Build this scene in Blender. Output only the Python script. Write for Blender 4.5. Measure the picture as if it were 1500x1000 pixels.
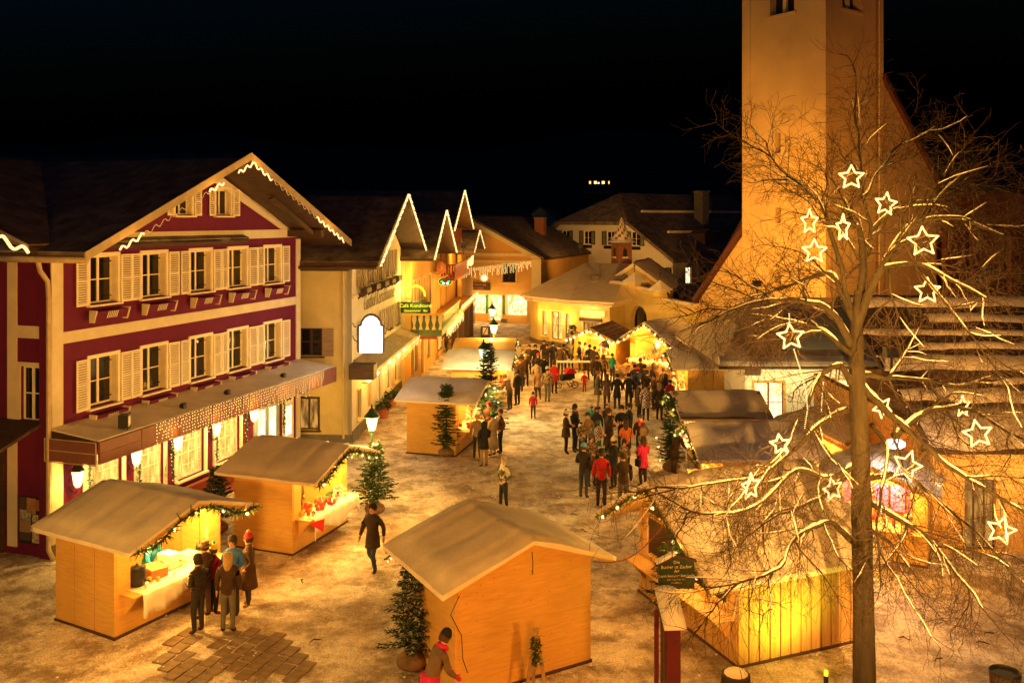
import bpy, math, random
from mathutils import Vector, Matrix, noise, geometry
R = math.radians
random.seed(11)
for o in list(bpy.data.objects): bpy.data.objects.remove(o)
S = bpy.context.scene
C = S.collection
# ---------------- camera, sky, exposure ----------------
CH = 9.5
cd = bpy.data.cameras.new('camera'); cam = bpy.data.objects.new('camera', cd); C.objects.link(cam)
cam.location = (0, 0, CH); cam.rotation_euler = (R(90), 0, 0)
cd.sensor_width = 36; cd.lens = 31.2; cd.shift_y = -0.1187; cd.clip_end = 3000; cd.clip_start = .1
S.camera = cam
w = bpy.data.worlds.new('World'); S.world = w; w.use_nodes = True
nt = w.node_tree; bg = nt.nodes['Background']
sky = nt.nodes.new('ShaderNodeTexSky'); sky.sky_type = 'NISHITA'; sky.sun_disc = False
sky.sun_elevation = R(-4); sky.sun_rotation = R(200)
tint = nt.nodes.new('ShaderNodeMix'); tint.data_type = 'RGBA'; tint.blend_type = 'MULTIPLY'; tint.inputs[0].default_value = 1; tint.inputs[7].default_value = (.12,.55,1.3,1)
nt.links.new(sky.outputs[0], tint.inputs[6]); nt.links.new(tint.outputs[2], bg.inputs[0]); bg.inputs[1].default_value = .12
S.view_settings.view_transform = 'Standard'; S.view_settings.look = 'None'
S.view_settings.exposure = 1.6; S.view_settings.gamma = 1
S.view_settings.use_curve_mapping = False

# ---------------- helpers ----------------
def link(o, parent=None):
    C.objects.link(o)
    if parent: o.parent = parent
    return o
def tag(o, label=None, cat=None, group=None, kind=None):
    if label: o['label'] = label
    if cat: o['category'] = cat
    if group: o['group'] = group
    if kind: o['kind'] = kind
    return o
def thing(name, label, cat, loc=(0, 0, 0), rz=0, group=None):
    o = bpy.data.objects.new(name, None); o.empty_display_size = .2
    o.location = loc; o.rotation_euler = (0, 0, rz)
    return tag(link(o), label, cat, group)
class MB:
    def __init__(s): s.v = []; s.f = []; s.m = []
    def add(s, vs, fs, m=0):
        b = len(s.v); s.v += [tuple(p) for p in vs]
        for f in fs: s.f.append([b + i for i in f]); s.m.append(m)
    def box(s, x0, x1, y0, y1, z0, z1, m=0):
        s.add([(x0,y0,z0),(x1,y0,z0),(x1,y1,z0),(x0,y1,z0),(x0,y0,z1),(x1,y0,z1),(x1,y1,z1),(x0,y1,z1)],
              [(0,3,2,1),(4,5,6,7),(0,1,5,4),(1,2,6,5),(2,3,7,6),(3,0,4,7)], m)
    def beam(s, a, b, w, h, m=0, up=(0,0,1)):
        a = Vector(a); b = Vector(b); d = (b-a).normalized(); u = Vector(up)
        r = d.cross(u)
        if r.length < 1e-4: r = Vector((1,0,0))
        r.normalize(); u = r.cross(d); r *= w/2; u *= h/2
        s.add([a-r-u,a+r-u,a+r+u,a-r+u,b-r-u,b+r-u,b+r+u,b-r+u],
              [(0,1,2,3),(4,7,6,5),(0,4,5,1),(1,5,6,2),(2,6,7,3),(3,7,4,0)], m)
    def prism(s, poly, vec, m=0):
        n = len(poly); v = Vector(vec); P = [Vector(p) for p in poly]
        s.add(P+[p+v for p in P], [tuple(range(n))[::-1], tuple(range(n, 2*n))]+[(i,(i+1)%n,n+(i+1)%n,n+i) for i in range(n)], m)
    def tube(s, pts, rad, n=6, m=0):
        pts = [Vector(p) for p in pts]; k = len(pts); vs = []
        if not isinstance(rad, (list, tuple)): rad = [rad]*k
        prev = None
        for i, p in enumerate(pts):
            d = (pts[min(i+1,k-1)]-pts[max(i-1,0)])
            if d.length < 1e-6: d = Vector((0,0,1))
            d.normalize()
            if prev is None:
                r = d.cross(Vector((0,0,1)))
                if r.length < .05: r = d.cross(Vector((1,0,0)))
            else:
                r = prev - d*prev.dot(d)
                if r.length < 1e-4: r = d.cross(Vector((1,0,0)))
            r.normalize(); prev = r; q = d.cross(r)
            for j in range(n):
                a = 2*math.pi*j/n; vs.append(p+(r*math.cos(a)+q*math.sin(a))*rad[i])
        fs = [(i*n+j, i*n+(j+1)%n, (i+1)*n+(j+1)%n, (i+1)*n+j) for i in range(k-1) for j in range(n)]
        fs += [tuple(range(n))[::-1], tuple(range((k-1)*n, k*n))]
        s.add(vs, fs, m)
    def lathe(s, prof, n=12, c=(0,0,0), m=0, a0=0):
        vs = []; k = len(prof)
        for r, z in prof:
            for j in range(n):
                a = 2*math.pi*j/n+a0; vs.append((c[0]+r*math.cos(a), c[1]+r*math.sin(a), c[2]+z))
        fs = [(i*n+j, i*n+(j+1)%n, (i+1)*n+(j+1)%n, (i+1)*n+j) for i in range(k-1) for j in range(n)]
        fs += [tuple(range(n))[::-1], tuple(range((k-1)*n, k*n))]
        s.add(vs, fs, m)
    def ball(s, c, r, n=8, m=0, sc=(1,1,1)):
        k = max(3, n//2); vs = []
        for i in range(1, k):
            t = math.pi*i/k
            for j in range(n):
                a = 2*math.pi*j/n
                vs.append((c[0]+r*sc[0]*math.sin(t)*math.cos(a), c[1]+r*sc[1]*math.sin(t)*math.sin(a), c[2]+r*sc[2]*math.cos(t)))
        vs += [(c[0],c[1],c[2]+r*sc[2]), (c[0],c[1],c[2]-r*sc[2])]; T = len(vs)-2
        fs = [(i*n+j, (i+1)*n+j, (i+1)*n+(j+1)%n, i*n+(j+1)%n) for i in range(k-2) for j in range(n)]
        fs += [(T, j, (j+1)%n) for j in range(n)]+[(T+1, (k-2)*n+(j+1)%n, (k-2)*n+j) for j in range(n)]
        s.add(vs, fs, m)
    def octa(s, c, r, m=0):
        x,y,z = c
        s.add([(x+r,y,z),(x-r,y,z),(x,y+r,z),(x,y-r,z),(x,y,z+r),(x,y,z-r)],
              [(0,2,4),(2,1,4),(1,3,4),(3,0,4),(2,0,5),(1,2,5),(3,1,5),(0,3,5)], m)
    def mesh(s, name, mats, smooth=False):
        me = bpy.data.meshes.new(name); me.from_pydata(s.v, [], s.f)
        for mt in (mats if isinstance(mats, (list, tuple)) else [mats]): me.materials.append(mt)
        if any(s.m): me.polygons.foreach_set('material_index', s.m)
        if smooth: me.polygons.foreach_set('use_smooth', [True]*len(s.f))
        me.update(); return me
    def build(s, name, mats, parent=None, loc=None, rz=0, smooth=False, kind=None, bevel=0):
        o = bpy.data.objects.new(name, s.mesh(name, mats, smooth)); link(o, parent)
        if loc: o.location = loc
        if rz: o.rotation_euler = (0, 0, rz)
        if kind: o['kind'] = kind
        if bevel:
            b = o.modifiers.new('bevel', 'BEVEL'); b.width = bevel; b.segments = 2; b.limit_method = 'ANGLE'
        return o
def inst(name, me, parent=None, loc=(0,0,0), rz=0, sc=None):
    o = bpy.data.objects.new(name, me); link(o, parent); o.location = loc; o.rotation_euler = (0,0,rz)
    if sc: o.scale = sc
    return o
_cache = {}
def cached(key, fn):
    if key not in _cache: _cache[key] = fn()
    return _cache[key]
def wall(mb, outline, holes, y0, y1, m=0):
    """wall slab between y0 (outside) and y1 from an outline [(x,z)] with rectangular holes (x0,z0,x1,z1)"""
    V = [Vector(p) for p in outline]; n = len(V); E = [(i,(i+1)%n) for i in range(n)]
    for h in holes:
        b = len(V); V += [Vector((h[0],h[1])),Vector((h[2],h[1])),Vector((h[2],h[3])),Vector((h[0],h[3]))]
        E += [(b,b+1),(b+1,b+2),(b+2,b+3),(b+3,b)]
    vo, eo, fo, *_ = geometry.delaunay_2d_cdt(V, E, [], 1, 1e-5)
    keep = []
    for f in fo:
        c = sum((vo[i] for i in f), Vector((0,0)))/len(f)
        if not any(h[0]<c.x<h[2] and h[1]<c.y<h[3] for h in holes): keep.append(tuple(f))
    mb.add([(p.x,y0,p.y) for p in vo], keep, m); mb.add([(p.x,y1,p.y) for p in vo], [f[::-1] for f in keep], m)
    for i in range(n):
        a, b = outline[i], outline[(i+1)%n]
        mb.add([(a[0],y0,a[1]),(b[0],y0,b[1]),(b[0],y1,b[1]),(a[0],y1,a[1])], [(0,3,2,1)], m)
    for h in holes:
        q = [(h[0],h[1]),(h[2],h[1]),(h[2],h[3]),(h[0],h[3])]
        for i in range(4):
            a, b = q[i], q[(i+1)%4]
            mb.add([(a[0],y0,a[1]),(b[0],y0,b[1]),(b[0],y1,b[1]),(a[0],y1,a[1])], [(0,1,2,3)], m)
def nz(x, y, z=0, s=1): return noise.noise(Vector((x*s, y*s, z*s)))

# ---------------- materials ----------------
def newmat(name):
    m = bpy.data.materials.new(name); m.use_nodes = True; return m, m.node_tree, m.node_tree.nodes['Principled BSDF']
def mat(name, col, rough=.7, var=.25, scale=3, bump=0, bscale=40, metal=0, stretch=None, spec=.3, coat=0, col2=None, detail=6):
    m, t, p = newmat(name); N = t.nodes; L = t.links
    p.inputs['Roughness'].default_value = rough; p.inputs['Metallic'].default_value = metal
    p.inputs['Specular IOR Level'].default_value = spec
    co = N.new('ShaderNodeTexCoord'); mp = N.new('ShaderNodeMapping'); L.new(co.outputs['Object'], mp.inputs[0])
    if stretch: mp.inputs['Scale'].default_value = stretch
    nn = N.new('ShaderNodeTexNoise'); nn.inputs['Scale'].default_value = scale; nn.inputs['Detail'].default_value = detail
    nn.inputs['Roughness'].default_value = .65
    L.new(mp.outputs[0], nn.inputs[0])
    rp = N.new('ShaderNodeValToRGB'); L.new(nn.outputs[0], rp.inputs[0])
    c2 = col2 if col2 else [c*(1-var) for c in col]
    rp.color_ramp.elements[0].position = .32; rp.color_ramp.elements[1].position = .68
    rp.color_ramp.elements[0].color = (*c2, 1); rp.color_ramp.elements[1].color = (*[min(1,c*(1+var*.4)) for c in col], 1)
    L.new(rp.outputs[0], p.inputs['Base Color'])
    if bump:
        n2 = N.new('ShaderNodeTexNoise'); n2.inputs['Scale'].default_value = bscale; n2.inputs['Detail'].default_value = 5
        L.new(mp.outputs[0], n2.inputs[0])
        b = N.new('ShaderNodeBump'); b.inputs['Strength'].default_value = bump; b.inputs['Distance'].default_value = .02
        L.new(n2.outputs[0], b.inputs['Height']); L.new(b.outputs[0], p.inputs['Normal'])
    return m
def emit(name, col, st, sample=False):
    m = bpy.data.materials.new(name); m.use_nodes = True; t = m.node_tree; t.nodes.clear()
    e = t.nodes.new('ShaderNodeEmission'); o = t.nodes.new('ShaderNodeOutputMaterial')
    e.inputs[0].default_value = (*col, 1); e.inputs[1].default_value = st; t.links.new(e.outputs[0], o.inputs[0])
    m.cycles.emission_sampling = 'AUTO' if sample else 'NONE'
    return m
def lit_pane(name, col, st, col2, scale=4):
    """window glass with a lit room behind: uneven warm emission under a glossy coat"""
    m, t, p = newmat(name); N = t.nodes; L = t.links
    co = N.new('ShaderNodeTexCoord'); nn = N.new('ShaderNodeTexNoise'); nn.inputs['Scale'].default_value = scale
    mp = N.new('ShaderNodeMapping'); mp.inputs['Scale'].default_value = (2.5, 1, .6) if 'shop' not in name else (.9,1,.8)
    L.new(co.outputs['Object'], mp.inputs[0]); L.new(mp.outputs[0], nn.inputs[0]); nn.inputs['Detail'].default_value = 3
    rp = N.new('ShaderNodeValToRGB'); rp.color_ramp.elements[0].position = .35; rp.color_ramp.elements[1].position = .62
    rp.color_ramp.elements[0].color = (*col2, 1); rp.color_ramp.elements[1].color = (*col, 1)
    L.new(nn.outputs[0], rp.inputs[0]); L.new(rp.outputs[0], p.inputs['Emission Color'])
    p.inputs['Emission Strength'].default_value = st; p.inputs['Base Color'].default_value = (.05,.04,.03,1)
    p.inputs['Roughness'].default_value = .15
    m.cycles.emission_sampling = 'NONE'
    return m
def wood(name, col, col2, knots=True, along='x', rough=.6, scale=1.0):
    m, t, p = newmat(name); N = t.nodes; L = t.links
    co = N.new('ShaderNodeTexCoord'); mp = N.new('ShaderNodeMapping'); L.new(co.outputs['Object'], mp.inputs[0])
    st = {'x': (1.2, 1.2, 14), 'z': (14, 14, 1.2)}[along]
    mp.inputs['Scale'].default_value = [a*scale for a in st]
    nn = N.new('ShaderNodeTexNoise'); nn.inputs['Scale'].default_value = 1.6; nn.inputs['Detail'].default_value = 7; nn.inputs['Distortion'].default_value = .6
    L.new(mp.outputs[0], nn.inputs[0])
    rp = N.new('ShaderNodeValToRGB'); rp.color_ramp.elements[0].position = .3; rp.color_ramp.elements[1].position = .7
    rp.color_ramp.elements[0].color = (*col2, 1); rp.color_ramp.elements[1].color = (*col, 1)
    L.new(nn.outputs[0], rp.inputs[0]); out = rp.outputs[0]
    if knots:
        vo = N.new('ShaderNodeTexVoronoi'); vo.inputs['Scale'].default_value = 5.5
        m2 = N.new('ShaderNodeMapping'); L.new(co.outputs['Object'], m2.inputs[0]); m2.inputs['Scale'].default_value = (1,1,1.5) if along == 'x' else (1.6,1.6,.8)
        L.new(m2.outputs[0], vo.inputs[0])
        r2 = N.new('ShaderNodeValToRGB'); r2.color_ramp.elements[0].position = .05; r2.color_ramp.elements[1].position = .11
        r2.color_ramp.elements[0].color = (.28,.2,.14,1); r2.color_ramp.elements[1].color = (1,1,1,1)
        L.new(vo.outputs[0], r2.inputs[0])
        mx = N.new('ShaderNodeMix'); mx.data_type = 'RGBA'; mx.blend_type = 'MULTIPLY'; mx.inputs[0].default_value = .85
        L.new(out, mx.inputs[6]); L.new(r2.outputs[0], mx.inputs[7]); out = mx.outputs[2]
    n3 = N.new('ShaderNodeTexNoise'); n3.inputs['Scale'].default_value = .8; L.new(co.outputs['Object'], n3.inputs[0])
    m3 = N.new('ShaderNodeMapRange'); m3.inputs['To Min'].default_value = .7; m3.inputs['To Max'].default_value = 1.15; L.new(n3.outputs[0], m3.inputs[0])
    mu = N.new('ShaderNodeMix'); mu.data_type = 'RGBA'; mu.blend_type = 'MULTIPLY'; mu.inputs[0].default_value = 1
    L.new(out, mu.inputs[6]); L.new(m3.outputs[0], mu.inputs[7]); L.new(mu.outputs[2], p.inputs['Base Color'])
    p.inputs['Roughness'].default_value = rough; p.inputs['Specular IOR Level'].default_value = .3
    b = N.new('ShaderNodeBump'); b.inputs['Strength'].default_value = .25; b.inputs['Distance'].default_value = .01
    L.new(nn.outputs[0], b.inputs['Height']); L.new(b.outputs[0], p.inputs['Normal'])
    return m
def ground_mat():
    m, t, p = newmat('trampled_snow'); N = t.nodes; L = t.links
    co = N.new('ShaderNodeTexCoord')
    def noi(s, d=6, r=.6, dist=0):
        n = N.new('ShaderNodeTexNoise'); n.inputs['Scale'].default_value = s; n.inputs['Detail'].default_value = d
        n.inputs['Roughness'].default_value = r; n.inputs['Distortion'].default_value = dist; L.new(co.outputs['Object'], n.inputs[0]); return n.outputs[0]
    def ramp(i, a, b, ca, cb):
        r = N.new('ShaderNodeValToRGB'); r.color_ramp.elements[0].position = a; r.color_ramp.elements[1].position = b
        r.color_ramp.elements[0].color = (*ca,1); r.color_ramp.elements[1].color = (*cb,1); L.new(i, r.inputs[0]); return r.outputs[0]
    base = ramp(noi(1.0, 14, .74, .15), .42, .545, (.42,.33,.24), (.94,.88,.80))
    fine = ramp(noi(3.2, 8, .7, .3), .36, .6, (.70,.64,.58), (1,1,1))
    spk = ramp(noi(26, 3, .6), .38, .48, (.42,.36,.30), (1,1,1))
    wet = ramp(noi(.17, 5, .6, .6), .43, .53, (.46,.37,.29), (1,1,1))
    def mul(a, b, f=1):
        x = N.new('ShaderNodeMix'); x.data_type = 'RGBA'; x.blend_type = 'MULTIPLY'; x.inputs[0].default_value = f
        L.new(a, x.inputs[6]); L.new(b, x.inputs[7]); return x.outputs[2]
    L.new(mul(mul(mul(base, fine), spk, .8), wet, .8), p.inputs['Base Color'])
    rr = N.new('ShaderNodeMapRange'); L.new(noi(1.3, 4), rr.inputs[0]); rr.inputs['To Min'].default_value = .35; rr.inputs['To Max'].default_value = .85
    L.new(rr.outputs[0], p.inputs['Roughness'])
    b = N.new('ShaderNodeBump'); b.inputs['Strength'].default_value = 1.0; b.inputs['Distance'].default_value = .11
    ad = N.new('ShaderNodeMath'); ad.operation = 'MULTIPLY_ADD'; L.new(noi(14, 5, .65), ad.inputs[0]); ad.inputs[1].default_value = .4; L.new(noi(3, 6, .65), ad.inputs[2])
    L.new(ad.outputs[0], b.inputs['Height']); L.new(b.outputs[0], p.inputs['Normal'])
    return m
M = {}
M['ground'] = ground_mat()
M['snow'] = mat('snow', (.72,.71,.72), .75, .12, 2.2, .35, 22, col2=(.6,.59,.59))
M['thinsnow'] = mat('thin_snow_on_boards', (.58,.46,.33), .85, .35, 3, .4, 20, stretch=(.4,2,2))
M['ambersheet'] = mat('amber_roof_sheet', (.62,.36,.10), .6, .15, 2)
M['bluegrey'] = mat('blue_grey_door_paint', (.28,.36,.36), .6, .15, 3)
M['dirty_snow'] = mat('old_snow', (.74,.64,.51), .8, .16, 1.6, .5, 16)
M['ply'] = wood('spruce_board', (.66,.40,.11), (.55,.31,.075))
M['plyv'] = wood('spruce_board_upright', (.60,.38,.13), (.40,.23,.08), along='z')
M['plank'] = wood('weathered_plank', (.42,.30,.19), (.26,.18,.11), knots=False)
M['darkwood'] = wood('dark_brown_wood', (.09,.05,.03), (.045,.025,.015), knots=False)
M['redwood'] = mat('red_stained_wood', (.20,.035,.02), .55, .3, 3)
M['maroon'] = mat('maroon_plaster', (.13,.008,.05), .85, .22, 1.4, .25, 60)
M['cream'] = mat('cream_plaster', (.66,.58,.42), .8, .12, 1.8, .2, 60)
M['shutter'] = mat('cream_paint', (.80,.71,.53), .5, .1, 4)
M['yplaster'] = mat('yellow_plaster', (.58,.47,.20), .85, .15, 1.2, .3, 50)
M['wplaster'] = mat('pale_plaster', (.62,.56,.42), .85, .15, 1.2, .3, 50)
M['oplaster'] = mat('apricot_plaster', (.60,.34,.10), .85, .14, 1.0, .2, 50)
M['churchplaster'] = mat('church_roughcast', (.60,.44,.24), .9, .16, .45, .6, 30)
M['white'] = mat('white_paint', (.75,.73,.68), .5, .08, 4)
M['trim'] = mat('pale_trim_plaster', (.66,.56,.34), .8, .1, 2)
M['plinth'] = mat('grey_plinth', (.16,.14,.12), .85, .3, 3, .3, 40)
M['roof'] = mat('dark_roof_tiles', (.075,.045,.035), .8, .4, 6, .5, 12)
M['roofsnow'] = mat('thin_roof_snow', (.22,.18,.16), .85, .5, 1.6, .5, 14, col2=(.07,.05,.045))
M['gutter'] = mat('gutter_metal', (.48,.38,.24), .5, .2, 4, metal=.1)
M['iron'] = mat('black_iron', (.02,.02,.02), .5, .3, 6)
M['greeniron'] = mat('dark_green_iron', (.025,.06,.03), .45, .3, 6)
M['glass'] = mat('dark_window_glass', (.018,.014,.012), .08, .5, 1.5, spec=.6)
M['greenshut'] = mat('dark_green_shutter', (.012,.03,.02), .6, .2, 5)
M['green'] = mat('green_paint', (.03,.16,.04), .5, .2, 5)
M['greenwood'] = mat('green_stained_wood', (.07,.11,.05), .6, .3, 5)
M['redtrim'] = mat('red_barge_board', (.09,.028,.025), .6, .2, 4)
M['needle'] = mat('fir_needles', (.035,.075,.025), .7, .5, 9)
M['bark'] = mat('lime_bark', (.045,.03,.02), .9, .5, 7, .9, 25, stretch=(1,1,.35))
M['moss'] = mat('mossy_bark', (.038,.030,.012), .9, .5, 5, 1.0, 12, stretch=(1.6,1.6,.35), col2=(.022,.015,.010))
M['twig'] = mat('twig_bark', (.045,.028,.018), .85, .3, 7)
M['cloth_white'] = mat('white_cloth', (.75,.72,.66), .85, .1, 4, .2, 60)
M['cloth_red'] = mat('red_cloth', (.5,.02,.03), .85, .2, 4)
M['clay'] = mat('terracotta', (.45,.15,.06), .7, .2, 6)
M['burlap'] = mat('burlap_root_ball', (.22,.13,.07), .95, .4, 8, .8, 50)
M['metal'] = mat('brushed_steel', (.4,.4,.4), .3, .2, 6, metal=.8)
M['pot'] = mat('black_kettle', (.03,.03,.035), .35, .2, 6, metal=.3)
M['fascia'] = mat('brown_fascia', (.20,.085,.07), .5, .2, 3)
M['stone'] = mat('paving_stone', (.25,.18,.12), .8, .35, 5, .5, 30)
M['brick'] = mat('old_brick', (.24,.10,.06), .85, .3, 5, .4, 30)
M['firebrand'] = mat('split_firewood', (.36,.24,.13), .8, .4, 6)
M['rubber'] = mat('black_rubber', (.015,.015,.015), .6, .2, 6)
M['postred'] = mat('dark_red_post_paint', (.09,.008,.02), .6, .25, 4)
M['boardgreen'] = mat('dark_green_signboard', (.018,.045,.022), .5, .3, 3)
M['letter'] = mat('pale_lettering', (.62,.5,.32), .6, .1, 4)
M['letterdark'] = mat('faded_dark_lettering', (.30,.24,.13), .8, .25, 5)
M['lettergold'] = mat('copper_lettering', (.5,.2,.08), .5, .2, 5)
WARM = (1.0, .43, .055); SOD = (1.0, .27, .012)
M['bulb'] = emit('bulb_glow', (1,.74,.27), 1.0)
M['bulbsmall'] = emit('fairy_light_glow', (1,.62,.18), .9)
M['bulborange'] = emit('amber_fairy_light', (1,.5,.16), 5)
M['rope'] = emit('rope_light_glow', (1,.56,.19), .85)
M['starlight'] = emit('star_light_glow', (1,.64,.19), 1.05)
M['lampglass'] = emit('lamp_glass_glow', (.95,1,.55), 1.3)
M['lantern'] = emit('lantern_glass_glow', (1,.72,.25), 1.3)
M['signwhite'] = emit('lit_sign_face', (1,1,.96), 1.0)
M['signyellow'] = emit('lit_yellow_letters', (1,.85,.03), .55)
M['signgreen'] = emit('green_neon', (.03,.9,.15), .6)
M['signwarm'] = emit('warm_lit_sign', (1,.5,.1), .8)
M['litwarm'] = lit_pane('lit_window_glass', (1,.6,.13), .5, (.45,.2,.03))
M['litbright'] = lit_pane('bright_window_glass', (1,.8,.36), .9, (1,.5,.12), 5)
M['litdim'] = lit_pane('curtained_window_glass', (.8,.38,.07), .28, (.10,.04,.01), 3)
M['litshop'] = lit_pane('shop_window_glass', (1,.78,.42), .7, (.75,.32,.08), 3.5)
M['litwhite'] = lit_pane('pale_window_glass', (1,.9,.6), .55, (.8,.6,.3), 3)
COLS = {}
def cmat(col, rough=.8):
    k = tuple(col)
    if k not in COLS: COLS[k] = mat('cloth_%d' % len(COLS), col, rough, .3, 7, .3, 30)
    return COLS[k]
LK = 1.2
def light(parent, loc, power, col=WARM, r=.08, name='light'):
    l = bpy.data.lights.new(name, 'POINT'); l.energy = power*LK; l.color = col; l.shadow_soft_size = r
    o = bpy.data.objects.new(name, l); link(o, parent); o.location = loc; return o
def text(s, size, m, parent, loc, rot, name='lettering', depth=.01, shear=0, align='CENTER', sx=1):
    c = bpy.data.curves.new('txt', 'FONT'); c.body = s; c.size = size; c.extrude = depth; c.shear = shear; c.align_x = align
    c.resolution_u = 2
    o = bpy.data.objects.new('tmp', c); C.objects.link(o)
    me = bpy.data.meshes.new_from_object(o); bpy.data.objects.remove(o)
    me.materials.clear(); me.materials.append(m)
    q = bpy.data.objects.new(name, me); link(q, parent); q.location = loc; q.rotation_euler = rot; q.scale = (sx,1,1); return q
def G(px, py, z=0):   # ground point seen at a place of the photograph
    Y = 1300*(CH-z)/(py-322); return Vector(((px-750)/1300*Y, Y, z))
def W(px, py, Y): return Vector(((px-750)/1300*Y, Y, CH-(py-322)*Y/1300))
# ---------------- setting: ground, hills ----------------
def in_square(x, y): return True
g = MB(); xs = [-400,-150,-60,-40]+[-30+i*1.0 for i in range(61)]+[40,60,150,400]
ys = [-60,-20,0,8]+[12+i*1.0 for i in range(74)]+[95,110,140,200,320]
for j, y in enumerate(ys):
    for i, x in enumerate(xs):
        g.v.append((x, y, (.03*nz(x, y, 0, .5)+.02*nz(x, y, 3, 1.3)) if abs(x) < 31 and 10 < y < 90 else 0))
nx = len(xs)
for j in range(len(ys)-1):
    for i in range(nx-1): g.f.append([j*nx+i, j*nx+i+1, (j+1)*nx+i+1, (j+1)*nx+i]); g.m.append(0)
ground = g.build('ground', M['ground'], smooth=True, kind='structure')
h = MB(); hx = 40; hy = 14
for j in range(hy+1):
    for i in range(hx+1):
        x = -700+i*35+0; y = 190+j*45; d = (y-190)/600
        h.v.append((x, y, -3+d*78*(1+.35*nz(x, y, 0, .006))+7*nz(x, y, 5, .03)))
for j in range(hy):
    for i in range(hx): h.f.append([j*(hx+1)+i, j*(hx+1)+i+1, (j+1)*(hx+1)+i+1, (j+1)*(hx+1)+i]); h.m.append(0)
h.build('hillside', mat('dark_forest_slope', (.05,.055,.05), .95, .6, .05), smooth=True, kind='structure')
# bare paving stones showing through the snow (lower left)
def ray_h(): return 0
u = Vector((.33,.944,0)); v = Vector((.944,-.33,0)); o0 = G(338, 965)
def paver_mesh(k):
    b = MB(); r = random.uniform; P = [(-.155+r(0,.02),-.215+r(0,.02),0),(.155-r(0,.02),-.215+r(0,.02),0),(.155-r(0,.02),.215-r(0,.02),0),(-.155+r(0,.02),.215-r(0,.02),0)]
    b.prism(P, (0,0,.04)); return b.mesh('paver', M['stone'])
pav = [paver_mesh(k) for k in range(6)]
for a in range(-6, 7):
    for b in range(-4, 5):
        q = o0+v*(a*.345)+u*(b*.47+(a%2)*.235)
        dd = (a/5.3)**2+(b/3.1)**2+1.3*nz(q.x, q.y, 0, 1.4)
        if dd < .72: inst('paver', pav[(a*7+b)%6], ground, (q.x, q.y, (-.022 if dd > .7 else -.008)-.012+.012*random.random()+.03*nz(q.x,q.y,0,.5)), math.atan2(u.y,u.x)-R(90)+random.uniform(-.03,.03))
# loose lumps of trodden snow and litter on the ground
lm = MB()
for k in range(2600):
    x = random.uniform(-12, 9); y = 14+random.random()**1.4*45
    if -9.8 < x-.0*y < 8: lm.ball((x, y, .02), random.uniform(.01,.04), 5, 0, (1,1,.6))
lm.build('snow_crumbs', M['snow'], smooth=True, kind='stuff')
fl = [cached(('scrap', k), lambda: (lambda b: (b.tube([(-.09,0,.0),(-.02,.02,.03),(.05,-.01,.02),(.1,.03,0)], [.008,.015,.012,.006], 4), b.mesh('twig_scrap', M['twig']))[1])(MB())) for k in range(1)]
tw = [(443,853),(462,941),(840,756),(925,744),(854,779),(902,702),(1325,938),(1375,968),(1448,930),(1440,944)]
for k,(px,py) in enumerate(tw):
    q = G(px,py); o = inst('twig_scrap', fl[0], None, (q.x,q.y,.04), random.random()*6, (1.4,1.4,1.2))
    tag(o, 'short dark twig lying on the trodden snow', 'twig', 'fallen twigs on the snow')

# ---------------- window builder ----------------
class Face:
    def __init__(s, parent, ox=0, oy=0, rz=0): s.p=parent; s.ox=ox; s.oy=oy; s.rz=rz; s.c=math.cos(rz); s.s=math.sin(rz)
    def pt(s, x, y, z): return (s.ox+x*s.c-y*s.s, s.oy+x*s.s+y*s.c, z)
    def put(s, name, me, x, y, z, rz=0): return inst(name, me, s.p, s.pt(x,y,z), s.rz+rz)
    def build(s, mb, name, mats, **k): return mb.build(name, mats, s.p, (s.ox,s.oy,0), s.rz, **k)
def shutter_mesh(sw, h, mt):
    def f():
        b = MB(); t = .035; e = .055
        b.box(0,e,-t,0,0,h); b.box(sw-e,sw,-t,0,0,h)
        for z in (0, h/2-e/2, h-e): b.box(e,sw-e,-t,0,z,z+e)
        n = max(6, int(h/.075))
        for i in range(n):
            z = e+(h-2*e)*(i+.5)/n
            b.prism([(e,-t+.002,z-.026),(e,-.006,z+.012),(e,-.006,z+.022),(e,-t+.002,z-.014)], (sw-2*e,0,0))
        return b.mesh('shutter', M[mt])
    return cached(('sh', round(sw,3), round(h,3), mt), f)
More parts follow.
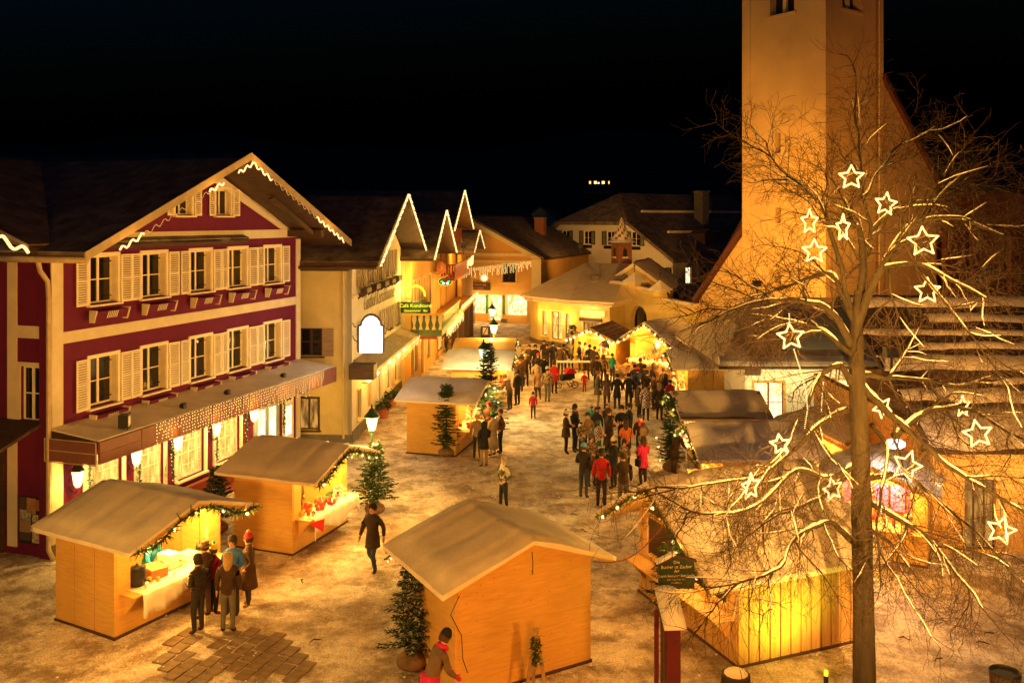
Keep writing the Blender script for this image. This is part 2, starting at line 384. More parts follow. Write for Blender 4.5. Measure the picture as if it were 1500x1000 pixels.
def window(F, x, z, w, h, recess=.18, pane='glass', frame='shutter', nxm=2, nzm=2, shut=None, sw=.5, sill=True, trim=None, tw=.09, y0=0, name='window', hinges=False):
    def ff():
        b = MB(); e = .055
        if trim and recess > .3: pass
        y = recess
        b.box(-w/2,-w/2+e,y-.03,y+.03,0,h); b.box(w/2-e,w/2,y-.03,y+.03,0,h)
        b.box(-w/2+e,w/2-e,y-.03,y+.03,0,e); b.box(-w/2+e,w/2-e,y-.03,y+.03,h-e,h)
        for i in range(1, nxm):
            cx = -w/2+w*i/nxm; ww = .04 if nxm == 2 else .018; b.box(cx-ww,cx+ww,y-.035,y+.025,e,h-e)
        for i in range(1, nzm):
            cz = h*i/nzm; b.box(-w/2+e,w/2-e,y-.022,y+.02,cz-.016,cz+.016)
        if hinges:
            for zz in (h*.12, h*.86): b.box(w/2-.28,w/2+.0,y-.045,y-.03,zz,zz+.03,1)
        return b.mesh('window', [M[frame], M['iron']])
    wd = F.put(name, cached(('w',w,h,recess,frame,nxm,nzm,hinges), ff), x, y0, z)
    def pf():
        b = MB(); b.box(-w/2+.03,w/2-.03,recess-.004,recess+.004,.03,h-.03); return b.mesh('pane', M[pane])
    inst('pane', cached(('p',w,h,recess,pane), pf), wd)
    if trim:
        def tf():
            b = MB(); b.box(-w/2-tw,-w/2,-.04,0,-.02,h+tw); b.box(w/2,w/2+tw,-.04,0,-.02,h+tw); b.box(-w/2,w/2,-.04,0,h,h+tw)
            if recess > .16: b.box(-w/2-.005,-w/2+.015,0,recess-.03,0,h); b.box(w/2-.015,w/2+.005,0,recess-.03,0,h); b.box(-w/2+.015,w/2-.015,0,recess-.03,h-.015,h+.005)
            return b.mesh('casing', M[trim])
        inst('casing', cached(('t',w,h,trim,tw), tf), wd)
    if sill:
        def sf():
            b = MB(); b.box(-w/2-.12,w/2+.12,-.14,.02,-.075,-.02); return b.mesh('sill', M[trim or frame])
        inst('sill', cached(('s',w,trim or frame), sf), wd)
    if shut:
        me = shutter_mesh(sw, h+.04, shut)
        for sx in (-1, 1):
            o = inst('shutter', me, wd)
            off = w/2+(tw if trim else 0)+.01
            if sx > 0: o.location = (off, -.045, -.02); o.rotation_euler = (0,0,-R(random.uniform(1,7)))
            else: o.location = (-off-sw*math.cos(R(4)), -.045-sw*math.sin(R(4)), -.02); o.rotation_euler = (0,0,R(4))
    return wd
def gable_roof(F, x0, x1, xa, ze, za, yf, yb, ov=.5, th=.16, m='roof', snow=None, st=.07, name='roof'):
    """two roof slopes, ridge along local y from yf (front) to yb; eaves height ze at walls x0,x1, apex za at xa"""
    sl = (za-ze)/(xa-x0); sr = (za-ze)/(x1-xa); X0 = x0-ov; X1 = x1+ov
    A = (X0, ze-sl*ov); B = (xa, za); D = (X1, ze-sr*ov)
    b = MB(); P = [A,B,D,(D[0],D[1]+th),(B[0],B[1]+th),(A[0],A[1]+th)]
    b.prism([(p[0],yf,p[1]) for p in P][::-1], (0,yb-yf,0))
    o = F.build(b, name, M[m])
    if snow:
        b = MB(); N = 14; K = 12; top = []
        for i in range(N+1):
            y = yf-.03+(yb-yf+.06)*i/N
            for j in range(2*K+1):
                if j <= K: t = j/K; x = A[0]+(B[0]-A[0])*t; z = A[1]+(B[1]-A[1])*t
                else: t = (j-K)/K; x = B[0]+(D[0]-B[0])*t; z = B[1]+(D[1]-B[1])*t
                e = min(j, 2*K-j, 3)/3; f = min(i, N-i, 2)/2
                hh = st*(.35+.65*min(1, e*.7+.3)*min(1, f*.7+.3))*(1+.35*nz(x,y,z,.9))
                top.append((x, y, z+th+hh))
        b.v += top; W_ = 2*K+1
        for i in range(N):
            for j in range(2*K): b.f.append([i*W_+j, (i+1)*W_+j, (i+1)*W_+j+1, i*W_+j+1][::-1]); b.m.append(0)
        base = [(p[0],p[1],p[2]) for p in top]
        # skirts down to the roof
        def sk(idx):
            for a, c in zip(idx[:-1], idx[1:]):
                va, vc = top[a], top[c]
                b.add([va, vc, (vc[0],vc[1],vc[2]-st*1.5), (va[0],va[1],va[2]-st*1.5)], [(0,1,2,3)])
        sk(list(range(W_))); sk([N*W_+j for j in range(W_)][::-1]); sk([i*W_ for i in range(N+1)][::-1]); sk([i*W_+W_-1 for i in range(N+1)])
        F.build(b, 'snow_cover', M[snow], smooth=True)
    return o
def rope_light(parent, pts, amp=.07, wl=.5, r=.028, m='rope', name='rope_light', n=None):
    b = MB(); P = []
    for a, c in zip(pts[:-1], pts[1:]):
        a = Vector(a); c = Vector(c); L = (c-a).length; k = max(4, int(L/.09))
        for i in range(k+1):
            t = i/k; q = a.lerp(c, t); P.append((q.x, q.y, q.z+amp*math.sin(t*L/wl*6.283)))
    b.tube(P, r, 5); return b.build(name, M[m], parent)

# ---------------- the red guesthouse ----------------
A = thing('red_guesthouse', 'dark red guesthouse with cream bands, louvred shutters and a lit gable eave', 'house', (-12.9,24.8,0), math.atan2(1,.319))
FA = Face(A); LA = 13.1
ws = [2.0,4.2,6.57,8.73,11.05]; wcols = 1.12
holes = [(s-.56,7.0,s+.56,8.42) for s in ws]+[(s-.56,3.95,s+.56,5.4) for s in ws]+[(5.22,9.66,6.08,10.6),(7.42,9.66,8.28,10.6)]
shop = [(1.35,.75,2.75,2.35),(3.45,.75,4.65,2.35),(5.35,.7,6.75,2.35),(7.4,.75,8.85,2.35)]
holes += shop+[(9.85,.05,11.35,2.35)]
b = MB(); wall(b, [(0,0),(LA,0),(LA,8.75),(6.75,11.55),(0,8.75)], holes, 0, .4)
FA.build(b, 'front_wall', M['maroon'])
b = MB(); b.box(LA-.35,LA,.4,9,0,8.75); FA.build(b, 'side_wall', M['maroon'])
def band(x0,x1,z0,z1,y=-.035): 
    q = MB(); q.box(x0,x1,y,0,z0,z1); FA.build(q, 'plaster_band', M['cream'])
band(.42,LA-.32,5.98,6.31); band(.42,LA-.32,8.78,9.12-.01)
q = MB(); q.box(0,.42,-.04,0,.4,8.7); FA.build(q, 'corner_pilaster', M['cream']); q = MB(); q.box(LA-.32,LA,-.04,0,.4,8.7); FA.build(q, 'corner_pilaster', M['cream'])
for sx in (-1,1):
    q = MB(); x = 6.75+sx*.5; x2 = 6.75+sx*5.75
    q.prism([(x,-.036,11.25),(x2,-.036,9.12),(x2,-.036,9.12-.0),(x2-sx*.85,-.036,9.12),(x,-.036,10.86)] if sx<0 else [(x,-.036,11.25),(x,-.036,10.86),(x2-.85,-.036,9.12),(x2,-.036,9.12)], (0,.034,0)); FA.build(q, 'plaster_band', M['cream'])
q = MB(); q.box(-.03,LA+.02,-.06,0,0,.4); FA.build(q, 'plinth', M['plinth'])
for k, s in enumerate(ws):
    for z, hh in ((7.0,1.42),(3.95,1.45)):
        window(FA, s, z, 1.12, hh, .24, 'glass', 'shutter', 2, 2, 'shutter', .48, True, 'shutter', .1, hinges=True)
        # flower box below with pale spindle panel
        fb = MB(); fb.prism([(s-.62,-.16,z-.28),(s+.62,-.16,z-.28),(s+.62,-.34,z-.16),(s-.62,-.34,z-.16)][::-1], (0,0,.0001)) if False else None
        fb.prism([(s-.66,-.14,z-.46),(s-.66,-.27,z-.46),(s-.66,-.36,z-.2),(s-.66,-.14,z-.2)], (1.32,0,0), 0)
        for e in (-.7,.66): fb.prism([(s+e,-.12,z-.52),(s+e,-.29,z-.52),(s+e,-.4,z-.16),(s+e,-.12,z-.16)], (.04,0,0), 1)
        for i in range(6): fb.prism([(s-.2+i*.075,-.30,z-.42),(s-.2+i*.075,-.375,z-.22),(s-.2+i*.075,-.385,z-.22),(s-.2+i*.075,-.31,z-.42)], (.035,0,0), 1)
        FA.build(fb, 'flower_box', [M['maroon'], M['cream']])
for s in (5.65,7.85): window(FA, s, 9.66, .86, .94, .2, 'glass', 'shutter', 2, 1, 'shutter', .36, True, 'shutter', .09)
for i,(x0,z0,x1,z1) in enumerate(shop):
    window(FA, (x0+x1)/2, z0, x1-x0, z1-z0, .12, 'litwarm', 'white', 4, 4, None, .5, True, 'white', .16)
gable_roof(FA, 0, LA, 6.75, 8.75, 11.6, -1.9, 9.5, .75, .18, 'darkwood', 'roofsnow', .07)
for sx,(xa,xb,za,zb) in enumerate([(-.78,6.75,8.45,11.62),(14.0,6.75,8.45,11.62)]):
    q = MB(); q.prism([(xa,-1.96,za-.06),(xb,-1.96,zb-.06),(xb,-1.96,zb+.2),(xa,-1.96,za+.2)], (0,.05,0)); FA.build(q, 'barge_board', M['gutter'])
for x in (6.75,12.2): # purlin ends carrying the eave
    zt = 11.5-.432*abs(x-6.75); q = MB(); q.box(x-.11,x+.11,-1.6,0,zt-.34,zt-.06); FA.build(q, 'purlin', M['darkwood'])
q = MB(); q.prism([(8.9,-1.3,10.25),(12.0,-1.3,8.9),(12.0,-1.3,9.05),(9.2,-1.3,10.35)],(0,.12,0)); FA.build(q, 'brace', M['darkwood'])
# gutter and downspout
q = MB(); q.tube([(-.72,-1.95,8.43),(-.72,2,8.43)], .09, 8); q.tube([(-.72,-.3,8.4),(-.55,-.2,8.1),(-.22,-.12,7.8),(-.16,-.1,7.3),(-.16,-.1,.35),(-.2,-.32,.1)], .07, 8); FA.build(q, 'downspout', M['gutter'], smooth=True)
# awning-like canopy with fairy lights
q = MB(); q.prism([(-.1,0,3.62),(-.1,-1.72,3.42),(-.1,-1.72,3.34),(-.1,0,3.34)], (LA-.05,0,0)); q.box(-.1,LA-.05,-1.7,0,3.2,3.335); FA.build(q, 'canopy', M['darkwood'])
q = MB(); q.prism([(-.05,-.02,3.635),(-.05,-1.7,3.44),(-.05,-1.7,3.47),(-.05,-.02,3.69)], (LA-.1,0,0)); FA.build(q, 'canopy_snow', M['dirty_snow'])
for i in range(8):
    x0 = -.12+i*1.64
    for (za, zb) in ((3.14,3.44),(2.84,3.13)) if i == 0 else ((2.84,3.44),):
        q = MB(); q.box(x0+.02,x0+1.62,-1.8,-1.73,za,zb); FA.build(q, 'fascia_panel', M['fascia'])
for za, zb in ((3.14,3.44),(2.84,3.13)):
    q = MB(); q.box(-.2,-.13,-1.72,-.02,za,zb); FA.build(q, 'fascia_panel', M['fascia'])
q = MB()
for z in (2.82,3.135,3.45): q.box(-.215,-.2,-1.74,0,z-.012,z+.012)
for y in (-1.76,-.01): q.box(-.22,-.2,y-.012,y+.012,2.82,3.46)
FA.build(q, 'gilt_edge', M['gutter'])
random.seed(5); q = MB(); wi = MB(); x = 2.1
while x < 11.9:
    L_ = random.choice([.35,.5,.7,.85,.6])
    wi.tube([(x,-1.83,3.46),(x,-1.83,3.46-L_)], .005, 3)
    z = 3.46
    while z > 3.46-L_: q.octa((x+random.uniform(-.02,.02),-1.84+random.uniform(-.03,.01),z), .021); z -= .095
    x += .135
ll = thing('icicle_lights', 'curtain of small warm fairy lights along the canopy of the dark red guesthouse', 'string lights', A.location, A.rotation_euler.z)
wi.tube([(2.0,-1.82,3.47),(12,-1.82,3.47)], .008, 4); wi.build('wire', M['iron'], ll); q.build('bulbs', M['bulbsmall'], ll, kind='stuff')
for i in range(5): light(ll, (2.9+i*2.1,-2.0,3.1), 5, WARM, .3)
def wall_lantern(parent, x, z, y=-.3):
    def lf():
        b = MB(); b.lathe([(.05,-.06),(.085,0),(.13,.3),(.06,.36)], 6, (0,0,0)); return b.mesh('lantern_glass', M['lantern'])
    def bf():
        b = MB(); b.lathe([(.15,.3),(.14,.33),(.06,.42),(.03,.46),(.015,.55)], 6); b.tube([(.0,.13,.3),(0,.2,.1),(0,.26,-.02)], .014, 4)
        b.tube([(0,0,-.12),(0,.08,-.2),(0,.18,-.16),(0,.26,-.02)], .014, 5); b.box(-.05,.05,.26,.3,-.12,.12)
        return b.mesh('lantern_frame', M['iron'])
    t = inst('wall_lantern', cached('wl', bf), parent, (x,y,z)); inst('glass', cached('wlg', lf), t)
    light(t, (0,-.2,.12), 34, (1,.55,.1), .1); t.scale = (1.3,)*3
for i, s in enumerate([.68,3.05,5.0,7.08,9.35]): wall_lantern(A, s, 1.95)
# painted arched door, menu case, garlands
q = MB(); 
wall(q, [(9.75,.0),(11.45,.0),(11.45,2.3),(11.2,2.55),(10.6,2.62),(10.0,2.55),(9.75,2.3)], [(9.95,.3,10.5,2.1),(10.7,.3,11.25,2.1)], -.07, .05); dr = FA.build(q, 'door', M['bluegrey'] if 'bluegrey' in M else M['wplaster'])
q = MB(); q.box(9.97,10.49,-.04,.02,.32,2.08); q.box(10.71,11.24,-.04,.02,.32,2.08); q.build('pane', M['litwhite'], dr)
q = MB(); q.tube([(10.58,-.1,1.0),(10.58,-.13,1.15),(10.58,-.1,1.3)], .012, 5); q.build('handle', M['metal'], dr)
q = MB(); wall(q, [(11.75,.5),(12.5,.5),(12.5,2.3),(12.12,2.6),(11.75,2.3)], [(11.87,.7,12.38,1.9)], -.08, 0); mc = FA.build(q, 'menu_case', M['white'])
q = MB(); q.box(11.88,12.37,-.05,-.02,.71,1.89); q.build('menu_sheet', M['litwhite'], mc)
q = MB(); q.box(11.95,12.3,-.083,-.081,2.12,2.3); q.build('emblem', M['iron'], mc)
q = MB(); q.box(5.2,9.6,-1.1,-.35,.0,.06); q.box(5.2,9.6,-.5,-.3,.06,.55); FA.build(q, 'terrace_step', M['redwood'])
def garland(name, label, pts, r=.12, dens=60, lights=0, cat='garland', group=None, lm='bulb', lr=.035, seed=1, pw=0):
    """fir garland hung along a path of world points; needles are real faces"""
    rnd = random.Random(seed); t = thing(name, label, cat, pts[0], 0, group); o = Vector(pts[0]); b = MB(); P = [Vector(p)-o for p in pts]
    b.tube(P, .018, 4)
    for a, c in zip(P[:-1], P[1:]):
        L_ = (c-a).length
        for i in range(int(L_*dens)):
            q = a.lerp(c, rnd.random()); d = Vector((rnd.gauss(0,1), rnd.gauss(0,1), rnd.gauss(-.25,1))).normalized()*r*rnd.uniform(.6,1.4)
            s = d.cross(Vector((rnd.random()-.5, rnd.random()-.5, rnd.random()-.5))).normalized()*.022
            b.add([q-s, q+s, q+d+s*.3, q+d-s*.3], [(0,1,2,3)])
    b.build('greenery', M['needle'], t, kind='stuff')
    n = lights; tot = sum((c-a).length for a, c in zip(P[:-1], P[1:]))
    for k in range(n):
        dist = tot*(k+.5)/n
        for a, c in zip(P[:-1], P[1:]):
            L_ = (c-a).length
            if dist <= L_: break
            dist -= L_
        q = a.lerp(c, dist/L_)+Vector((rnd.uniform(-.05,.05), rnd.uniform(-.05,.05), -.06))
        def bm(): 
            z = MB(); z.ball((0,0,0), 1, 8); return z.mesh('bulb', M[lm], True)
        inst('bulb', cached(('bulb', lm), bm), t, q, 0, (lr,)*3)
        if pw and k%2 == 0: light(t, q+Vector((0,0,-.1)), pw, WARM, .05)
    return t
AM = Matrix.Translation(A.location) @ Matrix.Rotation(A.rotation_euler.z, 4, 'Z')
for k, (s, wh) in enumerate([(1.22,'left of the first shop window'),(3.3,'beside the second wall lantern'),(4.85,'beside the middle wall lantern'),(7.2,'right of the third shop window'),(8.98,'before the fourth shop window'),(11.55,'beside the arched door')]):
    garland('door_garland', 'lit fir garland hanging down the red guesthouse front, '+wh, [AM @ Vector((s,-.22,z)) for z in (2.62,2.0,1.4,.9)], .09, 90, 14, group='garlands hanging on the red guesthouse', lm='bulbsmall', lr=.018, seed=k+20)
# spot lamp on the canopy
sp = MB(); sp.box(-.18,.18,-.12,.12,.06,.42); sp.box(-.2,.2,-.15,-.12,.02,.46); sp.box(-.04,.04,-.03,.03,-.02,.06)
t = sp.build('floodlight', M['iron'], None, AM @ Vector((1.2,-1.45,3.49)), A.rotation_euler.z+.5); tag(t, 'black box floodlight standing on the canopy of the dark red guesthouse', 'floodlight')
q = MB(); q.box(-.13,.13,-.155,-.151,.1,.38); q.build('lens', M['lampoff'] if 'lampoff' in M else M['white'], t)
for k, s in enumerate((4.0,6.3,9.8)):
    q = MB(); q.box(-.08,.08,-.06,.06,0,.16); q.box(-.02,.02,.06,.14,.02,.1)
    t = q.build('floodlight', M['iron'], None, AM @ Vector((s,-1.3,3.52)), A.rotation_euler.z); tag(t, 'small dark lamp on the canopy above the %s wall lantern of the red guesthouse' % ['second','middle','right-hand'][k], 'floodlight')
# the lit zigzag rope lights under the verge
r1 = thing('rope_light', 'glowing wavy rope light under the gable eave of the dark red guesthouse', 'string lights', A.location, A.rotation_euler.z)
def vz(x): return 11.62-.437*abs(x-6.75)-.18
for a, c in ((6.75,7.9),(11.0,13.2),(5.9,6.75),(4.35,5.1),(.4,1.35)): rope_light(r1, [(a,-2.02,vz(a)),(c,-2.02,vz(c))], .07, .42, .03, name='lit_section')
rope_light(r1, [(1.35,-2.02,vz(1.35)),(4.35,-2.02,vz(4.35)),],.07,.42,.012,'white',name='unlit_section'); rope_light(r1, [(7.9,-2.02,vz(7.9)),(11,-2.02,vz(11))],.07,.42,.012,'white',name='unlit_section')
for x in (1,4.7,6.9,12): light(r1, (x,-2.2,vz(x)-.15), 7, WARM, .2)
# ---- wing set back at the left edge ----
Wg = thing('side_wing', 'dark wing of the red guesthouse at the left edge with a window and posters', 'house', (-12.9,24.8,0), math.atan2(1,.319)+R(90))
FW = Face(Wg)   # local x runs away from the corner (leftwards), outside is +y here -> flip by building on a reversed face
FW = Face(Wg, 0, 0, R(180))   # x now runs towards the corner; wall occupies x<0
b = MB(); wall(b, [(-9,0),(-.01,0),(-.01,8.4),(-9,8.4)], [(-1.15,3.8,-.45,5.35)], .1, .45); FW.build(b, 'front_wall', M['maroon'])
window(FW, -.8, 3.8, .7, 1.55, .12, 'glass', 'white', 2, 2, None, .4, True, 'cream', .12, y0=.1)
for (x0,x1,z0,z1) in ((-1.62,-1.28,0.2,8.3),(-1.28,-.28,6.15,6.5),(-.28,-.0,0.2,8.3)):
    q = MB(); q.box(x0,x1,.065,.1,z0,z1); FW.build(q, 'plaster_band', M['cream'])
q = MB(); q.prism([(-9,-1.4,3.3),(-.3,-1.4,3.3),(-.3,.1,3.75),(-9,.1,3.75)], (0,0,.09)); FW.build(q, 'porch_roof', M['roof'])
q = MB(); q.box(-9,-.45,-1.46,-1.4,3.2,3.42); FW.build(q, 'fascia', M['clay'])
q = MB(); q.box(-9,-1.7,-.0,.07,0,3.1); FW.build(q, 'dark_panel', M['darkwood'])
gable_roof(FW, -14.6, .0, -7.3, 8.75, 11.6, -1.0, 9, .3, .18, 'darkwood', 'roofsnow', .07)
rl = thing('rope_light', 'glowing wavy rope light on the eave at the left edge of the photo', 'string lights', Wg.location, Wg.rotation_euler.z)
rope_light(rl, [(-.35,1.08,8.62),(2.6,1.08,9.75)], .1, .75, .045, name='lit_section')
# poster collage
pt = thing('poster_board', 'collage of food photographs and menu sheets on the dark red side wall', 'poster', Wg.location, Wg.rotation_euler.z+R(180))
random.seed(3)
pc = [(.10,.05,.03),(.35,.22,.1),(.05,.06,.05),(.3,.1,.05),(.55,.5,.4),(.2,.14,.08)]
k = 0
for (x0,x1,z0,z1,c) in [(-1.2,-.95,1.9,2.4,0),(-.95,-.6,1.75,2.4,1),(-.6,-.3,1.9,2.35,3),(-1.2,-.78,1.45,1.88,2),(-.75,-.52,1.4,1.72,4),(-.5,-.3,1.42,1.75,4),(-1.2,-.78,.95,1.43,5),(-1.2,-.78,.62,.93,0),(-.75,-.3,.55,1.36,4)]:
    q = MB(); q.box(x0+.01,x1-.01,.085,.098,z0*.68,z1*.68); q.build('picture', mat('poster_print_%d'%k, pc[c], .5, .7, 9, col2=pc[(c+2)%6]), pt); k += 1
q = MB(); q.box(-1.24,-.26,.098,.0995,.33,1.67); q.build('backing', M['iron'], pt)

# ---------------- inn next door (pale, painted lettering) ----------------
Bz = math.atan2(1,.05)
B = thing('pale_inn', 'pale yellow inn with painted lettering and a gable edged in white lights', 'house', (-6.81,37.8,0), Bz)
FB = Face(B); LB = 11.9
h2 = [(1.2,6.55,1.9,7.6),(3.3,6.55,4.0,7.6),(5.35,6.55,6.05,7.6),(7.2,6.6,7.9,7.9),(9.1,6.6,9.8,7.9)]
h1 = [(1.3,3.85,2.1,5.0),(3.4,3.85,4.2,5.0),(6.0,3.85,6.8,5.0),(8.15,3.85,8.95,5.0),(10.2,3.85,11.0,5.0)]
h0 = [(.95,.75,1.65,2.05),(3.2,.75,3.9,2.05),(5.3,.1,6.3,2.2),(7.7,.75,8.7,2.05),(9.9,.75,10.8,2.05)]
b = MB(); wall(b, [(0,0),(LB,0),(LB,7.9),(6.5,10.4),(0,7.75)], h2+h1+h0, 0, .4); FB.build(b, 'front_wall', M['wplaster'])
FBs = Face(B, 0, .02, R(90))   # side wall running back from the corner; its outside must face the camera
# side wall facing the camera: local x of B is the street; wall lies at x=0
FS = Face(B, 0, 9, R(-90))     # x runs from the back (0) to the corner (9), outside towards -x of B
hs = [(9-2.24,3.7,9-1.3,4.88),(9-2.3,.55,9-1.45,1.9)]
b = MB(); wall(b, [(0,0),(8.98,0),(8.98,7.6),(0,7.6)], hs, 0, .35); FS.build(b, 'side_wall', M['yplaster'])
window(FS, 9-1.77, 3.7, .94, 1.18, .1, 'glass', 'darkwood', 2, 2, None, .5, True, None)
o = inst('shutter', shutter_mesh(.5,1.2,'plank'), B, FS.pt(9-1.28,-.04,3.69), FS.rz)
window(FS, 9-1.87, .55, .85, 1.35, .1, 'litdim', 'darkwood', 2, 1, None, .5, True, 'darkwood', .06)
for i, (x0,z0,x1,z1) in enumerate(h2): window(FB, (x0+x1)/2, z0, x1-x0, z1-z0, .15, 'glass', 'darkwood', 2, 2, 'plank', .4, False, None)
for i, (x0,z0,x1,z1) in enumerate(h1): window(FB, (x0+x1)/2, z0, x1-x0, z1-z0, .15, 'glass', 'darkwood', 2, 2, 'plank', .4, True, None)
for i, (x0,z0,x1,z1) in enumerate(h0): window(FB, (x0+x1)/2, z0, x1-x0, z1-z0, .12, 'litdim' if i<2 else 'litwarm', 'darkwood', 2, 2, None, .4, True, 'trim', .08, name='window' if i != 2 else 'door')
for i in range(5):
    x = (h2[i][0]+h2[i][2])/2; q = MB(); q.box(x-.5,x+.5,-.42,-.12,6.28,6.5)
    for e in (-.45,.4): q.prism([(x+e,0,6.0),(x+e,-.36,6.27),(x+e,0,6.27)], (.05,0,0))
    fbx = FB.build(q, 'flower_box', M['darkwood']); q = MB()
    for k in range(40):
        xx = x+random.uniform(-.5,.5); yy = -.27+random.uniform(-.2,.14); q.add([(xx,yy,6.48),(xx+.05,yy,6.5),(xx+random.uniform(-.1,.1),yy+random.uniform(-.1,.1),6.66)], [(0,1,2)])
    q.build('dry_plants', M['twig'], fbx, kind='stuff')
q = MB(); q.box(.05,LB,-.05,0,6.12,6.2); q.box(.0,LB,-.05,0,6.22,6.27); FB.build(q, 'string_course', M['trim'])
q = MB(); q.box(-.02,LB,-.05,0,0,.5); FB.build(q, 'plinth', M['plinth']); q = MB(); q.box(0,8.98,-.05,0,0,.35); FS.build(q, 'plinth', M['plinth'])
gable_roof(FB, 0, LB+.6, 6.5, 7.85, 10.6, -1.25, 12, .7, .18, 'roof', 'roofsnow', .05)
q = MB(); q.tube([(-.75,-1.2,7.5),(-.75,9,7.5)], .08, 6); q.box(-.66,-.02,0,9,7.35,7.5); FB.build(q, 'gutter', M['darkwood'])
q = MB(); q.tube([(-.06,.36,7.4),(-.06,.36,.2)], .05, 6); FB.build(q, 'downspout', M['yplaster'])
q = MB(); q.prism([(5.0,-1.15,10.0),(8.0,-1.15,10.0),(6.5,-1.15,10.62)], (0,.06,0)); q.box(7.2,11.9,-1.2,-.01,8.45,8.5) if False else None
FB.build(q, 'gable_boarding', M['darkwood'])
text('Gasthof Kerschbaumer', 1.0, M['letterdark'], B, (6.0,-.02,5.4), (R(90),0,0), depth=.006, shear=.25, sx=.82)
b = MB(); b.prism([(.2,0,3.5),(.2,-1.0,3.12),(.2,-1.0,3.02),(.2,0,3.02)], (LB-.3,0,0)); FB.build(b, 'canopy', M['plank'])
b = MB(); b.prism([(-.6,-.0,3.42),(-.6,-1.05,3.42),(-.6,-1.05,2.8),(-.6,0,2.8)], (.7,0,0)); FB.build(b, 'canopy_box', M['darkwood'])
def strip_lights(label, parent_loc, rz, p0, p1, n, drop, m='bulbsmall', r=.022, pw=5, nl=5, seed=0, name='icicle_lights'):
    rnd = random.Random(seed); t = thing(name, label, 'string lights', parent_loc, rz)
    p0 = Vector(p0); p1 = Vector(p1); wr = MB(); wr.tube([p0, p1], .01, 4); b = MB()
    for i in range(n):
        q = p0.lerp(p1, (i+.5)/n); L_ = drop*rnd.choice([.3,.6,1,.8]); z = 0
        while z < L_: b.octa((q.x+rnd.uniform(-.03,.03), q.y+rnd.uniform(-.05,.05), q.z-z), r); z += .09
    wr.build('wire', M['iron'], t); b.build('bulbs', M[m], t, kind='stuff')
    for i in range(nl): light(t, p0.lerp(p1, (i+.5)/nl)+Vector((0,-.2,-.2)), pw, WARM, .25)
    return t
strip_lights('thick strip of white fairy lights along the canopy of the pale inn', B.location, Bz, (.1,-1.08,3.05), (LB,-1.08,3.05), 85, .5, r=.02, pw=14, nl=5, seed=4)
for s in (1.9,3.6,6.9,9.3,11.2):
    q = MB(); q.ball((s,-.3,2.35), .13, 8); o = FB.build(q, 'globe_lamp', M['bulb'], smooth=True); q = MB(); q.tube([(s,0,2.2),(s,-.2,2.2),(s,-.3,2.25)], .015, 5); q.build('bracket', M['iron'], o); light(B, (s,-.5,2.3), 16, WARM, .1)
def verge_lights(label, loc, rz, xa, xb, xm, za, zm, y, m='bulb', n=40, r=.03, pw=9, gap=1):
    t = thing('gable_lights', label, 'string lights', loc, rz); wr = MB(); b = MB()
    for (x0,z0,x1,z1) in ((xa,za,xm,zm),(xm,zm,xb,za)):
        wr.tube([(x0,y,z0),(x1,y,z1)], .016, 4); 
        for i in range(n):
            f = (i+.5)/n; b.octa((x0+(x1-x0)*f, y-.05, z0+(z1-z0)*f+.03*math.sin(i*1.7)), r*1.5)
    wr.build('light_rope', M['rope'], t); b.build('bulbs', M[m], t, kind='stuff')
    for f in (.25,.5,.75):
        light(t, (xa+(xm-xa)*f, y-.2, za+(zm-za)*f-.3), pw, WARM, .2); light(t, (xb+(xm-xb)*f, y-.2, za+(zm-za)*f-.3), pw, WARM, .2)
verge_lights('row of white lights edging the first pointed gable, on the pale inn', B.location, Bz, -.6, 12.9, 6.5, 7.55, 10.78, -1.32)
# illuminated blank sign box with curved top on brackets
sg = thing('lit_sign_box', 'blank white glowing sign with a rounded top on brackets beside the pale inn', 'sign', (-5.72,36.0,0), 0)
P = [(-.45,0),(.45,0),(.45,1.05),(.36,1.05),(.33,1.22),(.22,1.38),(.08,1.46),(-.08,1.46),(-.22,1.38),(-.33,1.22),(-.36,1.05),(-.45,1.05)]
q = MB(); q.prism([(x,-.09,4.12+z) for x,z in P], (0,.18,0)); q.build('lit_face', M['signwhite'], sg)
P2 = [(x*1.13,z*1.05-.0) for x,z in P]
q = MB()
for a, c in zip(P2[1:], P2[2:]+P2[:1]): q.beam((a[0],0,4.1+a[1]), (c[0],0,4.1+c[1]), .24, .05, up=(0,1,0)) if False else q.tube([(a[0],0,4.12+a[1]),(c[0],0,4.12+c[1])], .045, 5)
q.build('frame', M['darkwood'], sg)
q = MB()
for z in (4.55,5.1): q.tube([(-.5,0,z),(-.78,.6,z),(-1.08,1.9,z)], .02, 5)
q.build('bracket', M['iron'], sg); light(sg, (0,-.35,4.8), 25, (1,.95,.85), .3)

# ---------------- cafe house and the two houses beyond ----------------
Cz = Bz; o_c = Vector((-6.81,37.8,0))+Vector((.05,1,0)).normalized()*12.0+Vector((1,-.05,0)).normalized()*.55
Cc = thing('cafe_house', 'yellow lit cafe house with a green corner balcony and pointed gable', 'house', o_c, Cz); FC = Face(Cc); LC = 10.2
hc = [(.9,4.1,1.7,6.0),(2.5,4.1,3.3,6.0),(4.6,4.1,5.4,6.0),(7,4.1,7.8,6.0)]; hc0 = [(1,.7,2.4,2.3),(3.6,.1,4.8,2.3),(6,.7,7.6,2.3)]
b = MB(); wall(b, [(0,0),(LC,0),(LC,7.3),(5.0,9.7),(0,7.3)], hc+hc0, 0, .35); FC.build(b, 'front_wall', M['oplaster'])
b = MB(); b.box(0,.3,.35,8,0,7.3); FC.build(b, 'side_wall', M['yplaster'])
for i,(x0,z0,x1,z1) in enumerate(hc): window(FC, (x0+x1)/2, z0, x1-x0, z1-z0, .15, 'litdim', 'darkwood', 2, 2, None, .4, False, 'trim', .08)
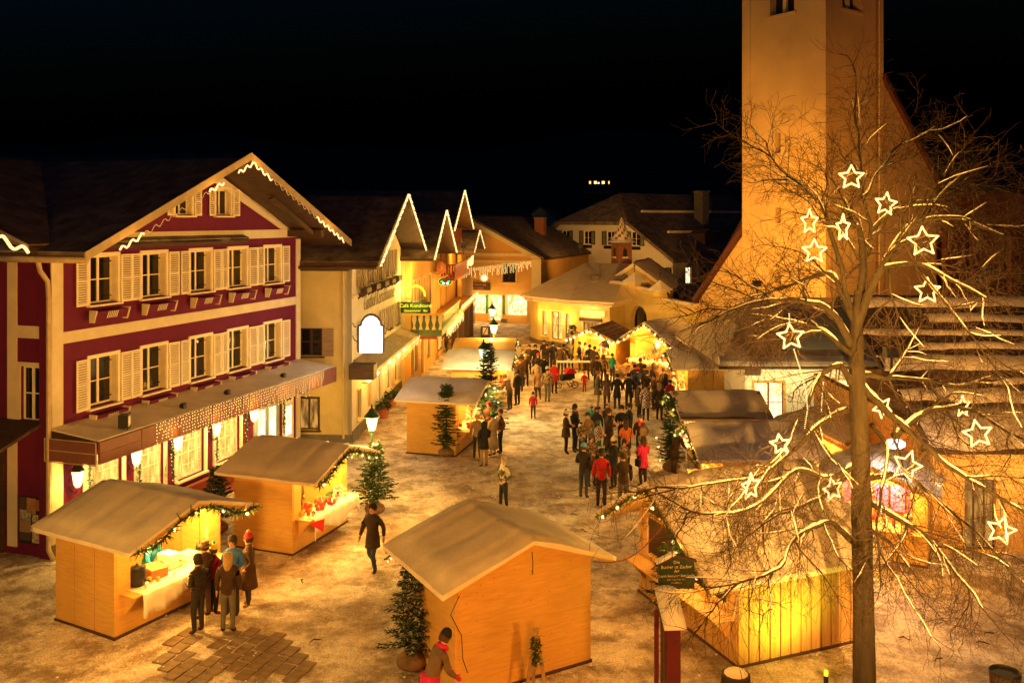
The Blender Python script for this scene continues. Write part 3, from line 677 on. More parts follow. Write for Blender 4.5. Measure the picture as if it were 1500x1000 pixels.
for i,(x0,z0,x1,z1) in enumerate(hc0): window(FC, (x0+x1)/2, z0, x1-x0, z1-z0, .15, 'litwarm', 'darkwood', 3, 2, None, .4, False, 'trim', .08)
gable_roof(FC, 0, LC, 5.1, 7.4, 9.95, -1.3, 10, .4, .16, 'darkwood', 'roofsnow', .05)
for i in range(9):
    x = 2.0+i*.7; z = 9.6-.47*abs(x-5.1); q = MB(); q.box(x,x+.33,-1.25,-.03,z-.06 if False else 7.5,7.56) if False else q.prism([(x,-.12,7.4),(x+.34,-.12,7.4),(x+.34,-.12,z-.1),(x,-.12,z-.1)], (0,.1,0)); FC.build(q, 'gable_board', M['yplaster' if i%2 else 'darkwood'])
verge_lights('row of white lights edging the second pointed gable, on the cafe house', o_c, Cz, -.4, 10.6, 5.1, 7.28, 10.1, -1.36)
# green balcony
q = MB(); q.box(-.1,8.3,-1.75,0,3.2,3.36); q.box(-.1,8.3,-1.75,0,3.0,3.19); bal = FC.build(q, 'balcony_floor', M['greenwood'])
q = MB(); q.box(-.16,8.3,-1.86,-1.72,4.15,4.25); q.box(-.16,-.02,-1.72,0,4.15,4.25); FC.build(q, 'handrail', M['ply'])
for i in range(5):
    q = MB(); y = -.08-i*.37; q.prism([(-.1,y,3.36),(-.1,y-.22,3.36),(-.1,y-.15,3.6),(-.1,y-.24,3.9),(-.1,y-.22,4.15),(-.1,y,4.15),(-.1,y+.02,3.9),(-.1,y-.07,3.6)], (.05,0,0)); FC.build(q, 'baluster', M['yplaster'])
for i in range(22):
    q = MB(); x = .08+i*.375; q.prism([(x,-1.8,3.36),(x+.22,-1.8,3.36),(x+.15,-1.8,3.6),(x+.24,-1.8,3.9),(x+.22,-1.8,4.15),(x,-1.8,4.15),(x-.02,-1.8,3.9),(x+.07,-1.8,3.6)], (0,.05,0)); FC.build(q, 'baluster', M['greenwood'])
q = MB(); q.box(-.03,.0,-1.7,-.05,3.37,4.14); q.box(0,8.2,-1.7,-1.67,3.37,4.14); FC.build(q, 'balcony_lining', M['greenwood'])
light(Cc, (-.35,-.5,6.6), 30, (1,.6,.1), .1); light(Cc, (.5,-1.2,7.0), 20, (1,.55,.1), .2); light(Cc, (-.6,-.2,5.6), 30, (1,.75,.2), .15)
# signs at the cafe
s1 = thing('cafe_sign', 'dark green sign with glowing yellow words Cafe Konditorei above the green balcony', 'sign', (-5.22,48.2,0), 0)
q = MB(); q.box(-.83,.8,-.05,.05,4.45,5.05); q.build('board', M['boardgreen'], s1)
text('Café Konditorei', .27, M['signyellow'], s1, (0,-.06,4.76), (R(90),0,0)); text('Gästezimmer   Bar', .17, M['signyellow'], s1, (0,-.06,4.52), (R(90),0,0))
q = MB()
arc = [(.55*math.cos(a)-.0, 5.35+.62*math.sin(a)) for a in [R(x) for x in range(0,151,10)]]
q.prism([(x,-.03,z) for x,z in arc]+[(.44*math.cos(a), -.03, 5.35+.5*math.sin(a)) for a in [R(x) for x in range(150,-1,-10)]], (0,.06,0)); q.build('lit_arch', M['signyellow'], s1)
q = MB(); q.tube([(-.6,0,5.3),(.0,0,5.08),(.55,0,5.3)], .025, 5); q.tube([(-.58,0,5.05),(-.58,0,6.0)], .02, 5); q.tube([(-.58,0,5.9),(-1.0,.8,5.9)], .02, 5); q.build('bracket', M['gutter'], s1)
light(s1, (0,-.5,4.9), 10, (1,.8,.1), .3)
s2 = thing('oval_sign', 'oval pinkish tavern sign with a scroll below, hung over the red balcony', 'sign', (-4.35,54.5,0), 0)
q = MB(); q.ball((0,0,6.55), .36, 14, 0, (.85,.12,1.1)); q.build('oval_board', M['clay'], s2, smooth=True)
q = MB(); q.tube([(-.42,0,6.1),(-.2,0,5.98),(.2,0,5.98),(.42,0,6.1)], .06, 6); q.build('scroll', M['oplaster'], s2)
q = MB(); q.ball((0,-.06,6.6), .16, 8, 0, (.8,.3,1.2)); q.build('emblem', M['lettergold'], s2)
q = MB(); q.tube([(0,0,6.9),(0,0,7.05),(-.8,.3,7.05)], .02, 5); q.build('bracket', M['iron'], s2)
s3 = thing('clover_sign', 'oval neon sign with a green and white clover at the far end of the balconies', 'sign', (-4.55,60.5,0), 0)
q = MB()
n = 24; q.prism([(.45*math.cos(2*math.pi*i/n),-.03,5.3+.26*math.sin(2*math.pi*i/n)) for i in range(n)], (0,.06,0)); q.build('oval_board', M['boardgreen'], s3)
for k,(x,z) in enumerate(((-.0,.12),(-.24,-.0),(.24,-.0),(-.12,-.12),(.14,-.12))):
    q = MB(); q.ball((x,-.05,5.3+z), .085, 8, 0, (1.2,.3,.8)); q.build('clover_leaf', M['signgreen' if k<3 else 'signwhite'], s3)
q = MB(); q.tube([(.47*math.cos(2*math.pi*i/n),-.04,5.3+.28*math.sin(2*math.pi*i/n)) for i in range(n+1)], .016, 4); q.build('rim', M['signyellow'], s3)
q = MB(); q.tube([(0,0,5.57),(0,0,5.8),(-1.0,.4,5.8)], .02, 5); q.build('bracket', M['iron'], s3)
strip_lights('strip of fairy lights hanging under the green balcony of the cafe house', o_c, Cz, (1.0,-1.9,3.2), (LC-.2,-1.9,3.3), 60, .55, r=.03, pw=10, nl=4, seed=8)
q = MB(); q.box(.5,9.5,-1.4,-.02,2.75,2.95); FC.build(q, 'awning_beam', M['redwood'])
# third house, orange balcony
o_d = o_c+Vector((.05,1,0))*10.4; D3 = thing('balcony_house', 'brown house with red wooden balconies and a tall pointed gable of lights', 'house', o_d, Cz); F3 = Face(D3)
b = MB(); wall(b, [(0,0),(13,0),(13,8.5),(6.5,11.2),(0,8.5)], [(2,5.8,3,7.6),(5,5.8,6,7.6),(8,5.8,9,7.6),(2,3,3,4.7),(5,3,6,4.7),(1,.3,4,2.3),(6,.3,10,2.3)], 0, .35); F3.build(b, 'front_wall', M['oplaster'])
b = MB(); b.box(0,.3,.35,9,0,8.5); F3.build(b, 'side_wall', M['redwood'])
for (x0,z0,x1,z1) in [(2,5.8,3,7.6),(5,5.8,6,7.6),(8,5.8,9,7.6),(2,3,3,4.7),(5,3,6,4.7)]: window(F3, (x0+x1)/2, z0, x1-x0, z1-z0, .15, 'glass', 'darkwood', 2, 2, None, .4, False)
for (x0,z0,x1,z1) in [(1,.3,4,2.3),(6,.3,10,2.3)]: window(F3, (x0+x1)/2, z0, x1-x0, z1-z0, .15, 'litwarm', 'darkwood', 3, 1, None, .4, False)
gable_roof(F3, 0, 13.4, 6.5, 8.9, 11.55, -1.2, 11, .4, .16, 'darkwood', 'roofsnow', .05)
verge_lights('row of white lights edging the third pointed gable, the tallest beyond the cafe', o_d, Cz, -.3, 13.6, 6.5, 8.75, 11.72, -1.26)
for (xa, xb, z, yy) in ((-2.0,9.0,5.7,-1.5),(1,7,8.0,-1.0)):
    q = MB(); q.box(xa,xb,yy,0 if xa > -1 else -.62,z-.18,z); q.box(xa-.05,xb,yy-.07,yy+.05,z+.8,z+.88); q.box(xa-.05,xa+.07,yy+.05,-.6 if xa < -1 else 0,z+.8,z+.88); F3.build(q, 'balcony', M['redwood'])
    for i in range(int((xb-xa)/.17)):
        if i > 50: break
        q = MB(); x = xa+i*.17; q.box(x,x+.12,yy-.02,yy+.02,z,z+.8); F3.build(q, 'baluster', M['redwood'])
    for i in range(int((-yy-.6)/.17)):
        q = MB(); y = yy+.1+i*.17; q.box(xa-.02,xa+.02,y,y+.12,z,z+.8); F3.build(q, 'baluster', M['redwood'])
light(D3, (-1.2,-2.2,5.0), 30, (1,.45,.12), .2); light(D3, (2,-2.5,6.6), 25, (1,.5,.15), .2)
strip_lights('bright cluster of white lights on the red balcony railing', o_d, Cz, (5.0,-1.65,6.4), (9.2,-1.65,6.7), 30, .6, r=.045, pw=8, nl=2, seed=9)
strip_lights('strip of fairy lights over the arcade below the red balconies', o_d, Cz, (.5,-1.7,3.6), (12.5,-1.7,3.6), 70, .35, r=.035, pw=12, nl=4, seed=10)
q = MB(); q.box(.2,12.5,-1.5,-.02,2.9,3.3); F3.build(q, 'arcade_beam', M['oplaster'])
for x in (.5,4.8,8.6,12): q = MB(); q.box(x-.2,x+.2,-1.4,-1.0,0,2.9); F3.build(q, 'arcade_post', M['darkwood'])
o_e = o_d+Vector((.05,1,0))*11.2+Vector((.5,0,0)); D4 = thing('small_gabled_house', 'low dark house with a small half-lit pointed gable before the apricot shop', 'house', o_e, Cz); F4 = Face(D4)
b = MB(); wall(b, [(0,0),(10,0),(10,6.7),(5,8.2),(0,6.7)], [(4,5.2,5,6.4)], 0, .3); F4.build(b, 'front_wall', M['oplaster']); window(F4, 4.5, 5.2, 1, 1.2, .1, 'glass', 'darkwood')
gable_roof(F4, 0, 10, 5, 6.9, 8.4, -1, 9, .3, .15, 'darkwood', 'roofsnow', .05)
verge_lights('short dotted row of lights on the fourth and smallest pointed gable', o_e, Cz, -.2, 10.2, 5, 6.85, 8.62, -1.06, n=12, pw=2)
for k in range(30):
    pass
lt = thing('lattice_screen', 'pale lattice screen lit at the end of the arcade', 'screen', (-4.6,78.5,0), 0)
q = MB()
for i in range(-6, 12): 
    for s in (-1,1):
        a = (i*.16, 0.5); c = (i*.16+s*1.3, 1.8); q.tube([(max(-.1,min(1.3,a[0])),0,.4+0),(max(-.1,min(1.3,c[0])),0,1.9)], .02, 3)
q.build('lattice', M['white'], lt, kind='stuff'); q = MB(); q.box(-.1,1.3,-.03,.03,.3,.4); q.box(-.1,1.3,-.03,.03,1.9,2.0); q.build('frame', M['white'], lt); light(lt, (.6,-.8,1.5), 25, WARM, .2)

# ---------------- apricot shop at the end of the square ----------------
Sz = math.atan2(.37,-.93)+R(180)   # x runs left to right
Sh = thing('apricot_shop', 'apricot gabled shop house with lit show windows at the end of the square', 'house', Vector((2.67,80.7,0))-Vector((.93,-.37,0))*15, Sz); FSp = Face(Sh); LS = 15
b = MB(); hh = [(4.9,3.8,6.0,5.2),(11.2,3.75,12.5,5.4),(4.0,6.1,4.9,7.3)]; sh0 = [(5.6,.7,7.6,2.55),(8.2,.75,9.5,2.5),(9.9,.15,11.1,2.5),(11.6,.7,13.6,2.55)]
wall(b, [(0,0),(LS,0),(LS,6.0),(7.5,9.8),(0,6.0)], hh+sh0, 0, .4); FSp.build(b, 'front_wall', M['oplaster'])
window(FSp, 5.45,3.8,1.1,1.4,.12,'glass','darkwood',2,1,None,.4,True,'trim',.12); window(FSp, 11.85,3.75,1.3,1.65,.12,'glass','darkwood',2,2,None,.4,True,'trim',.12); window(FSp,4.45,6.1,.9,1.2,.12,'glass','darkwood',1,1,None,.4,True,'trim',.12)
for i,(x0,z0,x1,z1) in enumerate(sh0): window(FSp,(x0+x1)/2,z0,x1-x0,z1-z0,.2,'litshop','white',2 if i != 2 else 2,1,None,.4,False,'cream',.1,name='shop_window' if i != 2 else 'shop_door')
for x in (5.55,9.62,11.3): q = MB(); q.box(x-.1,x+.1,-.06,-.0,.8,2.5); FSp.build(q, 'green_post', M['green'])
for (z0,z1) in ((5.55,5.75),(6.15,6.4)): q = MB(); q.box(.3,LS-.7,-.05,0,z0,z1); FSp.build(q, 'plaster_band', M['trim'])
q = MB(); q.box(LS-.9,LS,-.06,0,.5,5.9); FSp.build(q, 'corner_pilaster', M['trim'])
for sx in (1,-1):
    q = MB(); x = 7.5; x2 = 7.5+sx*7.5; q.prism([(x,-.05,9.8),(x2,-.05,6.0),(x2-sx*.9,-.05,6.0),(x,-.05,9.3)], (0,.05,0)); FSp.build(q, 'plaster_band', M['trim'])
q = MB(); q.box(0,5.2,-.08,0,0,.5); q.box(14.0,15,-.08,0,0,.5); q.box(8.0,8.5,-.09,0,0,.35) if False else None; FSp.build(q, 'plinth', M['plinth'])
for x in (7.85,11.35): q = MB(); q.box(x-.25,x+.25,-.35,0,0,2.6) if False else q.box(x-.28,x+.28,-.15,0,0,.35); FSp.build(q, 'plinth', M['plinth'])
q = MB(); q.box(14.98-.3,15,.4,16,0,6.0); FSp.build(q, 'side_wall', M['oplaster'])
gable_roof(FSp, 0, LS, 7.5, 6.05, 9.85, -.35, 17, .35, .16, 'roof', 'roofsnow', .05)
ss = FSp.build((lambda q: (q.box(6.9,10.0,-.12,-.04,2.95,3.65), q)[1])(MB()), 'sign_board', M['darkwood'])
text('TRACHTENSTUBE', .31, M['lettergold'], ss, (8.45,-.125,3.35), (R(90),0,0), sx=.95); text('TRADITION  MARKT', .2, M['lettergold'], ss, (8.45,-.125,3.06), (R(90),0,0))
for x in (6.6,8.9,10.5,12.6): light(Sh, (x,-.9,1.9), 30, (1,.6,.18), .2)
ch = MB(); ch.box(-.5,.5,-.4,.4,0,2.0); ch.box(-.55,.55,-.45,.45,2.0,2.15); ch.build('chimney', M['brick'], Sh, (11.3,10,7.6))
sh_w = Vector((.93,-.37,0))
# icicle curtain across the street with a star lamp
strip_lights('curtain of icicle lights strung across the street before the apricot shop', (0,0,0), 0, (-4.3,66,5.75), (1.6,73,6.1), 46, .8, r=.032, pw=9, nl=4, seed=12)
st = thing('paper_star', 'round glowing star lamp hanging in the icicle lights over the street', 'star lamp', (-2.15,68.6,0)); q = MB()
for i in range(10): a = R(36*i); q.prism([(0,-.1,5.0),(.16*math.cos(a-.25),-.05,5.0+.16*math.sin(a-.25)),(.34*math.cos(a),0,5.0+.34*math.sin(a)),(.16*math.cos(a+.25),-.05,5.0+.16*math.sin(a+.25))], (0,.1,0))
q.build('star', M['bulb'], st); light(st, (0,-.4,5), 10, WARM, .2)
# A-board and no-parking sign near the far lamp
ab = thing('pavement_sign', 'small blue pavement sign with a red and white picture near the far street lamps', 'sign', G(711,497), 0)
q = MB(); q.prism([(-.38,-.3,0),(.38,-.3,0),(.38,.0,1.0),(-.38,.0,1.0)], (0,.04,0)); q.prism([(-.38,.3,0),(.38,.3,0),(.38,.02,1.0),(-.38,.02,1.0)], (0,.04,0)); q.build('stand', M['darkwood'], ab)
q = MB(); q.prism([(-.3,-.28,.35),(.3,-.28,.35),(.3,-.06,1.05),(-.3,-.06,1.05)], (0,-.03,0)); q.build('blue_panel', mat('sign_blue', (.02,.08,.35), .4), ab)
q = MB(); q.prism([(-.2,-.33,.42),(.2,-.33,.42),(.2,-.12,.95),(-.2,-.12,.95)], (0,-.012,0)); q.build('white_panel', M['white'], ab)
q = MB(); q.prism([(-.2,-.355,.42),(-.1,-.355,.42),(.2,-.15,.95),(.1,-.15,.95)], (0,-.01,0)); q.build('red_stripe', mat('sign_red', (.55,.02,.02), .4), ab)

# ---------------- round-fronted shop with bell turret ----------------
E = thing('polygonal_shop', 'low ochre shop with a canted front, snowy roof and lit windows', 'shop', (1.98,67.9,0), 0)
fp = [(-.54,1.5),(0,0),(2.42,-2.9),(5.01,-4.4),(8.0,.8),(8.6,6),(1,9)]
def seg_face(i):
    a, c = fp[i], fp[i+1]; return Face(E, a[0], a[1], math.atan2(c[1]-a[1], c[0]-a[0])), math.hypot(c[0]-a[0], c[1]-a[1])
for i in range(4):
    Fi, Li = seg_face(i); ho = {0: [], 1: [(.45,.75,1.1,2.6),(1.55,.55,2.75,2.65),(3.05,.75,3.6,2.6)], 2: [(.9,.1,2.2,2.1)], 3: []}[i]
    b = MB(); wall(b, [(0,0),(Li,0),(Li,3.3),(0,3.3)], ho, 0, .3); Fi.build(b, 'wall', M['yplaster'])
    for j,(x0,z0,x1,z1) in enumerate(ho): window(Fi, (x0+x1)/2, z0, x1-x0, z1-z0, .14, 'litwarm' if i == 1 else 'litdim', 'darkwood', 2 if x1-x0 > .8 else 1, 2 if i == 1 else 1, None, .4, i == 1, 'trim', .12, name='window' if i == 1 else 'door')
    q = MB(); q.box(-.02,Li,-.05,0,0,.35); Fi.build(q, 'plinth', M['plinth'])
F2_, L2_ = seg_face(2)
q = MB(); q.box(.7,2.6,-.15,-.02,2.55,2.95); F2_.build(q, 'lit_sign', M['signwarm']); q = MB(); q.box(.6,2.4,-.08,-.0,2.15,2.4); F2_.build(q, 'lintel', M['darkwood'])
F1_, L1_ = seg_face(1)
for x in (.3,1.3,2.9,3.7): light(E, F1_.pt(x,-.5,2.3), 20, WARM, .1)
light(E, F2_.pt(1.6,-.6,2.7), 25, (1,.55,.2), .15)
ridge = [(4.0,4.3,6.0),(7.6,3.6,6.0)]
def ring(off, z): 
    cx, cy = 4.2, 3.0; return [(cx+(x-cx)*(1+off/4.5), cy+(y-cy)*(1+off/4.5), z) for x, y in fp]
q = MB(); r0 = ring(.45,3.3); q.prism(r0, (0,0,.16)); E_c = q.build('cornice', M['dirty_snow'], E)
q = MB(); r0 = ring(.25,3.46); q.prism(r0, (0,0,.28)); q.build('eave_wall', M['darkwood'], E)
q = MB(); r1_ = ring(.75,3.7); V = [Vector(p) for p in r1_]+[Vector(p) for p in ridge]; n = 7
fs = [(0,1,7),(1,2,7),(2,3,8,7),(3,4,8),(4,5,8),(5,6,7,8),(6,0,7)]
q.add(V, fs); q.add([(p[0],p[1],p[2]-.16) for p in r1_], [tuple(range(7))[::-1]]); 
for i in range(7): a, c = r1_[i], r1_[(i+1)%7]; q.add([a,c,(c[0],c[1],c[2]-.16),(a[0],a[1],a[2]-.16)], [(0,3,2,1)])
q.build('roof', M['snowroof'] if 'snowroof' in M else M['dirty_snow'], E)
q = MB(); q.box(4.1,4.6,-.1,.3,4.3,5.2); q.box(4.02,4.68,-.18,.38,5.2,5.28); q.box(4.8,4.95,.6,.75,4.5,5.9); q.ball((4.87,.67,5.95), .14, 6); q.build('chimney', M['plinth'], E)
# cross wing with gable
E2 = thing('chapel_wing', 'ochre gabled wing with thick roof snow behind the canted shop', 'house', (7.2,69.4,0), R(-18)); F5 = Face(E2)
b = MB(); wall(b, [(0,0),(4.8,0),(4.8,4.2),(2.3,5.9),(0,4.2)], [], 0, .3); F5.build(b, 'front_wall', M['yplaster']); b = MB(); b.box(0,.3,.3,8,0,4.2); b.box(4.5,4.8,.3,8,0,4.2); F5.build(b, 'side_wall', M['yplaster'])
gable_roof(F5, 0, 4.8, 2.35, 4.25, 5.95, -.4, 8, .4, .12, 'darkwood', 'dirty_snow', .22)
tu = thing('bell_turret', 'brick bell turret with a snow dusted shingle spire on the shop roof', 'turret', (8.95,72.5,5.3), R(20))
q = MB(); q.box(-.62,.62,-.62,.62,0,2.45); q.build('shaft', M['brick'], tu)
for i in range(4):
    a = R(90*i); c, s_ = math.cos(a), math.sin(a); q = MB(); q.lathe([(.02,-.25),(.2,-.25),(.2,.15),(.02,.35)], 4, (0,0,0), 0, 0)
    o = (lambda z: (z.prism([(-.18,-.64,1.2),(.18,-.64,1.2),(.18,-.64,1.7),(0,-.64,1.95),(-.18,-.64,1.7)], (0,.03,0)), z.build('sound_opening', M['iron'], tu, None, a))[1])(MB())
    z = MB(); z.box(-.24,.24,-.72,-.6,1.1,1.2); z.build('snowy_sill', M['snow'], tu, None, a)
for k in range(9):
    z0 = 2.4+k*.22; r0 = 1.08*(1-k/9.5)**1.15*(.84 if k else 1); r_1 = 1.08*(1-(k+1)/9.5)**1.15*.84
    for sd in range(18):
        a0 = R(20*sd); a1 = R(20*sd+19); z = MB()
        z.add([(r0*1.06*math.cos(a0),r0*1.06*math.sin(a0),z0),(r0*1.06*math.cos(a1),r0*1.06*math.sin(a1),z0),(r_1*math.cos(a1),r_1*math.sin(a1),z0+.25),(r_1*math.cos(a0),r_1*math.sin(a0),z0+.25)], [(0,1,2,3)])
        z.add([(r0*1.06*math.cos(a0),r0*1.06*math.sin(a0),z0-.04),(r0*1.06*math.cos(a1),r0*1.06*math.sin(a1),z0-.04),(r0*1.06*math.cos(a1),r0*1.06*math.sin(a1),z0),(r0*1.06*math.cos(a0),r0*1.06*math.sin(a0),z0)], [(0,1,2,3)])
        z.build('shingle_course', M['snow'] if (k*7+sd*5)%3 or k==0 else M['brick'], tu)
q = MB(); q.lathe([(1.0,2.3),(1.0,2.4)], 6); q.tube([(0,0,4.35),(0,0,5.6)], .03, 5); q.ball((0,0,4.5), .1, 6); q.build('finial', M['iron'], tu)

# ---------------- churchyard wall with gate ----------------
Wl = thing('churchyard_wall', 'ochre churchyard wall with an arched gateway and snow capped pillars', 'wall', (7.4,67,0), math.atan2(-.75,.66)); FWl = Face(Wl)
b = MB(); arch = [(2.0,0),(2.0,2.2),(2.15,2.75),(2.5,3.15),(2.85,3.2),(3.2,3.1),(3.5,2.75),(3.6,2.2),(3.6,0)]
wall(b, [(0,0)]+arch+[(8.0,0),(8.0,3.5),(5.2,3.75),(5.0,4.2),(3.4,4.3),(2.2,4.7),(0,4.7)], [], 0, .5); FWl.build(b, 'wall', M['yplaster'])
for (x, z) in ((2.2,4.9),(4.6,4.45)):
    q = MB(); q.box(x-.35,x+.35,-.1,.6,z-1.0,z); o = FWl.build(q, 'pillar', M['yplaster']); q = MB(); q.lathe([(.95,0),(.85,.1),(.35,.45),(.04,.72)], 4, (x,.25,z), 0, R(45)); q.build('snow_cap', M['snow'], o); q = MB(); q.tube([(x,.25,z+.6),(x,.25,z+1.5)], .025, 5); q.ball((x,.25,z+1.2), .07, 6); q.build('finial', M['iron'], o)
for (x0,x1,z0,z1) in ((0,1.8,4.7,4.7),(2.6,4.2,4.45,4.3),(5.0,8.0,3.72,3.5)):
    q = MB(); q.prism([(x0,-.15,z0),(x0,.65,z0),(x0,.5,z0+.22),(x0,.0,z0+.22)], (x1-x0,0,z1-z0)); FWl.build(q, 'wall_snow', M['dirty_snow'])
q = MB(); q.box(2.9,3.55,.55,.6,.1,2.6); FWl.build(q, 'iron_gate', M['iron'])
q = MB(); q.box(1.9,3.7,.9,1.0,0,3.4); FWl.build(q, 'gate_passage', M['plinth'])

# ---------------- church ----------------
k_ = .857; T = thing('church_tower', 'tall square church tower in ochre roughcast with belfry openings', 'church tower', (21.9*k_,62*k_,0), math.atan2(-.804,.595)); sT = 6.16
# local x: from far left corner to near corner runs along -a ; build faces with rotation
FT1 = Face(T, -sT, 0, 0)                # left face: x from 0 (far left) to sT (near corner)
FT2 = Face(T, 0, 0, R(90))              # right face
b = MB(); wall(b, [(0,0),(sT,0),(sT,36),(0,36)], [(2.15,22.4,3.95,26),(2.55,13.7,2.95,15.0),(2.55,9.3,2.95,10.3),(2.55,5.3,2.95,6.4)], 0, .8); FT1.build(b, 'front_wall', M['churchplaster'])
b = MB(); wall(b, [(.8,0),(sT,0),(sT,36),(.8,36)], [(1.75,22.5,3.8,26)], 0, .8); FT2.build(b, 'side_wall', M['churchplaster'])
q = MB(); q.box(-sT+.01,-sT+.8,.8,sT,0,36); q.box(-sT,0,sT-.8,sT,0,36); q.box(-sT,0,0,sT,36,36.3); q.build('rear_wall', M['churchplaster'], T)
for (Ff, x0, x1) in ((FT1,0,.62),(FT1,sT-.75,sT+.05),(FT2,-.05,.5),(FT2,sT-.45,sT)):
    q = MB(); q.box(x0,x1,-.06,0,0,36); Ff.build(q, 'corner_quoin', M['churchplaster'])
for (Ff, x0, x1) in ((FT1,2.15,3.95),(FT2,1.75,3.8)):
    q = MB(); q.box((x0+x1)/2-.12,(x0+x1)/2+.12,.25,.45,22.5,26); Ff.build(q, 'mullion', M['trim']); q = MB(); q.box(x0+.02,x1-.02,.6,.66,22.5,26); Ff.build(q, 'louvre_panel', M['iron']); q = MB(); q.box(x0-.15,x1+.15,-.1,.2,22.25,22.4); Ff.build(q, 'sill', M['churchplaster'])
for z0, z1 in ((13.7,15.0),(9.3,10.3),(5.3,6.4)): q = MB(); q.box(2.56,2.94,.5,.55,z0,z1); FT1.build(q, 'slit_window', M['iron'])
Nv = thing('church_nave', 'steep gabled church nave behind the tower with a dark red roof edge', 'church', (21.9*k_,62*k_,0), math.atan2(-.804,.595))
FN1 = Face(Nv, -sT, .3, 0); b = MB(); wall(b, [(-4.0,0),(-.01,0),(-.01,8.8*k_+1.3),(-4.0,3.9)], [], 0, .6); FN1.build(b, 'aisle_wall', M['churchplaster'])
q = MB(); q.prism([(-4.3,-.35,3.7),(.0,-.35,8.75),(.0,-.35,9.2),(-4.3,-.35,4.1)], (0,8,0)); FN1.build(q, 'aisle_roof', M['redtrim'])
b = MB(); q = MB(); q.prism([(-3.2,1.5,3),(0,1.5,3),(0,1.5,11.0),(-3.2,1.5,6.2)], (0,.5,0)); FN1.build(q, 'clerestory_wall', M['churchplaster']); q = MB(); q.prism([(-3.6,1.3,6.0),(0,1.3,11.1),(0,1.3,11.6),(-3.6,1.3,6.4)], (0,6,0)); FN1.build(q, 'upper_roof', M['redtrim'])
FN2 = Face(Nv, 0, sT, R(90)); b = MB(); wall(b, [(0,0),(6.6,0),(6.6,12.0),(0,18.4)], [], .0, .6); FN2.build(b, 'gable_wall', M['churchplaster'])
q = MB(); q.prism([(-.1,-.3,18.4),(6.8,-.3,11.75),(6.8,-.3,12.1),(-.1,-.3,18.8)], (0,10,0)); FN2.build(q, 'nave_roof', M['redtrim'])
b = MB(); wall(b, [(6.8,0),(30,0),(30,11.5),(6.8,11.5)], [(9,3,10.2,8.5),(13,3,14.2,8.5),(19,3,20.2,8.5)], 1.2, 1.8); FN2.build(b, 'choir_wall', mat('red_ochre_plaster', (.30,.12,.07), .9, .2, 1))
for x in (9,13,19): q = MB(); q.box(x+.02,x+1.18,1.5,1.55,3,8.5); FN2.build(q, 'tall_window', M['glass'])
q = MB(); q.prism([(6.8,.8,11.5),(30,.8,11.5),(30,6,15),(6.8,6,15)], (0,0,.2)) if False else q.box(6.8,30,.9,6,11.5,11.7); FN2.build(q, 'choir_roof', M['roof'])

# ---------------- far houses ----------------
Fh = thing('hipped_farmhouse', 'large white farmhouse with green shutters and a snowy half-hipped roof, beyond the square', 'house', (15.4,85,0), math.atan2(-.8,.6))
FFg = Face(Fh, -22, 0, 0); b = MB(); hw = [(2.0+i*3.6,6.9,3.2+i*3.6,8.3) for i in range(6)]+[(2.0+i*3.6,3.4,3.2+i*3.6,4.9) for i in range(6)]
wall(b, [(0,0),(22,0),(22,6.0),(16.3,9.2),(5.7,9.2),(0,6.0)], [h_ for h_ in hw if not (h_[1] > 6 and (h_[0] < 3 or h_[0] > 18))], 0, .4); FFg.build(b, 'gable_wall', M['white'])
for h_ in hw:
    if h_[1] > 6 and (h_[0] < 3 or h_[0] > 18): continue
    window(FFg, (h_[0]+h_[2])/2, h_[1], 1.2, h_[3]-h_[1], .12, 'glass', 'white', 2, 2, 'greenshut', .65, False)
    q = MB(); q.box(h_[0]-.1,h_[2]+.1,-.35,-.02,h_[1]-.4,h_[1]-.08); FFg.build(q, 'flower_box', M['iron'])
FFs = Face(Fh, 0, 0, R(90)); b = MB(); wall(b, [(0.4,0),(16,0),(16,6),(0.4,6)], [(1.8,3.3,2.6,4.9),(4.2,3.3,5.0,4.9),(8.8,3.4,9.6,4.9),(12,3.4,12.8,4.9)], 0, .4); FFs.build(b, 'side_wall', M['wplaster'])
window(FFs, 2.2, 3.3, .8, 1.6, .12, 'litwhite', 'darkwood', 1, 1, None, .4, False)
for x in (4.6,9.2,12.4): window(FFs, x, 3.35, .8, 1.5, .12, 'glass', 'darkwood', 1, 1, None, .4, False)
b = MB(); V = [(-22.7,-.8,5.7),(-16.6,-.8,9.3),(-5.4,-.8,9.3),(.8,-.8,5.75),(-11,3.6,12.4),(-11,22,12.4),(.8,22,5.75),(-22.7,22,5.7)]
b.add(V, [(1,2,4),(0,1,4,5,7),(2,3,6,5,4)]); b.add([(x,y,z-.2) for x,y,z in V], [(2,1,4),(1,0,7,5,4),(3,2,4,5,6)])
for i, j in ((0,1),(1,2),(2,3),(3,6)): b.add([V[i],V[j],(V[j][0],V[j][1],V[j][2]-.35),(V[i][0],V[i][1],V[i][2]-.35)], [(0,3,2,1)])
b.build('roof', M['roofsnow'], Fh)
q = MB(); q.box(-6.2,-5.0,10,11,8.5,12.4); q.box(-6.3,-4.9,9.9,11.1,12.4,12.6); q.build('chimney', M['plinth'], Fh)
for y in (6,10.5): # two dormers
    q = MB(); q.prism([(-1.2,y,7.0),(-1.2,y+1.6,7.0),(-1.2,y+1.6,8.1),(-1.2,y+.8,8.6),(-1.2,y,8.1)], (-2.5,0,0)); q.build('dormer', M['roof'], Fh)
for z_, xx in ((8.1,-3.4),(10.2,-7.1)):
    q = MB(); q.box(xx-.15,xx+.15,3,21,z_+.05,z_+.3); q.build('snow_guard', M['dirty_snow'], Fh)
Hh = thing('small_gabled_cottage', 'small pale green cottage gable with one window, far beyond the apricot roof', 'house', (1.6,130,0), R(-12)); FH = Face(Hh)
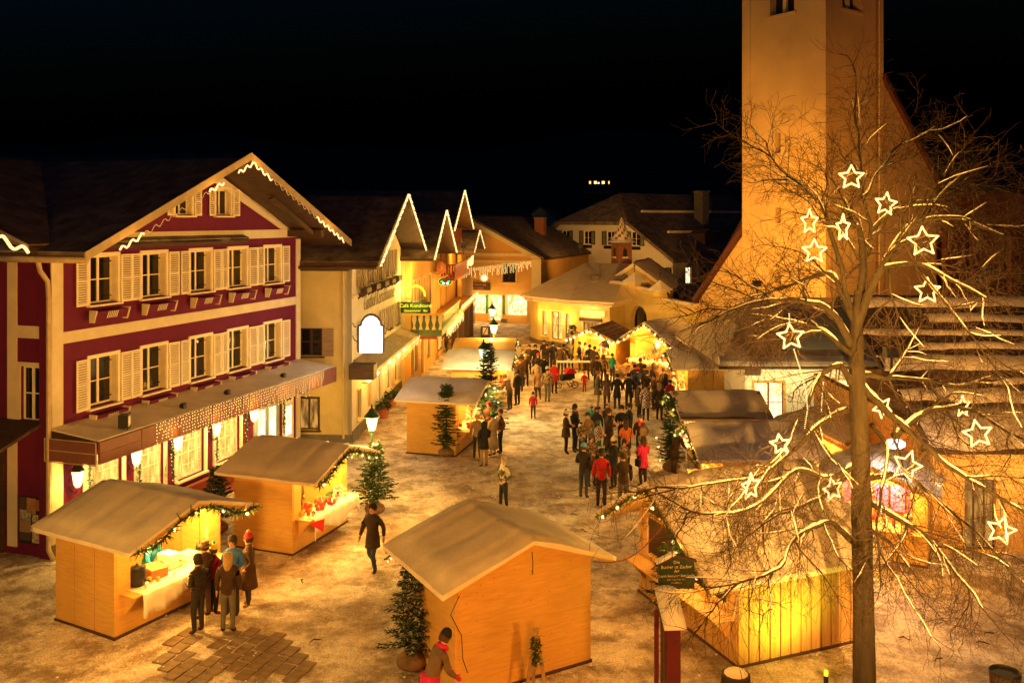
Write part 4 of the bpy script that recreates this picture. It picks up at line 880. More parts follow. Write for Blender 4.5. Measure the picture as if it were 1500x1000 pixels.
b = MB(); wall(b, [(0,0),(6.0,0),(6.0,8.8),(2.4,11.3),(0,9.4)], [(1.2,8.6,2.4,9.3)], 0, .3); FH.build(b, 'gable_wall', mat('pale_green_plaster', (.35,.42,.25), .9)); window(FH, 1.8, 8.6, 1.2, .7, .1, 'glass', 'white', 2, 1)
gable_roof(FH, 0, 6, 2.5, 9.2, 11.3, -.4, 9, .4, .15, 'roof', 'roofsnow', .1)
hu = thing('hillside_house', 'remote house on the dark hillside with a row of tiny lit windows', 'house', (40,398,24), 0)
q = MB(); q.box(-6,6,0,8,-8,3.6); q.prism([(-6.5,-.5,3.6),(6.5,-.5,3.6),(6.5,4,6),(-6.5,4,6)], (0,0,.2)); q.build('wall', M['darkwood'], hu)
for k,(x,wd,m_) in enumerate(((-5.4,.8,'litwarm'),(-3.2,1.2,'litwhite'),(-1.6,.8,'litwhite'),(.3,1.2,'litwhite'),(3.2,.5,'litdim'))):
    q = MB(); q.box(x,x+wd,-.1,-.02,1.6,2.8 if k != 2 else 2.3); q.build('lit_window', M['bulbsmall'] if k in (1,2,3) else M['signwarm'], hu)
# ---------------- shop behind the stalls, long snowy roof on the right ----------------
K = thing('white_walled_shop', 'white walled shop with a bright window under a thick snowy lean roof, beside the church', 'shop', (10.5,40,0), 0); FK = Face(K)
b = MB(); wall(b, [(0,0),(5.1,0),(5.1,3.0),(0,3.0)], [(.4,.35,1.75,2.2),(3.4,.2,4.7,2.3)], 0, .3); FK.build(b, 'front_wall', M['white'])
b = MB(); b.box(0,.3,.3,5,0,3.0); FK.build(b, 'side_wall', M['white'])
window(FK, 1.07,.35,1.35,1.85,.1,'litbright','redwood',2,2,None,.4,True,'ply',.08); window(FK,4.05,.2,1.3,2.1,.1,'litbright','white',2,2,None,.4,False,'ply',.08,name='shop_door')
q = MB(); q.box(.0,.7,-.06,0,2.5,2.95); FK.build(q, 'beam', M['darkwood'])
V = [(-1.35,-.8,3.05),(6.0,-.8,3.05),(6.0,4.6,5.55),(1.5,4.6,5.55),(-1.35,10,3.05),(6.0,10,3.05)]; q = MB(); q.add(V, [(0,1,2,3),(0,3,4),(4,3,2,5)]); q.add([(x,y,z-.15) for x,y,z in V], [(3,2,1,0),(4,3,0),(5,2,3,4)]); q.add([V[0],V[1],(6.0,-.8,2.9),(-1.35,-.8,2.9),V[4],(-1.35,10,2.9)], [(0,3,2,1),(0,4,5,3)]); FK.build(q, 'roof', M['darkwood'])
q = MB(); q.add([(-1.35,-.85,3.07),(6.0,-.85,3.07),(6.0,4.6,5.6),(1.5,4.6,5.6),(-1.35,10,3.1)], [(0,1,2,3),(0,3,4)]); FK.build(q, 'snow_cover', M['thinsnow']); q = MB(); q.prism([(-1.35,-.9,3.05),(-1.3,-.35,3.30),(-1.3,-.35,3.45),(-1.35,-.85,3.27)], (7.3,0,0)); FK.build(q, 'eave_snow', M['snow'], bevel=.04)
for x in (.4,1.4,2.6,4.0): light(K, (x,-1.1,2.3), 15, (1,.72,.25), .15)
Lh = thing('long_timber_house', 'long low house with a wide roof crossed by bands of slipped snow, right edge', 'house', (12.0,25.3,0), 0); FL = Face(Lh)
b = MB(); hl = [(3.4,1.55,4.2,2.5),(4.65,1.5,5.9,2.55),(7,1.5,8.2,2.55),(.9,.1,1.8,2.1)]
wall(b, [(0,0),(14,0),(14,3.5),(0,3.5)], hl, 0, .3); FL.build(b, 'front_wall', M['oplaster']); b = MB(); b.box(0,.3,.3,10,0,3.4); FL.build(b, 'side_wall', M['oplaster'])
for i,(x0,z0,x1,z1) in enumerate(hl): window(FL,(x0+x1)/2,z0,x1-x0,z1-z0,.12,'litwarm' if i in (1,2) else 'litdim','darkwood',3,1,None,.4,False,name='window' if i<3 else 'door')
q = MB(); q.box(4.3,6.4,-.06,0,2.6,3.3); q.box(4.5,6.1,-.06,0,.2,1.35); FL.build(q, 'dark_panel', M['darkwood'])
q = MB(); P = [(-1.0,3.25),(6,6.85),(12,4.2),(12,4.05),(6,6.68),(-1.0,3.08)]; q.prism([(-.5,y,z) for y,z in P], (16,0,0)); FL.build(q, 'roof', M['roof'])
def roofz(y): return 3.27+(y+1.0)*(3.58/7)
rnd = random.Random(4)
for (y0, y1, th, xa, xb) in ((-1.05,.5,.2,-.55,15.5),(.75,1.25,.16,-.5,5),(1.5,1.75,.1,2.5,15.4),(2.15,2.75,.16,-.5,15.4),(3.15,3.4,.1,1,15.4),(3.8,4.05,.1,-.5,9),(4.5,4.9,.12,2,15.4),(5.3,5.75,.2,-.5,15.4)):
    q = MB(); n = 60; P = []
    for i in range(n+1):
        x = xa+(xb-xa)*i/n; wv = .13*nz(x, y0*3, 0, .7)+.05*nz(x, y0, 1, 2.6); a = y0+wv; c = y1+wv*.5+.1*nz(x,y1,4,.9); t_ = th*(1+.4*nz(x,y0,9,1.3)); row = []
        for f, hgt in ((0,.0),(.06,.75),(.3,1),(.7,.95),(.95,.6),(1,0)):
            y = a+(c-a)*f; row.append((x, y, roofz(y)+t_*hgt-.01))
        P.append(row)
    for r_ in P: q.v += r_
    for i in range(n):
        for j in range(5): q.f.append([i*6+j,(i+1)*6+j,(i+1)*6+j+1,i*6+j+1]); q.m.append(0)
    FL.build(q, 'snow_band', M['dirty_snow'], smooth=True)
for x in (-.3,1.6,3.0): light(Lh, (x,-.9,2.2), 16, (1,.6,.2), .15)

# ---------------- market stalls ----------------
def goods_mb(kind, rnd, n, L0, L1, D):
    """small wares along a counter (local x = depth 0..D, y from L0 to L1, z=0 the counter top)"""
def hut(name, label, loc, rz, w=3.1, d=2.1, ze=2.24, za=2.74, fo=.9, bo=.35, so=.32, snow='dirty_snow', st=.13, wl='ply', panels=3, counter=True, boards=None, pw=45, seed=0, lit=True, closed=False, group=None, tree_roof=None, bare=False):
    t = thing(name, label, 'market stall', loc, R(rz), group); F = Face(t); rnd = random.Random(seed)
    x0, x1 = -d/2, d/2; hw = w/2; zc = 1.0; th = .05
    def zr(y): return za-(za-ze)*abs(y)/hw
    # eave side walls, in upright panels
    for s in (-1, 1):
        for i in range(panels):
            a = x0+(d)*i/panels; c = x0+d*(i+1)/panels; q = MB(); gp = .017 if boards else .013
            q.box(a+gp, c-gp, s*hw-(th if s > 0 else 0), s*hw+(0 if s > 0 else th), .06, ze-.02)
            o = q.build('wall_panel', M[wl], t)
    # back gable
    if boards:
        k = int(w/.28)
        for i in range(k):
            y0_ = -hw+w*i/k; y1_ = -hw+w*(i+1)/k; q = MB(); j = rnd.uniform(0,.012)
            q.prism([(x0-j,y0_+.016,.06),(x0-j,y1_-.016,.06),(x0-j,y1_-.016,zr(y1_)-.03),(x0-j,y0_+.016,zr(y0_)-.03)], (th,0,0)); q.build('board', M[boards], t)
    else:
        q = MB(); q.prism([(x0,-hw+th,.06),(x0,hw-th,.06),(x0,hw-th,ze-.02),(x0,0,za-.05),(x0,-hw+th,ze-.02)], (th,0,0)); q.build('back_wall', M[wl], t)
    if boards:
        for s in (-1,1): q = MB(); q.box(x0+.06,x1-.06,s*(hw-.065)-.005,s*(hw-.065)+.005,.06,ze-.05); q.build('gap_backing', M['darkwood'], t)  # added dark sheet, keeps inside light from showing through the board gaps
    elif panels > 1:
        for s in (-1,1):
            for i in range(1, panels): q = MB(); xx = x0+d*i/panels; q.box(xx-.03,xx+.03,s*(hw-.03)-.005,s*(hw-.03)+.005,.06,ze-.05); q.build('seam_backing', M['darkwood'], t)  # dark strip added behind each panel gap so the seam reads dark
    q = MB(); q.box(x0-.02,x1+.02,-hw-.02,hw+.02,-.02,.06); q.build('floor_frame', M['darkwood'], t)
    # front
    if closed:
        q = MB(); q.prism([(x1-th,-hw+th,.06),(x1-th,hw-th,.06),(x1-th,hw-th,ze-.02),(x1-th,0,za-.05),(x1-th,-hw+th,ze-.02)], (th,0,0)); q.build('front_wall', M[wl], t)
    else:
        if boards == 'hboard' or wl == 'hb': pass
        if boards:
            for i in range(14):
                a_ = -hw+th+(w-2*th)*i/14; q = MB(); q.box(x1-th,x1,a_+.014,a_+(w-2*th)/14-.014,.06,zc+.12); q.build('board', M[wl], t)
        q = MB(); q.box(x1-th-(.03 if boards else 0),x1-(th+.004 if boards else 0),-hw+th,hw-th,.06,zc-.03); q.build('counter_front', M['darkwood' if boards else wl], t)
        for s in (-1,1):
            q = MB(); a, c = sorted((s*(hw-.42), s*(hw-th))); q.box(x1-th+.002,x1-.002,a,c,zc-.03,ze-.04); q.build('front_post_panel', M[wl], t)
        q = MB(); q.prism([(x1-th,-hw+th,ze-.04),(x1-th,hw-th,ze-.04),(x1-th,0,za-.07)], (th,0,0))
        q = MB(); q.beam((x1-.03,-hw+.05,ze-.04),(x1-.03,hw-.05,ze-.04),.07,.09); q.build('lintel', M[wl], t)
        q = MB(); q.box(x1-.3,x1+.5,-hw+.12,hw-.12,zc-.03,zc); c_ = q.build('counter', M[wl], t)
        for s in (-1,1):
            q = MB(); q.prism([(x1,s*(hw-.3)-.02,.45),(x1+.45,s*(hw-.3)-.02,.97),(x1,s*(hw-.3)-.02,.97)], (0,.04,0)); q.build('bracket', M[wl], t)
    # roof boards and snow
    X0 = x0-bo; X1 = x1+fo; sl = (za-ze)/hw; ye = hw+so; zb = ze-sl*so
    for s in (-1,1):
        q = MB(); q.prism([(X0,s*ye,zb),(X0,0,za),(X0,0,za+.06),(X0,s*ye,zb+.06)], (X1-X0,0,0)); q.build('roof_slope', M['plank'] if bare else M[wl], t)
        q = MB(); q.prism([(X1+.002,s*(ye+.0),zb-.08),(X1+.002,0,za-.06),(X1+.002,0,za+.07),(X1+.002,s*(ye+.0),zb+.05)], (.03,0,0)); q.build('barge_board', M[wl], t)
        if bare:
            for i in range(5):
                f0, f1 = i/5, (i+1)/5; q = MB()
                def pp(f): return (s*ye*(1-f), zb+(za-zb)*f)
                a, c = pp(f0), pp(f1-.02); q.prism([(X0,a[0],a[1]+.075),(X0,c[0],c[1]+.065),(X0,c[0],c[1]+.085),(X0,a[0],a[1]+.1)], (X1-X0,0,0)); q.build('roof_board', M['plank'], t)
    q = MB(); N = 22; K_ = 16; top = []; ov = .05
    for i in range(N+1):
        x = X0-ov+(X1-X0+2*ov)*i/N
        for j in range(-K_, K_+1):
            f = j/K_; y = f*(ye+ov); zz = za+.06-(za-zb)*abs(f)*(ye+ov)/ye
            if abs(j) <= 2: zz -= .015
            e = 1-max(0,(abs(f)-.72)/.28)**2.2; g = 1-max(0,(abs(2*i/N-1)-.75)/.25)**2.2
            sag = 1+.5*nz(x, y, seed*3.1, .8)-.24*(1 if (i%7 == 3 and not bare) else 0)
            top.append((x, y, zz+st*max(.5, min(e, g))*max(.35, sag)))
    Wd = 2*K_+1; q.v += top
    for i in range(N):
        for j in range(Wd-1): q.f.append([i*Wd+j,(i+1)*Wd+j,(i+1)*Wd+j+1,i*Wd+j+1]); q.m.append(0)
    base = [(x, y, za+.045-(za-zb)*abs(y)/(ye)) for (x, y, z) in top]; nb = len(top)+len(top); q.v += top; q.v += base; tn = len(top)
    def rim(idx):
        for a, c in zip(idx[:-1], idx[1:]): q.f.append([tn+a, tn+c, nb+c, nb+a]); q.m.append(0)
    rim(list(range(Wd))[::-1]); rim([N*Wd+j for j in range(Wd)]); rim([i*Wd for i in range(N+1)]); rim([i*Wd+Wd-1 for i in range(N+1)][::-1])
    q.build('snow_cover', M['roofboards'] if bare and False else M[snow], t, smooth=True)
    if lit:
        bm = cached(('bulb','bulb'), lambda: (lambda z: (z.ball((0,0,0), 1, 8), z.mesh('bulb', M['bulb'], True))[1])(MB()))
        inst('bulb', bm, t, (x1-.5,0,za-.35), 0, (.05,)*3); light(t, (x1-.5,-.1,za-.5), pw*1.8, (1,.56,.12), .06)
        light(t, (x1+.35,.6,ze-.05), pw*.9, (1,.56,.12), .06)
    t['_'] = 0; del t['_']
    return t
def cloth(t_name, label, loc, rz, w, depth=.55, drop=.4, mt='cloth_white', seed=0, z=1.012, x=.0):
    """tablecloth over a counter: folds down over the front with waves"""
    q = MB(); n = 40; rows = [(0,0),(depth*.5,0),(depth,0.0),(depth+.03,-.03),(depth+.05,-.15),(depth+.045,-.3),(depth+.05,-drop)]
    for i in range(n+1):
        y = -w/2+w*i/n
        for k,(xx,zz) in enumerate(rows):
            wv = .03*math.sin(i*.9+seed)*(max(0,k-2)/4)+.02*math.sin(i*2.3)*(max(0,k-2)/4)
            dz = zz*(1+.25*math.sin(i*.23+seed)+ (.35 if i in (0,1,n-1,n) else 0))
            q.v.append((x+xx+wv, y, z+dz))
    m = len(rows)
    for i in range(n):
        for k in range(m-1): q.f.append([i*m+k, i*m+k+1, (i+1)*m+k+1, (i+1)*m+k]); q.m.append(0)
    o = q.build(t_name, M[mt], None, loc, R(rz), smooth=True); md = o.modifiers.new('thick','SOLIDIFY'); md.thickness = .008
    tag(o, label, 'tablecloth'); return o
def hutpos(N, f, n, w, d):
    N = Vector((*N,0)); f = Vector((*f,0)).normalized(); n = Vector((*n,0)).normalized()
    c = N+f*w/2-n*d/2; return c, math.degrees(math.atan2(n.y, n.x))
HP = {}
def mk(key, pos, **k):
    c, a = pos; HP[key] = (c, a, k.get('w',3.1), k.get('d',2.1), k.get('ze',2.24), k.get('za',2.74)); return hut(loc=c, rz=a, **k)
def hp(key, x, y, z=0):
    c, a, *_ = HP[key]; return Matrix.Translation(c) @ Matrix.Rotation(R(a), 4, 'Z') @ Vector((x, y, z))
mk('drinks', hutpos((-8.99,20.08),(.4714,.881),(.881,-.4714),3.15,2.1), name='market_stall', label='wooden drinks stall with a white tablecloth, nearest the left edge', w=3.15, seed=1, pw=60, group='wooden market stalls')
mk('red', hutpos((-6.2,25.1),(.34,.94),(.94,-.34),3.0,2.0), name='market_stall', label='wooden stall full of red Christmas wares before the red guesthouse', w=3.0, d=2.0, seed=2, panels=1, pw=60, group='wooden market stalls')
mk('fir', hutpos((-2.26,35.6),(.24,.97),(.97,-.24),3.0,2.1), name='market_stall', label='wooden stall with a fir tree standing before its closed side, middle left', seed=3, panels=1, w=3.0, pw=45, group='wooden market stalls')
mk('pale', hutpos((-.95,43.7),(.1,.995),(.995,-.1),3.0,2.1), name='market_stall', label='stall with a pale snowy roof lit by the street lamp beside it', seed=4, panels=1, w=3.0, snow='snow', group='wooden market stalls', pw=40)
mk('amber', hutpos((-.85,48.6),(.1,.995),(.995,-.1),3.0,2.1), name='market_stall', label='stall with an amber coloured roof behind the pale roofed one', seed=5, panels=1, w=3.0, st=.03, group='wooden market stalls', pw=40, snow='ambersheet' if 'ambersheet' in M else 'oplaster')
cF = Vector((-1.12,17.5,0))+Vector((.87,.494,0))*1.62+Vector((-.494,.87,0))*1.0
mk('front', (cF, math.degrees(math.atan2(.87,-.494))), name='market_stall', label='closed stall seen from behind with an orange lit gable and snow roof, bottom middle', w=3.24, d=2.0, ze=2.3, za=2.86, fo=.75, bo=.28, so=.38, seed=6, panels=1, lit=False, snow='dirty_snow', st=.16, group='wooden market stalls')
cG = Vector((4.79,18.8,0))+Vector((-.37,.93,0))*2.1+Vector((.93,.37,0))*1.65
mk('board', (cG, -158.3), name='market_stall', label='large stall of upright boards under thick snow beside the lime tree', w=4.2, d=3.3, ze=2.15, za=3.35, fo=.95, bo=.4, so=.45, st=.2, seed=7, wl='plyv', panels=12, boards='plyv', pw=30, group='wooden market stalls')
mk('tiled', ((Vector((8.15,34.4,0))), 180), name='market_stall', label='stall with a boarded roof showing through thin snow, right of the crowd', w=3.2, d=2.1, ze=2.24, za=2.8, seed=8, panels=1, bare=True, st=.07, pw=45, group='wooden market stalls', snow='dirty_snow')
mk('brown', ((Vector((7.9,28.8,0))), 180), name='market_stall', label='stall with a wide plain brown snow roof behind the bare lime branches', w=3.2, d=2.9, ze=2.24, za=2.8, fo=.75, seed=9, panels=2, pw=50, group='wooden market stalls')
mk('corner', ((Vector((9.95,45.5,0))), 180), name='market_stall', label='stall with yellow board side below the church wall, right of the lit stalls', w=3.2, d=2.5, ze=2.2, za=2.75, fo=.75, seed=10, panels=2, pw=40, group='wooden market stalls')
mk('glow', ((Vector((9.46,54.5,0))), -136.8), name='market_stall', label='brightly glowing stall with a garlanded gable and purple tinted roof snow', w=3.7, d=2.4, ze=2.2, za=3.3, so=.42, seed=11, panels=1, pw=130, group='wooden market stalls', snow='snow')
mk('left', ((Vector((5.85,57.2,0))), -115.5), name='market_stall', label='glowing stall before the arched churchyard gate with a string of bulbs', w=2.8, d=3.0, ze=2.1, za=2.75, seed=12, panels=1, pw=130, bare=True, st=.03, group='wooden market stalls', snow='thinsnow' if 'thinsnow' in M else 'roofsnow')
mk('toys', ((Vector((10.5,31.0,0))), -125), name='market_stall', label='bright stall with red and white goods seen through branches left of the lime trunk', w=2.6, d=1.8, seed=13, panels=1, pw=90, group='wooden market stalls')
mk('pink', ((Vector((10.6,25.6,0))), -118), name='market_stall', label='stall lit pink and violet behind the branches right of the lime trunk', w=2.6, d=1.8, seed=14, panels=1, pw=70, group='wooden market stalls')
# horizontal boards on the glowing stall front
c, a, w_, d_, ze_, za_ = HP['glow']
for o in list(bpy.data.objects):
    if o.parent and o.parent.get('label','').startswith('brightly glowing') and o.name.startswith('counter_front'):
        for i in range(6):
            q = MB(); q.box(d_/2-.04+.04,d_/2+.065,-w_/2+.06,w_/2-.06,.07+i*.15,.07+i*.15+.14); q.build('board', M['ply'], o.parent)
# cloths and wares
cl = [('drinks',2.5,'white tablecloth on the counter of the drinks stall at the left','cloth_white',.42),('red',2.5,'white tablecloth with long front folds on the stall of red wares','cloth_white',.45),
      ('fir',2.2,'pale cloth on the counter beside the fir in the middle left','cloth_white',.06),('pale',2.2,'light cloth on the counter of the pale roofed stall','cloth_white',.1),('glow',3.0,'white cloth under the wares of the brightly glowing stall','cloth_white',.08),
      ('tiled',2.4,'white cloth with red goods on the stall right of the crowd','cloth_white',.35),('corner',2.4,'pale cloth on the stall below the church wall','cloth_white',.4),('brown',2.4,'pale cloth on the counter of the brown roofed stall','cloth_white',.3)]
for key, w_, lab, mt, dr_ in cl:
    c, a, ww, d_, ze_, za_ = HP[key]; q = hp(key, d_/2-.1, 0); cloth('tablecloth', lab, q, a, w_, .62, dr_, mt, seed=len(key))
def ware(name, me, label, key, x, y, z=1.03, sc=1, rz=None, group=None, cat=None):
    c, a, ww, d_, ze_, za_ = HP[key]; o = inst(name, me, None, hp(key, d_/2+x, y, z), R(a)+(random.uniform(-.4,.4) if rz is None else rz), (sc,)*3)
    return tag(o, label, cat or name.replace('_',' '), group)
def mesh_of(name, fn, m, smooth=True): q = MB(); fn(q); return q.mesh(name, m, smooth)
kettle = mesh_of('kettle', lambda q: (q.lathe([(.17,0),(.2,.08),(.21,.3),(.17,.38),(.2,.4),(.05,.46),(.03,.5)], 14), q.tube([(.2,0,.1),(.3,0,.12),(.32,0,.08)], .02, 5), q.tube([(-.2,0,.3),(-.27,0,.25),(-.2,0,.15)], .015, 5)), M['pot'])
cup = mesh_of('cup', lambda q: q.lathe([(.03,0),(.04,.1),(.034,.1),(.026,.01)], 10), M['white'])
cupc = mesh_of('cup', lambda q: q.lathe([(.035,0),(.045,.1),(.034,.1),(.026,.01)], 10), cmat((.6,.3,.1)))
boxm = mesh_of('box', lambda q: (q.box(-.22,.22,-.16,.16,0,.16), q.box(-.2,.2,-.14,.14,.16,.165)), [M['white']], False)
boxb = mesh_of('box', lambda q: q.box(-.28,.28,-.2,.2,0,.2), [M['clay']], False)
bottle = mesh_of('bottle', lambda q: q.lathe([(.035,0),(.038,.18),(.014,.24),(.014,.3)], 8), M['boardgreen'])
ball_r = mesh_of('bauble', lambda q: (q.ball((0,0,.05), .05, 8), q.lathe([(.015,.095),(.012,.115)], 6)), cmat((.55,.02,.03), .3))
ball_g = mesh_of('bauble', lambda q: (q.ball((0,0,.05), .05, 8), q.lathe([(.015,.095),(.012,.115)], 6)), cmat((.55,.35,.05), .3))
candle = mesh_of('candle', lambda q: q.lathe([(.04,0),(.04,.14),(.005,.145),(.004,.17)], 8), cmat((.55,.06,.05), .5))
figure = mesh_of('figurine', lambda q: (q.lathe([(.06,0),(.045,.1),(.02,.17)], 8), q.ball((0,0,.2), .04, 8), q.lathe([(.045,.22),(.01,.3)], 8)), cmat((.6,.5,.4)))
wreath = mesh_of('wreath', lambda q: [q.tube([(.12*math.cos(a_),.12*math.sin(a_),.04) for a_ in [R(i*30) for i in range(13)]], .045, 6)], M['needle'])
ware('kettle', kettle, 'round black mulled wine kettle at the near end of the drinks counter', 'drinks', -.02, -.95)
ware('kettle', mesh_of('kettle', lambda q: (q.lathe([(.1,0),(.12,.25),(.06,.3),(.02,.33)], 12), q.tube([(.1,0,.2),(.18,0,.25)], .015, 5)), M['metal']), 'small steel pot beside the black kettle on the drinks stall', 'drinks', -.2, -1.25)
for i,(x,y) in enumerate([(.25,-.6),(.32,-.2),(.1,-.7),(.3,-.95)]): ware('cup', cup if i%2 else cupc, 'small cup on the white cloth of the drinks stall', 'drinks', x, y, group='cups on the drinks stall')
for i,(x,y,z) in enumerate([(-.25,.15,1.03),(-.2,.75,1.03),(-.25,.15,1.2)]): ware('box', boxm, ['white carton under the others on the drinks stall','white carton at the far end of the drinks stall','topmost white carton stacked on the drinks stall'][i], 'drinks', x, y, z)
ware('box', boxb, 'open brown carton in the middle of the drinks stall', 'drinks', -.15, -.35)
for i in range(4): ware('bottle', bottle, 'slim green bottle at the back of the drinks stall', 'drinks', -.28, 1.05+i*.09, group='bottles on the drinks stall')
ware('price_sheet', mesh_of('sheet', lambda q: q.box(-.2,.2,-.003,.003,0,.3), M['white'], False), 'white price sheet pinned inside the drinks stall', 'drinks', -.06, 1.35, 1.45, rz=R(90), cat='paper')
rnd = random.Random(8)
for i in range(46): 
    k = rnd.choice([ball_r, ball_g, candle, ball_r]); nm = k.name.split('.')[0]
    ware(nm, k, {'bauble': 'shiny bauble among the red wares on the white cloth', 'candle': 'red candle among the red wares on the white cloth'}[nm], 'red', rnd.uniform(-.2,.4), -1.15+rnd.random()*1.3, 1.03, rnd.uniform(.9,1.5), group={'bauble':'baubles on the stall of red wares','candle':'candles on the stall of red wares'}[nm])
for i in range(16): ware('figurine', figure, 'small pale figurine on the white cloth of the red wares stall', 'red', rnd.uniform(-.2,.35), .2+rnd.random()*.9, 1.03, rnd.uniform(.7,1.1), group='figurines on the stall of red wares')
for i,(x,y,lab) in enumerate([(-.05,.25,'green wreath lying in the middle of the red wares stall'),(-.1,.75,'green wreath near the far end of the red wares stall')]): ware('wreath', wreath, lab, 'red', x, y, 1.03, 1.2)
ware('bowl', mesh_of('bowl', lambda q: q.lathe([(.06,0),(.17,.1),(.16,.1),(.05,.02)], 12), cmat((.08,.08,.2))), 'dark blue bowl at the far end of the red wares stall', 'red', -.05, 1.0, 1.03, 1.2)
ware('red_cloth_corner', mesh_of('cloth', lambda q: q.prism([(0,-.25,0),(.2,.25,0),(.25,.1,-.32)], (.01,0,0)), M['cloth_red'], False), 'red cloth corner hanging at the near end of the red wares counter', 'red', .55, -1.3, 1.0, rz=0, cat='cloth')
for key, n, L in (('fir',14,1.0),('pale',12,1.0),('glow',40,1.5),('left',26,1.0),('tiled',26,1.1),('corner',14,1.1),('brown',12,1.1),('toys',36,1.0),('pink',26,1.0)):
    for i in range(n):
        k = rnd.choice([ball_r, ball_g, candle, figure, figure]); nm = k.name.split('.')[0]; where = {'fir':'stall beside the fir','pale':'pale roofed stall','glow':'brightly glowing stall','left':'glowing stall before the gate','tiled':'thin snow roofed stall','corner':'stall below the church wall','brown':'brown roofed stall','toys':'bright stall left of the lime trunk','pink':'pink lit stall'}[key]
        ware(nm, k, 'small %s on the counter of the %s' % (nm, where), key, rnd.uniform(-.25,.4), rnd.uniform(-L,L), 1.03, rnd.uniform(.9,1.7), group='%ss on the %s' % (nm, where))
# shelves with wares in the glowing stall
c, a, w_, d_, ze_, za_ = HP['glow']; gt = [o for o in C.objects if o.get('label','').startswith('brightly glowing')][0]
for z in (1.25,1.55,1.85): q = MB(); q.box(-d_/2+.06,-d_/2+.4,-.2,1.6,z,z+.03); q.build('shelf', M['ply'], gt)
for i in range(36): ware('jar', cached('jar', lambda: mesh_of('jar', lambda q: q.lathe([(.05,0),(.055,.1),(.035,.13),(.035,.16)], 8), cmat((.6,.45,.2), .4))), 'small jar on the shelves in the brightly glowing stall', 'glow', -d_+.22, -.1+ (i%12)*.14, (1.28,1.58,1.88)[i//12], 1.1, group='jars in the brightly glowing stall')
t = tag(inst('balloon', mesh_of('balloon', lambda q: (q.ball((0,0,0), .38, 14, 0, (.8,.8,1.15)), q.lathe([(.03,-.48),(.005,-.42)], 6)), M['metal']), None, hp('glow', 1.45, .35, 1.75)), 'silver egg-shaped ornament hanging in the brightly glowing stall', 'ornament')
pb = thing('fabric_backdrop', 'pink cloths hanging in the violet lit stall by the lime tree', 'cloth', hp('pink', -.6, 0, 0), R(-118))
for i in range(5): q = MB(); q.box(0,.03,-1.1+i*.45,-.72+i*.45,1.0,1.9-(i%2)*.15); q.build('pink_cloth', cmat(((.5,.12,.22),(.45,.18,.35))[i%2]), pb)
light(pb, (.6,0,1.9), 28, (1,.55,.75), .1)
q = MB(); q.ball((0,0,0), .2, 10, 0, (1.5,1,.7)); o = q.build('globe_lamp', M['signwhite'], None, W(1311,650,24.2), smooth=True); tag(o, 'bright white oval lamp glowing right of the lime trunk', 'lamp')
light(None, W(1311,652,23.9), 16, (1,.9,.95), .2, 'lamp_light')
ts = thing('market_umbrella', 'bright red small awning among the goods left of the lime trunk', 'awning', hp('toys', 1.5, 0, 0), R(-125)); q = MB(); q.prism([(-.3,-.9,2.0),(.35,-.9,1.8),(.35,-.9,1.83),(-.3,-.9,2.03)], (0,1.5,0)); q.build('canopy', M['cloth_red'], ts); 
# garlands on stall gables
def gverge(key, label, lights, dens=70, r=.13, lr=.045, s=8, pw=0, drop=.05):
    c, a, w_, d_, ze_, za_ = HP[key]; fo = {'board':.95,'brown':.75,'corner':.75}.get(key,.9); x = d_/2+fo+.08; hw = w_/2; sl = (za_-ze_)/hw; pts = []
    for f in (-1.18,-.8,-.4,0,.4,.8,1.18): pts.append(hp(key, x, f*hw, za_-sl*abs(f)*hw-.06-drop*math.sin(abs(f)*9)))
    return garland('gable_garland', label, pts, r, dens, lights, seed=s, lr=lr, pw=pw)
gverge('drinks', 'fir garland across the open gable of the drinks stall', 5, 90, .17, s=2, pw=14, drop=.12)
gverge('red', 'lit fir garland along the gable of the stall of red wares', 8, 120, .17, s=3, pw=12)
gverge('fir', 'garland of bulbs along the gable of the stall beside the fir', 5, 50, s=4, pw=8)
gverge('pale', 'garland with bulbs on the pale roofed stall', 5, 50, s=5, pw=8)
gverge('amber', 'garland with bulbs on the amber roofed stall', 5, 50, s=6, pw=8)
gverge('glow', 'thick fir garland with large bulbs over the brightly glowing stall', 11, 90, .2, .08, s=7, pw=12)
gverge('left', 'garland with a bright string of bulbs on the stall before the churchyard gate', 12, 60, .14, .09, s=8, pw=14)
gverge('tiled', 'green garland with yellow lights at the stall right of the crowd', 6, 90, .18, s=9, pw=8)
gverge('corner', 'garland with bulbs at the stall below the church wall', 4, 60, .16, .07, s=10, pw=8)
gverge('brown', 'garland with bulbs on the brown roofed stall', 6, 60, .15, s=11, pw=10)
gverge('board', 'garland with glowing bulbs on the boarded stall by the green sign', 6, 50, .12, s=12, pw=6)
c, a, w_, d_, ze_, za_ = HP['front']; garland('light_string', 'short string of white lights under the far eave of the closed front stall', [hp('front', d_/2+.72, hw_, z) for hw_, z in ((2.05,1.98),(1.5,2.2),(.6,2.6))], .05, 20, 14, lm='bulb', lr=.022, seed=15)
wr_ = MB(); p0 = hp('front', -1.28, -.0, 2.75); wr_.tube([(-.02,0,0),(0,.05,-.25),(-.01,-.03,-.45)], .01, 4); o = wr_.build('cable_end', M['iron'], None, p0); tag(o, 'frayed cable hanging from the ridge of the closed front stall', 'cable')
cb = MB(); P = [W(673,872,17.35),W(660,900,17.3),W(676,930,17.32),W(678,965,17.2),W(685,985,17.1)]; o0_ = P[0]; cb.tube([p-o0_ for p in P], .009, 4); o = cb.build('power_cable', M['iron'], None, o0_); tag(o, 'thin dark cable hanging down the corner of the closed front stall', 'cable')
